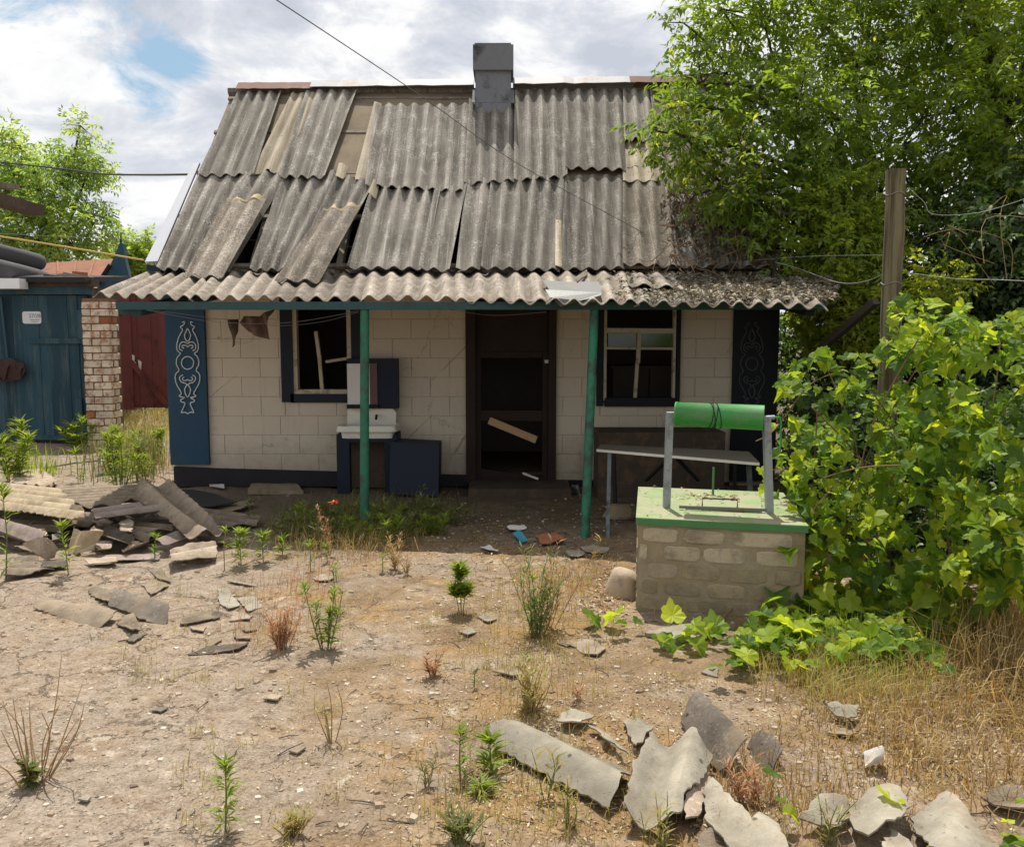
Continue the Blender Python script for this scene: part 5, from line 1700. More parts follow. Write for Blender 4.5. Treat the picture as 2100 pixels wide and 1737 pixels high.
for lb, q_, m_ in (
    ('grey shard under the pair of crossed sticks of slate', [(303, 1170), (331, 1168), (351, 1196), (323, 1190)], 'slate'),
    ('flat open-book slate shard in the left of the yard', [(290, 1201), (317, 1194), (346, 1202), (310, 1222), (300, 1210)], 'slate'),
    ('tall pale slate shard standing nearest the red grass', [(446, 1211), (465, 1209), (493, 1243), (470, 1252), (452, 1243)], 'slate_grey'),
    ('wide pale shard left of the red grass tuft', [(487, 1228), (525, 1225), (537, 1247), (509, 1257)], 'slate_grey'),
    ('broad flat shard with a dark lump on its corner', [(369, 1283), (383, 1263), (432, 1260), (439, 1273), (400, 1279)], 'slate'),
    ('brownish shard below the wide pale one', [(470, 1275), (480, 1257), (518, 1265), (512, 1272)], 'slate_tan'),
    ('dark lumpy chip on the broad flat shard', [(433, 1262), (441, 1256), (452, 1259), (452, 1270), (438, 1275)], 'slate_dark'),
    ('small flat shard below the broad one', [(391, 1286), (424, 1284), (418, 1294), (395, 1292)], 'slate'),
    ('squat shard just above the long dark sliver', [(421, 1324), (429, 1304), (454, 1306), (454, 1312), (437, 1323)], 'slate'),
    ('long dark pointed slate sliver', [(385, 1340), (427, 1324), (470, 1318), (510, 1315), (490, 1328), (440, 1338)], 'slate_dark'),
    ('bent dark shard below the broken half-round slate', [(241, 1316), (262, 1310), (275, 1300), (302, 1300), (275, 1319), (255, 1312)], 'slate_dark'),
    ('little grey shard right of the small flat ones', [(495, 1288), (522, 1282), (527, 1290), (505, 1297)], 'slate'),
    ('tiny shard above the long dark sliver tip', [(480, 1302), (511, 1300), (516, 1308), (485, 1310)], 'slate'),
    ('flat stone-like shard beside the dandelion in the centre', [(640, 1192), (660, 1184), (686, 1188), (678, 1196), (655, 1198)], 'slate_grey'),
    ('grey shard in the ochre earth right of centre', [(1142, 1318), (1160, 1312), (1176, 1320), (1160, 1326)], 'slate'),
    ('rounded flat shard in front of the tall grass clump', [(1170, 1323), (1190, 1308), (1212, 1310), (1243, 1330), (1225, 1343), (1195, 1338)], 'slate'),
    ('grey shard on the bare earth left of the thin-stemmed plant', [(940, 1298), (965, 1290), (978, 1298), (960, 1306)], 'slate_grey'),
    ('grey shard by the grass right of the thin-stemmed plant', [(978, 1268), (1000, 1262), (1020, 1272), (1000, 1280)], 'slate_grey'),
    ('dark shard at the yellow grass edge in the centre front', [(1010, 1392), (1050, 1386), (1082, 1396), (1050, 1404)], 'slate'),
    ('little pale shard in the lower left dust', [(160, 1655), (172, 1646), (188, 1650), (180, 1660)], 'slate_grey'),
    ('dark chip in the dust below left of centre', [(312, 1462), (330, 1452), (346, 1456), (330, 1466)], 'slate_dark'),
    ('thin dark stick of slate left of the pale shard', [(465, 1194), (480, 1193), (528, 1201), (527, 1206)], 'slate'),
    ('dark shard by the brown weed in the ochre soil', [(592, 1545), (610, 1535), (628, 1538), (610, 1552)], 'slate'),
    ('flat shard by the edge of the ochre soil', [(540, 1434), (556, 1424), (580, 1428), (570, 1438)], 'slate'),
    ('grey shard left of the dry grass at the right', [(1438, 1374), (1455, 1362), (1474, 1366), (1471, 1387), (1455, 1380)], 'slate_grey'),
):
    shard(lb, q_, 0.012, (0, 2), m_, amp=0.004, rough=0.006, group=SM)
# the right foreground
shard('long pale slate sheet with a shadowed lower edge in the right foreground', [(1005, 1488), (1060, 1490), (1110, 1497), (1200, 1528), (1290, 1566), (1285, 1590), (1250, 1641), (1170, 1602), (1080, 1553), (1040, 1530), (1004, 1518)], 0.06, (9, 6), 'slate_grey', amp=0.03, pitch=0.26, phase=math.pi)
shard('large pale slate piece in the middle of the right foreground', [(1338, 1513, .09), (1372, 1518, .10), (1418, 1506, .10), (1440, 1525, .1), (1462, 1534, .1), (1450, 1570, .09), (1402, 1640, .07), (1398, 1676, .05), (1352, 1698, .04), (1310, 1680, .06), (1280, 1660, .07), (1294, 1610, .08), (1296, 1585, .09)], 0.09, (0, 10), 'slate_grey', amp=0.03, pitch=0.17)
shard('cracked-off strip along the right side of the large slate piece', [(1432, 1585), (1452, 1566), (1456, 1602), (1432, 1670), (1405, 1684), (1404, 1650)], 0.05, (1, 3), 'slate_tan', amp=0.012)
shard('pale slate piece running off the bottom of the picture', [(1441, 1621), (1461, 1606), (1500, 1648), (1541, 1690), (1556, 1676), (1596, 1683), (1616, 1760), (1520, 1775), (1478, 1712), (1444, 1678), (1446, 1650)], 0.06, (1, 6), 'slate_grey', amp=0.02, pitch=0.2, phase=1)
shard('arched brownish slate at the top right of the foreground heap', [(1396, 1462), (1412, 1446), (1434, 1443), (1470, 1480), (1532, 1546), (1500, 1560), (1475, 1560), (1440, 1525)], 0.07, (2, 4), 'slate_dark', amp=0.05, pitch=0.26, phase=math.pi, rough=0.006)
shard('short arched slate right of the brownish arched one', [(1532, 1520), (1546, 1512), (1565, 1514), (1605, 1558), (1568, 1578)], 0.04, (2, 3), 'slate_dark', amp=0.04, pitch=0.24, phase=math.pi)
shard('grey slate with a scalloped edge behind the long sheet', [(1139, 1481), (1160, 1469), (1178, 1466), (1218, 1473), (1205, 1482), (1190, 1495), (1160, 1490)], 0.04, (0, 3), 'slate_grey', amp=0.01)
shard('pale triangular slate between the long sheet and the large piece', [(1279, 1484), (1309, 1477), (1340, 1496), (1320, 1520), (1304, 1538)], 0.03, (0, 2), 'slate_grey', amp=0.006)
shard('narrow grey slate behind the long sheet', [(1206, 1497), (1228, 1496), (1262, 1522), (1289, 1556), (1250, 1532)], 0.03, (0, 3), 'slate_grey', amp=0.01)
shard('dark rough slate lump at the bottom edge', [(1430, 1730), (1440, 1708), (1456, 1700), (1490, 1707), (1502, 1750), (1430, 1755)], 0.05, (0, 3), 'slate', amp=0.016)
shard('bird-shaped grey slate in the dry grass at the right', [(1696, 1448), (1714, 1442), (1728, 1450), (1762, 1449), (1756, 1466), (1738, 1478), (1715, 1462)], 0.05, (0, 3), 'slate_grey', amp=0.012)
shard('flat grey slate just below the bird-shaped one', [(1697, 1501), (1730, 1491), (1762, 1497), (1742, 1512), (1712, 1508)], 0.02, (0, 2), 'slate', amp=0.006)
shard('pale slate nearest the bottom edge left of the domed one', [(1640, 1680), (1660, 1660), (1682, 1637), (1742, 1643), (1740, 1672), (1725, 1705), (1690, 1690), (1668, 1682)], 0.06, (0, 3), 'slate_grey', amp=0.016)
shard('domed pale slate at the lower right with a dark lower lip', [(1737, 1642), (1781, 1617), (1846, 1624), (1866, 1656), (1848, 1686), (1810, 1702), (1781, 1713), (1752, 1690), (1745, 1660)], 0.07, (1, 6), 'slate_grey', amp=0.022, pitch=0.22, phase=2.6)
shard('rightmost large domed slate at the bottom edge', [(1866, 1662), (1900, 1640), (1940, 1627), (1985, 1664), (2012, 1700), (2050, 1718), (2030, 1770), (1930, 1775), (1905, 1720), (1880, 1695)], 0.07, (2, 7), 'slate_grey', amp=0.022, pitch=0.24, phase=2.8)
shard('small slate corner poking in at the very bottom', [(1808, 1745), (1826, 1701), (1850, 1718), (1876, 1745), (1850, 1775)], 0.05, (1, 3), 'slate_grey', amp=0.01)
shard('grey slate with a white dropping at the right edge', [(2010, 1640), (2060, 1624), (2130, 1626), (2130, 1668), (2070, 1668)], 0.03, (0, 2), 'slate', amp=0.01)
shard('pale flat slab lying below the well', [(1322, 1292), (1380, 1276), (1452, 1266), (1492, 1288), (1430, 1302), (1368, 1312)], 0.03, (0, 2), 'slate_grey', amp=0.004, thick=0.02)
shard('upright grey slate splinter at the foot of the well', [(1418, 1270, .01), (1424, 1258, .06), (1440, 1256, .07), (1448, 1276, .02)], 0.04, (0, 2), 'slate_grey', amp=0.006)
shard('slate half buried in leaves left of the boulder', [(1190, 1120), (1216, 1114), (1252, 1122), (1240, 1132), (1206, 1130)], 0.02, (0, 2), 'slate_grey', amp=0.003, group=SM)
shard('crumpled white paper in the dry grass at the right', [(1767, 1552), (1776, 1543), (1790, 1549), (1800, 1541), (1815, 1548), (1810, 1564), (1775, 1568)], 0.05, (0, 3), 'paper', amp=0.02, pitch=0.05, name='paper_scrap', cat='litter', group=None)
for k, (lb, q_, m_) in enumerate((
        ('turquoise plastic scrap in the porch shade', [(1052, 1095), (1066, 1090), (1082, 1108), (1070, 1115)], 'bluescrap'),
        ('white scrap on the dark earth left of the turquoise one', [(985, 1122), (1004, 1118), (1022, 1130), (1000, 1128)], 'paper'),
        ('pale scrap above the turquoise one in the shade', [(1040, 1078), (1075, 1074), (1080, 1082), (1045, 1086)], 'paper'),
        ('rust brown scrap right of the turquoise one', [(1100, 1100), (1140, 1092), (1158, 1108), (1110, 1118)], 'brickred'),
        ('grey scrap at the shade edge near the leaning post', [(1160, 1180 - 50), (1190, 1126), (1200, 1136), (1172, 1142)], 'slate_grey'),
        ('pale lath in the shade near the blue corner board', [(430, 992), (460, 994), (460, 999), (430, 997)], 'paper'))):
    shard(lb, q_, 0.03, (0, 2), m_, amp=0.006, rough=0.003, name='scrap', cat='litter', group=None)
shard('pale concrete slab at the foot of the wall under the smashed window', [(508, 1000), (520, 984), (606, 986), (622, 1003)], 0.05, (0, 3), 'cement', amp=0.0, thick=0.05, name='concrete_slab', cat='slab', group=None)

# grit and chips nobody could count
rs = np.random.RandomState(12)
n = 6500
yy = 1.9 + 7.0 * rs.rand(n) ** 1.4
xx = (rs.rand(n) - 0.5) * (yy * 1.28 + 0.4)
keep = (vn(xx * 1.3 + 40, yy * 1.3) + 0.25 * rs.rand(n)) > -0.08
xx, yy = xx[keep], yy[keep]
n = len(xx)
big = rs.rand(n) ** 5
sz_ = 0.003 + 0.006 * rs.rand(n) + 0.018 * big
an = rs.rand(n) * 6.283
zz = gh(xx, yy)
vs, ts = [], []
corner = np.array([[1, 0], [0.2, 0.8], [-0.9, 0.3], [-0.3, -0.9]])
hgt_ = sz_ * (0.15 + 0.4 * rs.rand(n))
P4 = []
for k in range(4):
    jr = 0.7 + 0.6 * rs.rand(n)
    cx_, cy_ = corner[k] * 1
    P4.append(np.stack([xx + jr * sz_ * (cx_ * np.cos(an) - cy_ * np.sin(an)), yy + jr * sz_ * (cx_ * np.sin(an) + cy_ * np.cos(an)), zz - 0.003], 1))
T4 = []
for k in range(4):
    T4.append(np.stack([xx + 0.72 * (P4[k][:, 0] - xx), yy + 0.72 * (P4[k][:, 1] - yy), zz + hgt_ * (0.7 + 0.5 * rs.rand(n))], 1))
V = np.stack(P4 + T4, 1).reshape(-1, 3)
b0 = (np.arange(n) * 8)[:, None]
tl = []
for k in range(4):
    j = (k + 1) % 4
    tl += [b0 + np.array([[k, j, 4 + j]]), b0 + np.array([[k, 4 + j, 4 + k]])]
tl += [b0 + np.array([[4, 5, 6]]), b0 + np.array([[4, 6, 7]])]
m, t = new_mat('grit')
c = t.ramp(t.rnd(), [(0.0, (0.14, 0.10, 0.07)), (0.3, (0.29, 0.21, 0.145)), (0.75, (0.40, 0.335, 0.25)), (1.0, (0.52, 0.46, 0.37))])
M['grit'] = finish(m, t, c, 0.95)
tag(np_mesh('gravel', V, np.concatenate(tl), M['grit'], rnd=np.repeat(rs.rand(n), 8), smooth=False), kind='stuff')


# ------------------------------------------------------------------ vegetation
def scatter_poly(poly, n, rs):
    poly = np.array(poly, float)
    lo, hi = poly.min(0), poly.max(0)
    out = []
    while sum(len(o) for o in out) < n:
        q = lo + (hi - lo) * rs.rand(n * 2, 2)
        inside = np.zeros(len(q), bool)
        j = len(poly) - 1
        for i in range(len(poly)):
            xi, yi = poly[i]
            xj, yj = poly[j]
            c_ = ((yi > q[:, 1]) != (yj > q[:, 1])) & (q[:, 0] < (xj - xi) * (q[:, 1] - yi) / (yj - yi + 1e-12) + xi)
            inside ^= c_
            j = i
        out.append(q[inside])
    return np.concatenate(out)[:n]


def G_np(px, py, z=0.0):
    u, v = (px - CX) / FPX, (CY - py) / FPX
    dx_, dy_, dz_ = u, _cp + v * _sp, -_sp + v * _cp
    k = (z - CAMZ) / dz_
    return np.stack([dx_ * k, dy_ * k, CAMZ + dz_ * k], 1)


def P_np(px, py, Y):
    u, v = (px - CX) / FPX, (CY - py) / FPX
    dy_ = _cp + v * _sp
    k = Y / dy_
    return np.stack([u * k, Y, CAMZ + (-_sp + v * _cp) * k], 1)


def grass(name, poly, n, h, w, lean, mat, seed, label=None, world=None, soft=0.13):
    """Uncounted grass over an area of ground given by its outline."""
    rs = np.random.RandomState(seed)
    if world is not None:
        g = scatter_poly(world, n, rs)
        pos = np.stack([g[:, 0], g[:, 1], gh(g[:, 0], g[:, 1])], 1)
    else:
        ww = [tuple(G(a, b))[:2] for a, b in poly]
        g = scatter_poly(ww, n, rs)
        g = g + rs.randn(n, 2) * np.array([[soft, soft]])
        pos = np.stack([g[:, 0], g[:, 1], gh(g[:, 0], g[:, 1])], 1)
    dens = vn(pos[:, 0] * 2.2 + seed, pos[:, 1] * 2.2) + 0.5
    keep = rs.rand(n) < 0.15 + 1.2 * dens
    pos = pos[keep]
    v, tr, r_ = blades_np(pos, h * (0.4 + 0.9 * rs.rand(len(pos))), w, lean, rs)
    c_ = pos.mean(0)
    o = np_mesh(name, v, tr, M[mat], rnd=r_, org=(c_[0], c_[1], 0))
    tag(o, label, 'grass', kind='stuff')


grass('dry_grass', [(1790, 1450), (1870, 1405), (1960, 1340), (2140, 1230), (2380, 1240), (2420, 1640), (1960, 1640), (1850, 1590), (1770, 1510)], 14000, 0.11, 0.0042, 1.6, 'straw', 31, 'matted golden dry grass at the right edge below the vine')
grass('dry_grass', [(1930, 1330), (2160, 1220), (2160, 1480), (2030, 1460)], 1500, 0.34, 0.004, 1.3, 'straw', 32, 'tall bent straw at the right edge')
grass('dry_grass', [(1600, 1390), (1740, 1310), (1900, 1300), (1860, 1420), (1740, 1450)], 3600, 0.13, 0.004, 1.0, 'straw2', 33, 'yellow green dry grass at the foot of the vine')
grass('grass', [(1640, 1330), (1800, 1270), (1960, 1260), (1960, 1340), (1760, 1400)], 1300, 0.16, 0.007, 1.0, 'leaf_weed', 44, 'green weeds among the dry grass at the foot of the vine')
grass('dry_grass', [(1640, 1420), (1760, 1420), (1850, 1590), (1760, 1620), (1640, 1520)], 700, 0.05, 0.004, 1.6, 'straw', 45, 'thin trodden straw in front of the dry grass')
grass('dry_grass', [(232, 960), (236, 860), (352, 835), (352, 960), (300, 985)], 3600, 0.30, 0.006, 1.5, 'straw2', 34, 'yellow dry grass between the brick pillar and the house')
grass('grass', [(170, 990), (225, 930), (330, 925), (330, 990)], 700, 0.45, 0.010, 0.5, 'leaf_weed2', 35, 'green grass stems behind the slate heap')
grass('dry_grass', [(1000, 1290), (1040, 1170), (1230, 1160), (1250, 1300), (1160, 1420), (1010, 1480)], 1500, 0.09, 0.0035, 0.9, 'straw2', 36, 'sparse straw on the earth around the tall grass clump')
grass('dry_grass', [(520, 1330), (560, 1200), (650, 1180), (660, 1330)], 420, 0.13, 0.003, 0.7, 'redgrass', 37, 'thin reddish dead grass beside the pale shards')
grass('dry_grass', [(1000, 1480), (1120, 1430), (1330, 1700), (1280, 1760), (900, 1760), (860, 1640)], 1100, 0.075, 0.0028, 0.9, 'straw2', 38, 'wispy straw in the centre foreground')
grass('dry_grass', [(1440, 1560), (1640, 1570), (1760, 1620), (1640, 1700), (1540, 1680)], 1100, 0.09, 0.003, 1.0, 'straw', 39, 'straw among the slate pieces at the lower right')
grass('dry_grass', [(1100, 1180), (1240, 1150), (1240, 1250), (1150, 1260)], 500, 0.06, 0.004, 1.2, 'redgrass', 40, 'dead grass left of the boulder')
grass('grass', [(560, 1095), (600, 1045), (900, 1035), (960, 1080), (820, 1120), (640, 1140)], 3000, 0.17, 0.005, 1.3, 'leaf_weed2', 41, 'shaded weedy grass in front of the washstand')
grass('dry_grass', [(560, 1130), (700, 1050), (860, 1060), (820, 1150), (640, 1160)], 1500, 0.18, 0.0035, 1.3, 'straw', 42, 'dead stalks at the edge of the porch shade')
grass('grass', [(0, 985), (20, 930), (90, 940), (110, 985)], 500, 0.2, 0.01, 0.7, 'leaf_weed', 43, 'green growth at the foot of the blue shed')

# fallen leaves, straw ends and flakes lying flat
rs = np.random.RandomState(19)
polys = [([(1180, 1260), (1250, 1150), (1300, 1180), (1300, 1270)], 420, 0.03), ([(1000, 1480), (1350, 1380), (1800, 1450), (1800, 1640), (1300, 1760), (850, 1760)], 1500, 0.016),
         ([(560, 1140), (980, 1100), (1240, 1120), (1240, 1180), (700, 1190)], 700, 0.022), ([(620, 1050), (1280, 1050), (1280, 1130), (900, 1140)], 700, 0.03), ([(1650, 1400), (2120, 1250), (2120, 1640), (1800, 1600)], 1500, 0.025),
         ([(0, 1200), (1100, 1180), (1200, 1730), (0, 1730)], 3600, 0.011), ([(900, 1180), (1300, 1200), (1500, 1730), (800, 1730)], 2400, 0.014), ([(230, 980), (350, 960), (350, 900), (240, 900)], 300, 0.035)]
pp, ss = [], []
for pl0, n, sz0 in polys:
    g = scatter_poly([tuple(G(a, b))[:2] for a, b in pl0], n, rs)
    pp.append(g)
    ss.append(sz0 * (0.5 + rs.rand(n)))
g, s_ = np.concatenate(pp), np.concatenate(ss)
n = len(g)
pos = np.stack([g[:, 0], g[:, 1], gh(g[:, 0], g[:, 1]) + 0.004], 1)
an = rs.rand(n) * 6.283
v, tr, r_ = leaves_np(pos, np.stack([np.cos(an), np.sin(an), 0.25 * rs.randn(n)], 1), np.stack([0.3 * rs.randn(n), 0.3 * rs.randn(n), np.ones(n)], 1), s_, s_ * 0.42, rs=rs)
tag(np_mesh('leaf_litter', v, tr, M['litter'], rnd=r_), 'fallen leaves and flakes over the yard', 'leaf litter', kind='stuff')
rs = np.random.RandomState(91)
mb = MB()
for k in range(260):
    y_ = 2.2 + 5.2 * rs.rand() ** 1.3
    x_ = (rs.rand() - 0.45) * y_ * 1.1
    L_ = 0.03 + 0.10 * rs.rand() ** 2
    a_ = rs.rand() * 6.283
    z_ = float(gh(x_, y_)) + 0.004
    q0, q1 = Vector((x_, y_, z_)), Vector((x_ + L_ * math.cos(a_), y_ + L_ * math.sin(a_), float(gh(x_ + L_ * math.cos(a_), y_ + L_ * math.sin(a_))) + 0.006 + 0.01 * rs.rand()))
    mb.tube([q0, q0.lerp(q1, .5) + Vector((rs.randn() * .006, rs.randn() * .006, 0.003)), q1], [0.0022, 0.002, 0.0012], 4)
tag(mb.build('twigs', M['bark'], None, (0, 0, 0)), 'thin dark twigs scattered over the yard', 'twigs', kind='stuff')
rs = np.random.RandomState(92)
nt_ = 340
yy = 2.1 + 4.6 * rs.rand(nt_) ** 1.2
xx = (rs.rand(nt_) - 0.42) * yy * 1.15
kp = (vn(xx * 0.9 + 21, yy * 0.9) + 0.25 * (xx > -0.3)) > 0.0
xx, yy = xx[kp], yy[kp]
tx = np.repeat(xx, 14) + 0.03 * rs.randn(len(xx) * 14)
ty = np.repeat(yy, 14) + 0.03 * rs.randn(len(xx) * 14)
tp_ = np.stack([tx, ty, gh(tx, ty)], 1)
v, tr, r_ = blades_np(tp_, 0.02 + 0.07 * rs.rand(len(tp_)) ** 1.5, 0.0026, 1.3, rs)
tag(np_mesh('dry_grass', v, tr, M['straw2'], rnd=r_), 'tiny yellow tufts dotted over the bare earth', 'grass', kind='stuff')
# litter on the right half of the porch roof
n = 4600
px_ = 1250 + 460 * rs.rand(n) ** 0.6
py_ = 556 + 66 * rs.rand(n)
pos = np.array([tuple(PP(a, b, 0.024)) for a, b in zip(px_, py_)])
an = rs.rand(n) * 6.283
v, tr, r_ = leaves_np(pos, np.stack([np.cos(an), np.sin(an), 0.4 * rs.randn(n)], 1), np.stack([0.5 * rs.randn(n), 0.5 * rs.randn(n) - .2, np.ones(n)], 1), 0.03 + 0.05 * rs.rand(n), 0.014 + 0.02 * rs.rand(n), rs=rs)
tag(np_mesh('leaf_litter', v, tr, M['deadleaf'], rnd=r_, org=tuple(PP(1480, 590))), 'dead leaves piled on the right end of the porch roof', 'leaf litter', kind='stuff')

# ---- weeds, each a plant of its own
WG = 'weeds growing in the yard'


def weed(label, px, py, top, kind='fleabane', mat='leaf_weed', stems=1, spread=0.05, seed=0, n=26, leaf=0.06, group=WG, cat='weed', name='weed', stemmat='stem'):
    rs = np.random.RandomState(seed + int(px))
    if kind in ('fleabane', 'top', 'rosette'):
        n = int(n * 1.5)
    b = G(px, py)
    b.z = float(gh(b.x, b.y))
    H = P(px, top, b.y).z - b.z
    w = thing(name, label, cat, b, group)
    st = MB()
    parts = []
    for s in range(stems):
        an = rs.rand() * 6.283
        off = Vector((math.cos(an), math.sin(an), 0)) * (spread * (0.2 + 0.8 * rs.rand()) if stems > 1 else 0)
        h = H * (1.0 if s == 0 else 0.45 + 0.5 * rs.rand())
        lean = Vector((rs.randn(), rs.randn(), 0)) * 0.06 * h
        base = b + off * 0.25
        tip = b + off + lean + Vector((0, 0, h))
        mid = base.lerp(tip, 0.5) + Vector((rs.randn(), rs.randn(), 0)) * 0.02 * h
        if kind == 'dry':
            tip = tip + Vector((rs.randn(), rs.randn(), 0)) * 0.16 * h
            mid = base.lerp(tip, 0.5) + Vector((rs.randn(), rs.randn(), 0.6)) * 0.07 * h
            st.tube(smooth_path([base - Vector((0, 0, 0.02)), mid, tip], 3), [0.0030, 0.0027, 0.0025, 0.0022, 0.0018, 0.0014, 0.001], 4)
        else:
            st.tube([base - Vector((0, 0, 0.02)), mid, tip], [0.003 + 0.003 * h, 0.0025 + 0.002 * h, 0.0015], 5)
        f = rs.rand(n) ** 0.8
        if kind == 'rosette':
            f = rs.rand(n) * 0.5
        if kind == 'top':
            f = 1 - 0.3 * rs.rand(n) ** 1.6
        if kind == 'fleabane':
            f = np.where(rs.rand(n) < 0.45, 1 - 0.14 * rs.rand(n), 0.12 + 0.8 * rs.rand(n))
        ax_ = np.where(f[:, None] < 0.5, np.array(base) + (np.array(mid) - np.array(base)) * (f[:, None] * 2), np.array(mid) + (np.array(tip) - np.array(mid)) * (f[:, None] * 2 - 1))
        a = rs.rand(n) * 6.283
        upk = 0.35 + 0.9 * np.clip(f, 0, 1) ** 3 + 0.3 * rs.randn(n)
        if kind == 'dry':
            upk = 0.8 + 0.5 * rs.rand(n)
        d_ = np.stack([np.cos(a), np.sin(a), upk], 1)
        L_ = leaf * 1.35 * (0.6 + 0.7 * rs.rand(n)) * (1.0 - 0.25 * f)
        parts.append(leaves_np(ax_, d_, np.tile([[0, 0, 1.0]], (n, 1)) + 0.2 * rs.randn(n, 3), L_, L_ * (0.17 if kind != 'broad' else 0.5), droop=0.18, rs=rs))
    st.build('stem', M[stemmat], w)
    v, tr, r_ = cat_np(parts)
    np_mesh('foliage', v, tr, M[mat], w, r_)
    return w


weed('tall leafy weed standing at the very left edge before the heap', 12, 1198, 1000, n=46, leaf=0.075, seed=1)
weed('single weed with a bright bushy top in front of the heap', 141, 1186, 1072, n=46, leaf=0.07, seed=2)
weed('small weed between the tan strip and the pinkish gutter', 317, 1150, 1098, n=34, leaf=0.055, seed=3)
weed('thin weed with a red stalk at the right end of the gutter', 461, 1176, 1086, n=18, leaf=0.05, seed=4, stemmat='drystem')
weed('first of the two stout star-topped weeds right of the heap', 495, 1167, 1092, n=64, leaf=0.075, seed=5)
weed('second stout star-topped weed, left of a smaller one', 541, 1162, 1097, n=58, leaf=0.07, seed=6)
weed('smaller bright weed right of the two star-topped ones', 580, 1150, 1108, n=40, leaf=0.06, seed=7)
weed('small weed on a bare stalk near the shade edge', 637, 1176, 1116, n=24, leaf=0.05, seed=8)
weed('weed half in the porch shade above the star-topped ones', 512, 1078, 1028, n=34, leaf=0.06, seed=9, mat='leaf_weed2')
weed('tiny pale weed at the shade edge right of the bare-stalk one', 672, 1160, 1118, n=20, leaf=0.045, seed=10)
weed('low green sprig behind the flat stone-like shard', 690, 1196, 1160, n=18, leaf=0.045, seed=11)
weed('upright green weed clump with several stems in the centre left', 668, 1342, 1200, n=30, leaf=0.055, stems=6, spread=0.09, seed=12, mat='leaf_weed')
weed('slender weed just behind the upright green clump', 692, 1262, 1170, n=16, leaf=0.045, stems=2, spread=0.04, seed=13, mat='leaf_weed2')
weed('weed with a dense bushy crown on a bare thin stem', 947, 1262, 1168, kind='top', n=110, leaf=0.075, seed=14, stems=3, spread=0.05)
weed('low tan dead weed at the shade edge in the centre', 812, 1172, 1092, kind='dry', mat='straw', n=30, leaf=0.04, stems=5, spread=0.07, seed=15, stemmat='drystem')
weed('small green sprig left of the tan dead weed', 785, 1176, 1138, n=22, leaf=0.04, seed=16)
weed('short dead weed right of the tan one', 835, 1180, 1140, kind='dry', mat='straw', n=20, leaf=0.035, stems=3, spread=0.04, seed=17, stemmat='drystem')
weed('tall mixed grass clump with yellow heads left of the well', 1102, 1312, 1108, kind='dry', mat='leaf_weed2', n=14, leaf=0.05, stems=18, spread=0.15, seed=18)
weed('bright green shoots at the base of the tall grass clump', 1098, 1306, 1190, n=22, leaf=0.055, stems=5, spread=0.08, seed=19)
weed('straw heads rising from the tall grass clump', 1125, 1290, 1105, kind='dry', mat='straw', n=26, leaf=0.05, stems=7, spread=0.12, seed=20, stemmat='drystem')
weed('red dead tuft beside the pale shards', 578, 1330, 1236, kind='dry', mat='redgrass', n=10, leaf=0.05, stems=24, spread=0.10, seed=21, stemmat='drystem')
weed('brown dead tuft in the ochre soil right of centre', 888, 1402, 1335, kind='dry', mat='redgrass', n=16, leaf=0.035, stems=9, spread=0.05, seed=22, stemmat='drystem')
weed('dead stalks with seed heads in the lower left corner', 72, 1612, 1388, kind='dry', mat='redgrass', n=12, leaf=0.016, stems=17, spread=0.24, seed=23, stemmat='drystem')
weed('green rosette at the foot of the dead stalks', 70, 1618, 1560, kind='broad', mat='leaf_weed2', n=26, leaf=0.045, stems=2, spread=0.05, seed=24)
weed('lone slim weed at the bottom edge left of centre', 462, 1712, 1562, n=62, leaf=0.05, seed=25)
weed('yellow dry tuft at the bottom edge', 600, 1722, 1660, kind='dry', mat='straw2', n=14, leaf=0.035, stems=12, spread=0.06, seed=26, stemmat='drystem')
weed('yellow green bushy grass right of the ochre soil', 1085, 1468, 1345, kind='dry', mat='straw2', n=14, leaf=0.04, stems=22, spread=0.13, seed=27, stemmat='drystem')
weed('slim green weed left of the bright rosette', 944, 1604, 1500, n=40, leaf=0.045, seed=28)
weed('bright leafy rosette at the end of the long slate sheet', 1012, 1592, 1520, n=70, leaf=0.062, seed=29)
weed('low bright rosette below the leafy one', 988, 1634, 1592, kind='rosette', n=44, leaf=0.05, seed=30)
weed('faint dry sprig left of the slim green weed', 874, 1622, 1552, kind='dry', mat='leaf_weed2', n=14, leaf=0.03, stems=4, spread=0.04, seed=31, stemmat='drystem')
weed('wispy yellow sprig below the long slate sheet', 1166, 1702, 1588, kind='dry', mat='straw2', n=16, leaf=0.03, stems=5, spread=0.05, seed=32)
weed('wispy yellow stalk in front of the long slate sheet', 1120, 1640, 1530, kind='dry', mat='straw2', n=12, leaf=0.05, stems=3, spread=0.05, seed=33)
weed('small dark sprig in the straw left of the bushy grass', 972, 1422, 1380, n=18, leaf=0.03, seed=34, mat='leaf_weed2')
weed('brown sprig on the earth above the long slate sheet', 1190, 1446, 1402, kind='dry', mat='redgrass', n=14, leaf=0.03, stems=3, spread=0.03, seed=35, stemmat='drystem')
weed('thin straw wisps left of the brown sprig in the ochre soil', 680, 1530, 1400, kind='dry', mat='straw2', n=8, leaf=0.03, stems=6, spread=0.05, seed=36, stemmat='drystem')
weed('grass shoots at the bottom edge in the centre', 940, 1745, 1665, kind='dry', mat='leaf_weed2', n=12, leaf=0.05, stems=10, spread=0.09, seed=37)
weed('wispy grass on the large slate piece', 1350, 1740, 1640, kind='dry', mat='straw2', n=10, leaf=0.04, stems=6, spread=0.07, seed=38)
weed('reddish weed growing between the slate pieces at the right', 1530, 1655, 1570, kind='dry', mat='redgrass', n=16, leaf=0.04, stems=9, spread=0.08, seed=39, stemmat='drystem')
weed('yellow stalks in front of the domed slate', 1690, 1740, 1640, kind='dry', mat='straw2', n=10, leaf=0.03, stems=8, spread=0.09, seed=40)
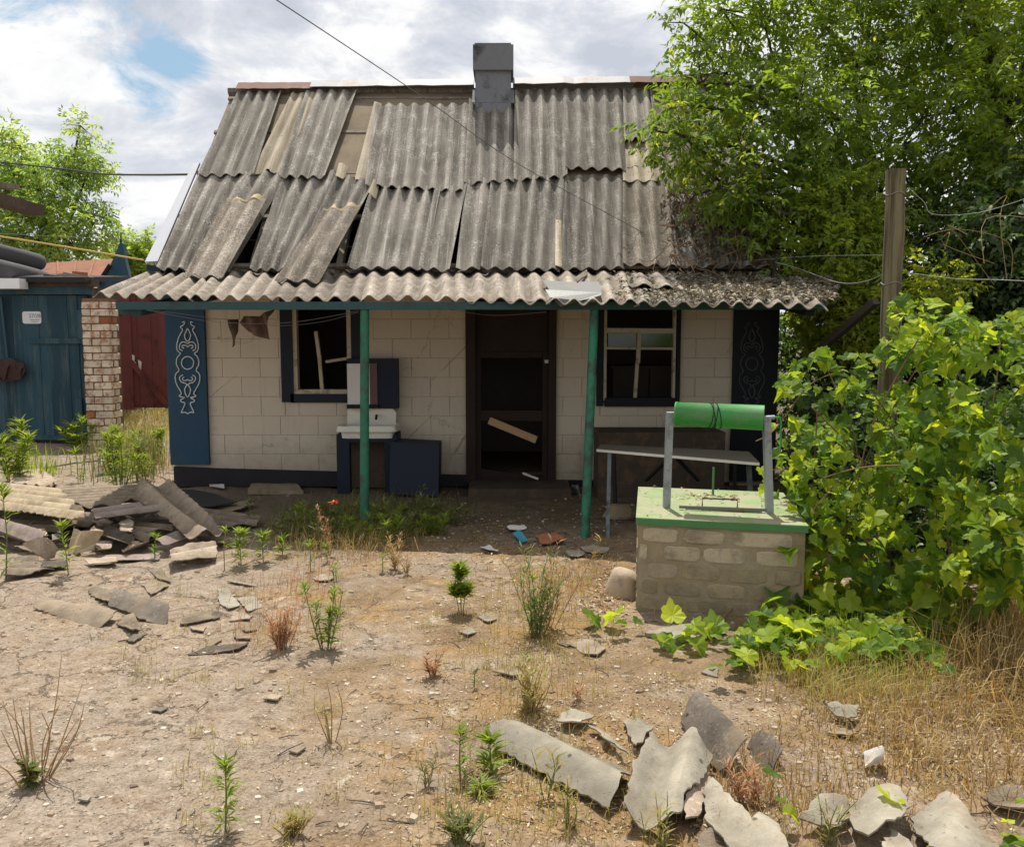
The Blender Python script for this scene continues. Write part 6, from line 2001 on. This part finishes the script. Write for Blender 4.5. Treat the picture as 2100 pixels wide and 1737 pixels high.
weed('leafy weed right of the pillar foot in the dry grass', 222, 965, 880, n=40, leaf=0.11, stems=5, spread=0.22, seed=51)
weed('yellowing weed midway between the pillar and the blue corner board', 288, 962, 890, n=34, leaf=0.09, stems=6, spread=0.22, seed=52, mat='leaf_weed2')
weed('weed close to the left side of the blue corner board', 326, 945, 880, n=34, leaf=0.09, stems=5, spread=0.18, seed=53)
weed('low weed on the right flank of the slate heap top', 300, 985, 935, n=30, leaf=0.08, stems=4, spread=0.14, seed=54)
weed('small dark weed against the wall left of the washstand', 647, 992, 932, n=30, leaf=0.09, seed=41, mat='leaf_dark')
weed('dark weed against the low cupboard', 865, 1040, 1000, n=26, leaf=0.06, seed=42, mat='leaf_weed2')
weed('big leafy weed before the blue shed at the left edge', 28, 985, 870, n=50, leaf=0.13, stems=6, spread=0.28, seed=43)
weed('round leafy weed at the foot of the brick pillar', 165, 930, 862, n=44, leaf=0.13, stems=5, spread=0.22, seed=44)
weed('tall thin green weeds behind the heap', 245, 1000, 880, n=26, leaf=0.10, stems=9, spread=0.25, seed=45)
weed('bright young weed left of the tall thin ones', 160, 988, 925, n=40, leaf=0.09, seed=46)
weed('pale green bush in front of the red gate', 266, 838, 778, kind='broad', n=60, leaf=0.12, stems=6, spread=0.35, seed=47, mat='leaf_weed')
weed('tall silvery weed against the dark gap by the pillar', 241, 850, 648, n=60, leaf=0.07, stems=3, spread=0.1, seed=48, mat='leaf_silver')
weed('green weed beside the blue corner board', 345, 850, 812, n=34, leaf=0.1, stems=3, spread=0.12, seed=49)
weed('weed at the foot of the blue corner board', 366, 985, 930, n=36, leaf=0.07, stems=3, spread=0.08, seed=50, mat='leaf_weed2')
for k, (px, py, tp_) in enumerate(((590, 1110, 1056), (625, 1096, 1040), (705, 1100, 1040), (760, 1090, 1030), (800, 1095, 1030), (840, 1085, 1022), (880, 1078, 1026), (735, 1120, 1064), (655, 1125, 1072), (925, 1080, 1040), (780, 1120, 1060), (815, 1112, 1056), (690, 1080, 1030), (860, 1104, 1056), (605, 1082, 1036), (740, 1075, 1024), (900, 1100, 1060))):
    weed('straggly dull weed in the shaded patch before the washstand', px, py, tp_, n=22, leaf=0.06, stems=7, spread=0.17, seed=60 + k, mat=('leaf_weed2', 'leaf_weed', 'leaf_weed2')[k % 3], group='straggly weeds in the porch shade')
lily = weed('pink dead stalk with an orange red flower before the washstand', 676, 1140, 1036, kind='dry', mat='redgrass', n=46, leaf=0.035, stems=3, spread=0.04, seed=80, stemmat='drystem', name='flower', cat='flower', group=None)
rs = np.random.RandomState(3)
fc = np.array(P(683, 1034, WL[lily.name].y))
n = 9
an = np.linspace(0, 6.283, n)
v, tr, r_ = leaves_np(np.tile(fc, (n, 1)), np.stack([np.cos(an), np.sin(an) * .6, 0.9 + 0.5 * rs.randn(n)], 1), np.tile([[0, 0, 1.]], (n, 1)), 0.042, 0.02, droop=0.35, rs=rs)
np_mesh('petals', v, tr, M['red'], lily, r_)

# ---- trees
TG = 'trees around the house'


def crown_np(blobs, n, L, W, seed, nl=9, droop=0.3, tilt=0.5):
    """Compound leaves spread through the crown's clumps (centre, radius), more of them towards each clump's skin."""
    rs = np.random.RandomState(seed)
    wts = np.array([b[1] ** 2.2 * (b[2] if len(b) > 2 else 1) for b in blobs])
    wts /= wts.sum()
    k = rs.choice(len(blobs), n, p=wts)
    cen = np.array([tuple(b[0]) for b in blobs])[k]
    rad = np.array([b[1] for b in blobs])[k]
    u = unit(rs.randn(n, 3))
    lump = 0.75 + 0.5 * rs.rand(n)
    rr = rad * rs.rand(n) ** 0.45 * lump
    pos = cen + u * rr[:, None] * np.array([[1.05, 1.0, 0.85]])
    d = unit(u * 0.7 + 0.7 * rs.randn(n, 3) + np.array([[0, 0, -droop]]))
    sd = unit(np.cross(d, np.array([[0, 0, 1.0]]) + 0.3 * rs.randn(n, 3)))
    ps, ds, ns = [], [], []
    LL_ = L * (0.7 + 0.6 * rs.rand(n))
    for j in range(nl):
        f = (j // 2 + 1) / (nl // 2 + 1)
        s = (1 if j % 2 else -1) if j < nl - 1 else 0
        ps.append(pos + d * (f * LL_ * 2.4)[:, None] + np.array([[0, 0, -0.25]]) * (f * f * LL_)[:, None])
        ds.append(d * 0.55 + sd * s * 0.9 + np.array([[0, 0, -droop * 0.8]]) + 0.25 * rs.randn(n, 3))
        ns.append(np.cross(sd, d) * np.array([[1, 1, 1]]) + tilt * rs.randn(n, 3))
    pos2, d2, n2 = np.concatenate(ps), np.concatenate(ds), np.concatenate(ns)
    flip = n2[:, 2] < 0
    n2[flip] *= -1
    LL2 = np.tile(LL_, nl) * (0.8 + 0.4 * rs.rand(n * nl))
    v_, t__, _r = leaves_np(pos2, d2, n2, LL2, LL2 * W, fold=0.2, droop=0.22, rs=rs)
    tw = 0.40 * rs.rand(n) + 0.38 * rs.rand(len(blobs))[k]
    return v_, t__, np.repeat(np.tile(tw, nl) + 0.2 * rs.rand(n * nl), 5)


def tree(name, label, cat, base, fork, blobs, n, L, W, mat, seed, r0, group=None, nl=9, branch=True, bmat='bark', twigs=3):
    rr = random.Random(seed)
    t_ = thing(name, label, cat, (base[0], base[1], 0), group)
    mb = MB()
    base, fork = Vector(base), Vector(fork)
    pts = [base.lerp(fork, i / 6) + Vector((0.05 * math.sin(i * 1.9 + seed), 0.04 * math.cos(i * 1.3), 0)) * (i % 6 > 0) for i in range(7)]
    mb.tube(pts, [r0 * (1.25 - 0.55 * i / 6) for i in range(7)], 10)
    mb.build('trunk', M[bmat], t_)
    mb = MB()
    for b in blobs:
        c, R_ = Vector(b[0]), b[1]
        s = rr.choice(pts[3:])
        mid = s.lerp(c, 0.5) + Vector((rr.uniform(-.2, .2), rr.uniform(-.2, .2), rr.uniform(0, .3)))
        if branch:
            mb.tube(smooth_path([s, mid, c], 3), [r0 * 0.42 * (1 - 0.13 * i) for i in range(7)], 6)
        for k in range(twigs + int(4 * R_)):
            e_ = c + Vector((rr.gauss(0, 1), rr.gauss(0, 1), rr.gauss(0, .8))).normalized() * R_ * rr.uniform(.6, 1.05)
            m2 = c.lerp(e_, .5) + Vector((rr.uniform(-.1, .1), rr.uniform(-.1, .1), rr.uniform(-.05, .15))) * R_
            mb.tube([c, m2, e_], [0.013, 0.009, 0.004], 4)
    mb.build('limbs', M[bmat], t_)
    v, tr, r_ = crown_np(blobs, n, L, W, seed, nl)
    np_mesh('crown', v, tr, M[mat], t_, r_)
    return t_


def B(px, py, Y, r, w=1.0):
    return (P(px, py, Y), r, w)


# ash maple leaning over the right end of the roof
ma = [B(1430, 70, 9.6, .42, .7), B(1395, 215, 9.0, .30, .8), B(1490, 150, 9.6, .55), B(1340, 268, 8.6, .19, 1.6), B(1390, 275, 8.7, .2, 1.5), B(1440, 285, 8.9, .44, 1.2), B(1420, 330, 8.7, .2, 1.1), B(1490, 390, 8.6, .28), B(1560, 410, 8.6, .3), B(1530, 330, 8.8, .5), B(1570, 60, 9.8, .7), B(1640, 200, 9.4, .75),
      B(1620, 370, 8.9, .55), B(1720, 330, 9.0, .62), B(1760, 110, 9.8, .85), B(1700, 460, 9.0, .5), B(1745, 560, 9.0, .52), B(1690, 610, 9.3, .4), B(1850, 300, 9.4, .8), B(1880, 60, 10., .95), B(1600, -80, 9.8, .8), B(1800, -90, 10, 1.0),
      B(1800, 440, 8.9, .5, .8), B(1560, 215, 9.0, .5), B(1480, 20, 9.7, .45, .8), B(1440, 170, 9.2, .35), B(1700, 240, 8.8, .5), B(1780, 640, 9.2, .4), B(1500, 430, 8.6, .22), B(1570, 470, 8.5, .25), B(1430, 400, 8.6, .13), B(1610, 440, 8.5, .25), B(1530, 385, 8.5, .25), B(1590, 540, 8.4, .16)]
tree('maple_tree', 'ash maple with yellow green leaves leaning over the right end of the roof', 'tree', (4.1, 10.6, 0), P(1790, 330, 10.4), ma, 3700, 0.084, 0.36, 'leaf_tree', 101, 0.10, TG)
mb_ = [B(2000, 60, 9.6, .95), B(2100, 200, 9.0, .9), B(1960, 230, 9.2, .7), B(2080, 400, 8.6, .65), B(1930, 400, 9.4, .42, .6), B(2110, 560, 8.4, .55, .8), B(1890, 560, 9.6, .42, .7), B(2150, 20, 9.5, 1.0), B(1940, -90, 10, 1.0), B(2030, 310, 8.8, .5), B(1940, 500, 9.6, .3, .5),
       B(2230, 250, 9.3, 1.1), B(2250, 520, 9.0, 1.0)]
tree('maple_tree', 'dark maple with a black trunk at the right edge', 'tree', (4.95, 9.4, 0), P(2045, 180, 9.5), mb_, 3300, 0.086, 0.36, 'leaf_tree', 102, 0.13, TG)
# shaded thicket behind the vine and at the house corner
th = [B(1660, 690, 9.9, .45), B(1740, 720, 9.6, .5), B(1700, 800, 9.8, .5), B(1650, 850, 10, .5), B(1800, 760, 9.2, .55), B(1820, 620, 9.8, .5), B(1900, 660, 9.2, .55), B(2000, 680, 8.8, .6), B(2100, 640, 8.4, .65), B(1960, 800, 8.4, .6), B(2100, 820, 8.0, .7), B(1760, 900, 9.4, .6),
      B(1860, 880, 8.6, .6), B(1640, 960, 9.9, .5), B(2200, 700, 8.4, .8), B(2020, 950, 7.8, .7), B(1700, 560, 10.4, .5), B(1780, 500, 10.6, .5), B(1740, 1000, 6.9, .35), B(1840, 1010, 6.6, .4), B(1940, 1010, 6.4, .4), B(2050, 1010, 6.2, .45), B(2160, 1020, 6.0, .5), B(1720, 880, 7.2, .4), B(1850, 880, 7.0, .45), B(1980, 880, 6.8, .45), B(2110, 880, 6.6, .5), B(1700, 1080, 6.6, .3), B(1800, 1110, 6.2, .3), B(1920, 1110, 6.0, .32), B(2050, 1110, 5.8, .34), B(2170, 1110, 5.7, .4), B(2030, 520, 8.0, .42), B(2110, 470, 7.9, .5), B(2150, 600, 7.8, .5), B(2000, 600, 8.2, .4), B(2300, 800, 7.0, .7), B(2450, 750, 6.8, .8), B(2350, 1000, 6.2, .6), B(2550, 950, 6.2, .8), B(2400, 600, 7.6, .8), B(2650, 700, 7.0, 1.0), B(1920, 470, 9.0, .35), B(1990, 450, 8.6, .4), B(2070, 420, 8.4, .4), B(2130, 360, 8.3, .5), B(1960, 560, 8.5, .35), B(2080, 540, 8.0, .4), B(1900, 400, 9.4, .3)]
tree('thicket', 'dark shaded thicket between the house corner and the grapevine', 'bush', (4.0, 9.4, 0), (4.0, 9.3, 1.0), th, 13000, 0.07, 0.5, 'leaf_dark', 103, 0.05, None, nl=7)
# light gap foliage hanging before the house corner
lg = [B(1690, 560, 8.6, .28), B(1740, 620, 8.5, .28), B(1680, 660, 8.9, .25), B(1760, 690, 8.4, .28), B(1640, 500, 8.7, .22, .7), B(1650, 430, 8.7, .25), B(1720, 500, 8.5, .3), B(1790, 560, 8.4, .28), B(1770, 480, 8.6, .3), B(1660, 600, 8.7, .2), B(1700, 700, 8.6, .22), B(1800, 640, 8.3, .24), B(1720, 400, 8.6, .3),
      B(1890, 640, 7.9, .25), B(1930, 590, 7.8, .28)]
tree('maple_shrub', 'bright young maple shoots filling the gap between roof end and log post', 'bush', (3.3, 8.9, 0), P(1735, 640, 8.8), lg, 2300, 0.06, 0.42, 'leaf_tree', 104, 0.02, None)
# left background
la = [B(20, 340, 20, .7), B(15, 275, 20, .4), B(150, 320, 20, .55), B(165, 258, 20, .34), B(120, 380, 19.6, 1.0), B(20, 400, 19.6, 1.1), B(185, 330, 20, .55), B(190, 460, 19.4, .55), B(80, 480, 19.3, 1.0), B(150, 500, 19.2, .7), B(-60, 340, 20, 1.3), B(205, 430, 19.8, .3, .7), B(185, 345, 20, .4, .6), B(-60, 480, 19.5, 1.2), B(10, 520, 19.2, .9)]
tree('ash_tree', 'bright green ash tree beyond the blue shed', 'tree', (-10.6, 20.5, 0), P(90, 430, 20.2), la, 2700, 0.12, 0.34, 'leaf_far', 105, 0.16, TG)
lb_ = [B(262, 515, 22, .45), B(285, 545, 22, .5), B(300, 500, 22, .25, .5), B(245, 560, 22, .5)]
tree('ash_tree', 'small bright tree seen between the finial and the gable', 'tree', (-9.7, 22, 0), P(272, 560, 22), lb_, 900, 0.12, 0.36, 'leaf_far', 106, 0.08, TG)

rs = np.random.RandomState(140)
far = [((7 + 3.2 * k, 24 + 3 * math.sin(k * 1.7), 1.6 + 0.8 * (k % 3)), 2.2 + 0.5 * (k % 2)) for k in range(10)] + [((-16 - 3.4 * k, 26 + 2 * math.sin(k), 1.7 + 0.7 * (k % 2)), 2.3) for k in range(6)]
v, tr, r_ = crown_np(far, 3600, 0.24, 0.45, 141, 7)
tag(np_mesh('treeline', v, tr, M['leaf_dark'], rnd=r_), kind='stuff')

# dead vine lying on the right end of the roof
dv = thing('dry_vine', 'dead brown vine sprawling over the right end of the slate roof', 'vine', tuple(RP(1480, 545)))
rr = random.Random(55)
mb = MB()
for k in range(70):
    a = RP(rr.uniform(1380, 1600), rr.uniform(400, 550), 0.05)
    pts = [a]
    for j in range(4):
        a = a + Vector((rr.uniform(-.22, .22), rr.uniform(-.14, .05), rr.uniform(-.2, .12)))
        lim = ROOF_Z0 + ROOF_M * (a.y - ROOF_Y0) + 0.04
        a.z = max(a.z, lim)
        pts.append(a)
    mb.tube(smooth_path(pts, 3), 0.0045, 4)
for k in range(14):
    a = P(rr.uniform(1440, 1620), rr.uniform(330, 440), rr.uniform(8.8, 9.3))
    e_ = RP(rr.uniform(1400, 1600), rr.uniform(470, 545), 0.08)
    mb.tube(smooth_path([a, a.lerp(e_, .5) + Vector((rr.uniform(-.15, .15), -.08, rr.uniform(-.1, .1))), e_], 4), 0.006, 4)
mb.build('vine_stem', M['twig'], dv)
rs = np.random.RandomState(56)
n = 1000
q_ = scatter_poly([(1352, 425), (1400, 380), (1480, 330), (1590, 350), (1620, 545), (1450, 550), (1380, 470)], n, rs)
pos = np.array([tuple(RP(a, b, 0.04 + 0.24 * rs.rand() ** 1.5)) for a, b in q_])
keep = (vn(pos[:, 0] * 3.2 + 9, pos[:, 2] * 3.2) + 0.45 * rs.rand(n)) > 0.16
pos = pos[keep]
n = len(pos)
v, tr, r_ = leaves_np(pos, np.stack([0.6 * rs.randn(n), 0.5 * rs.randn(n) - 0.2, -0.8 + 0.5 * rs.randn(n)], 1), np.stack([0.6 * rs.randn(n), -1 + 0.5 * rs.randn(n), 0.5 + 0.5 * rs.randn(n)], 1), 0.045 + 0.055 * rs.rand(n), 0.02 + 0.03 * rs.rand(n), fold=0.5, droop=0.3, rs=rs)
o = np_mesh('dead_leaves', v, tr, M['deadleaf'], dv, r_)
o['kind'] = 'stuff'

# ---- grapevine at the right
gv_ = thing('grapevine', 'sprawling grapevine with broad yellow green leaves beside the well', 'vine', (3.0, 5.2, 0))
GRAPE = [(0, -0.02), (0.10, -0.16), (0.30, -0.20), (0.40, -0.04), (0.52, 0.10), (0.46, 0.28), (0.36, 0.34), (0.42, 0.52), (0.30, 0.66), (0.18, 0.66), (0.10, 0.84), (0, 1.0)]
OUT = GRAPE + [(-x_, y_) for x_, y_ in reversed(GRAPE[1:-1])]


def grape_verts(seed):
    rr = random.Random(seed)
    k1, k2, k3 = rr.uniform(.15, .65), rr.uniform(-.5, .8), rr.uniform(-.2, .5)
    pts = []
    for x_, y_ in [(0, 0.25)] + OUT:
        x2, y2 = x_ * rr.uniform(.92, 1.08), y_ * rr.uniform(.95, 1.05)
        z_ = k1 * abs(x2) - k2 * (y2 - .2) ** 2 - k3 * x2 * x2 + rr.uniform(-.05, .05)
        pts.append((x2, y2, z_))
    return np.array(pts)


no = len(OUT)
gtri = np.array([(0, 1 + i, 1 + (i + 1) % no) for i in range(no)])
variants = []
for s in range(7):
    gvv = grape_verts(s)
    me = bpy.data.meshes.new('vine_leaf')
    me.from_pydata([tuple(p_) for p_ in gvv], [], [tuple(int(q) for q in f) for f in gtri])
    me.materials.append(M['leaf_vine'])
    variants.append((gvv, me))

rs = np.random.RandomState(77)
VP = [(1640, 735), (1690, 712), (1740, 735), (1790, 700), (1815, 640), (1850, 600), (1885, 590), (1915, 640), (1975, 610), (2010, 660), (2080, 640), (2140, 690), (2140, 1290), (2060, 1250), (2000, 1180), (1930, 1190), (1880, 1110), (1800, 1150), (1740, 1130), (1690, 1070), (1650, 1100), (1625, 1040), (1598, 975), (1590, 940), (1628, 900), (1612, 850), (1604, 800)]


def leaf_frames(q, Y, size):
    """Positions, frames and sizes for leaves whose faces mostly turn up to the light."""
    n = len(q)
    pos = P_np(q[:, 0], q[:, 1], Y)
    nr = unit(np.stack([0.55 * rs.randn(n) - 0.1, 0.50 * rs.randn(n) - 0.55, 0.7 + 0.35 * rs.rand(n)], 1))
    td = np.stack([rs.randn(n), rs.randn(n) * 0.6 - 0.7, -0.75 + 0.4 * rs.randn(n)], 1)
    td = unit(td - nr * np.sum(td * nr, 1, keepdims=True))
    return pos, nr, td, size


n1 = 2000
q1 = scatter_poly(VP, n1, rs)
depth = 5.35 - 0.9 * np.clip((q1[:, 0] - 1600) / 500, 0, 1) - 0.45 * np.clip((q1[:, 1] - 700) / 500, 0, 1) + 0.55 * rs.rand(n1) ** 1.3
clump = 0.7 * vn(q1[:, 0] / 85 + 3, q1[:, 1] / 70) + 0.4 * vn(q1[:, 0] / 33 + 8, q1[:, 1] / 33)
depth = depth - 0.5 * clump
keep = clump + 0.16 * rs.rand(n1) > -0.05
q1, depth = q1[keep], depth[keep]
pos1, nr1, td1, s1 = leaf_frames(q1, depth, 0.034 + 0.085 * rs.rand(len(q1)) ** 1.7)
# trailing runners over the ground below and left
tr_poly = [(1640, 1230), (1740, 1220), (1860, 1240), (1960, 1290), (1900, 1350), (1760, 1370), (1650, 1350), (1560, 1340), (1480, 1390), (1500, 1320), (1560, 1270)]
q2 = scatter_poly(tr_poly, 230, rs)
extra = np.array([(1268, 1275), (1282, 1290), (1300, 1282), (1262, 1296), (1352, 1305), (1380, 1300), (1400, 1296), (1418, 1306), (1360, 1322), (1390, 1326), (1422, 1318), (1448, 1300), (1470, 1292), (1440, 1282), (1476, 1308), (1205, 1272), (1218, 1280),
                  (1360, 1318), (1405, 1310), (1500, 1370), (1530, 1352), (1560, 1345), (1515, 1388), (1545, 1372), (1590, 1362), (1620, 1375), (1650, 1372), (1680, 1366), (1930, 1380), (1955, 1390), (1580, 1622), (1610, 1680), (1600, 1690), (1840, 1672), (1900, 1742), (2070, 1700), (2100, 1690), (2060, 1728), (2090, 1745), (1560, 1200), (1545, 1188), (1570, 1330)], float)
q2 = np.concatenate([q2, extra])
p2 = G_np(q2[:, 0], q2[:, 1], 0.05)
n2_ = len(q2)
p2[:, 2] = 0.04 + 0.09 * rs.rand(n2_)
nr2 = unit(np.stack([0.35 * rs.randn(n2_), 0.35 * rs.randn(n2_) - .15, np.ones(n2_)], 1))
td2 = np.stack([rs.randn(n2_), rs.randn(n2_), np.zeros(n2_)], 1)
td2 = unit(td2 - nr2 * np.sum(td2 * nr2, 1, keepdims=True))
s2 = (0.055 + 0.085 * rs.rand(n2_)) * np.clip((p2[:, 1] + 0.5) / 5.0, 0.5, 1.0)
# hanging leaves between bush and ground, in front of the dark gap
hang = scatter_poly([(1600, 1110), (1700, 1110), (1800, 1150), (1900, 1130), (2060, 1150), (2060, 1280), (1900, 1250), (1820, 1280), (1700, 1280), (1640, 1270), (1545, 1330), (1560, 1240)], 230, rs)
ph, nh, tdh, sh_ = leaf_frames(hang, 4.75 + 0.5 * rs.rand(230) - 0.5 * np.clip((hang[:, 0] - 1600) / 500, 0, 1), 0.06 + 0.09 * rs.rand(230))
post = np.array([(1838, 690), (1850, 650), (1862, 640), (1826, 655), (1870, 620), (1815, 720), (1795, 735)], float)
pp_, np_, tp2, sp_ = leaf_frames(post, np.full(len(post), 5.85), np.full(len(post), 0.075))
runner = np.array([(1450, 1302), (1480, 1290), (1540, 1230), (1570, 1210), (1618, 1140), (1650, 1112), (1605, 1105), (1590, 870), (1600, 905), (1575, 985), (1560, 960), (1570, 1000), (1592, 1010), (1610, 770), (1600, 790), (1622, 752)], float)
pr2, nr3, td3, sp3 = leaf_frames(runner, np.full(len(runner), 4.95), np.full(len(runner), 0.07))
pr2[-9:, :] = P_np(runner[-9:, 0], runner[-9:, 1], np.full(9, 5.55))
POS = np.concatenate([p2, ph, pp_, pr2, pos1])
NR = np.concatenate([nr2, nh, np_, nr3, nr1])
TD = np.concatenate([td2, tdh, tp2, td3, td1])
SZ = np.concatenate([s2, sh_, sp_, sp3, s1])
score = SZ / POS[:, 1]
order = np.argsort(-score + 0.004 * (POS[:, 1] - 5))
o0 = np.array(WL[gv_.name])
for i in order[:300]:
    x_ = np.cross(TD[i], NR[i])
    mtx = Matrix(((x_[0] * SZ[i], TD[i][0] * SZ[i], NR[i][0] * SZ[i], POS[i][0] - o0[0]), (x_[1] * SZ[i], TD[i][1] * SZ[i], NR[i][1] * SZ[i], POS[i][1] - o0[1]), (x_[2] * SZ[i], TD[i][2] * SZ[i], NR[i][2] * SZ[i], POS[i][2] - o0[2]), (0, 0, 0, 1)))
    lo = bpy.data.objects.new('leaf', variants[int(i) % 7][1])
    COL.objects.link(lo)
    lo.parent = gv_
    lo.matrix_local = mtx
rest = order[300:]
# more leaves deeper in, behind the outer ones
n3 = 800
q3 = scatter_poly(VP, n3, rs)
p3, nr3_, td3_, s3 = leaf_frames(q3, 6.0 + 0.9 * rs.rand(n3) - 0.8 * np.clip((q3[:, 0] - 1600) / 500, 0, 1), 0.05 + 0.06 * rs.rand(n3))
keep = vn(q3[:, 0] / 60 + 13, q3[:, 1] / 60) > -0.12
nv_ = no + 1


def leaf_mass(Pq, Nq, Tq, Sq, mat):
    VV, TT, RR_ = [], [], []
    for vi in range(7):
        sel = np.arange(len(Pq)) % 7 == vi
        loc = variants[vi][0]
        X = np.cross(Tq[sel], Nq[sel])
        S_ = Sq[sel][:, None, None]
        W_ = Pq[sel][:, None, :] + S_ * (loc[None, :, 0:1] * X[:, None, :] + loc[None, :, 1:2] * Tq[sel][:, None, :] + loc[None, :, 2:3] * Nq[sel][:, None, :])
        base_i = sum(len(a) for a in VV)
        VV.append(W_.reshape(-1, 3))
        TT.append((gtri[None] + (np.arange(sel.sum()) * nv_)[:, None, None]).reshape(-1, 3) + base_i)
        RR_.append(np.repeat(rs.rand(sel.sum()), nv_))
    o = np_mesh('foliage', np.concatenate(VV), np.concatenate(TT), M[mat], gv_, np.concatenate(RR_), smooth=False)
    o['kind'] = 'stuff'


leaf_mass(POS[rest], NR[rest], TD[rest], SZ[rest], 'leaf_vine')
leaf_mass(p3[keep], nr3_[keep], td3_[keep], s3[keep], 'leaf_shade')
# the vine runs on along the fence line past the edge of the picture
q4 = scatter_poly([(2110, 690), (2300, 640), (2500, 700), (2520, 1250), (2300, 1300), (2110, 1280)], 620, rs)
p4, n4, t4, s4 = leaf_frames(q4, 4.7 + 0.8 * rs.rand(620), 0.045 + 0.09 * rs.rand(620) ** 1.6)
leaf_mass(p4, n4, t4, s4, 'leaf_vine')
mb = MB()
rr = random.Random(9)
for k in range(16):
    a = P(rr.uniform(1650, 2120), rr.uniform(1050, 1180), rr.uniform(4.9, 5.6))
    e_ = P(rr.uniform(1620, 2120), rr.uniform(680, 950), rr.uniform(4.7, 5.5))
    mb.tube(smooth_path([a, a.lerp(e_, .4) + Vector((rr.uniform(-.2, .2), rr.uniform(-.1, .1), .1)), e_], 4), 0.004, 5)
for k in range(4):
    a = P(rr.uniform(1760, 2050), 1060, 5.6)
    mb.tube(smooth_path([Vector((a.x + rr.uniform(-.1, .1), a.y, -0.05)), a, a + Vector((rr.uniform(-.2, .2), 0, .4))], 4), 0.010, 6)
mb.tube(smooth_path([G(1440, 1302, 0.05), P(1500, 1250, 4.85), P(1590, 1140, 4.85), P(1640, 1080, 4.9), P(1720, 985, 4.95)], 5), 0.006, 6)
mb.tube(smooth_path([P(1690, 980, 4.9), P(1760, 960, 4.6), P(1850, 955, 4.55), P(1900, 965, 4.5)], 5), 0.004, 5)
mb.tube(smooth_path([P(1550, 905, 5.5), P(1590, 880, 5.5), P(1660, 790, 5.4), P(1730, 760, 5.4)], 5), 0.004, 5)
mb.tube(smooth_path([P(1570, 975, 5.6), P(1600, 960, 5.5), P(1680, 965, 5.3)], 5), 0.003, 5)
mb.build('cane', M['twig'], gv_)
mb = MB()
for k in range(5):
    a = P(rr.uniform(1960, 2110), rr.uniform(520, 640), rr.uniform(5.6, 6.4))
    e_ = P(rr.uniform(1930, 2140), rr.uniform(395, 500), rr.uniform(5.6, 6.4))
    mb.tube(smooth_path([a, a.lerp(e_, .5) + Vector((rr.uniform(-.2, .2), 0, rr.uniform(0, .15))), e_, e_ + Vector((rr.uniform(-.3, .3), 0, -rr.uniform(0.05, .15)))], 4), 0.0022, 4)
mb.build('dry_shoots', M['drystem'], gv_)
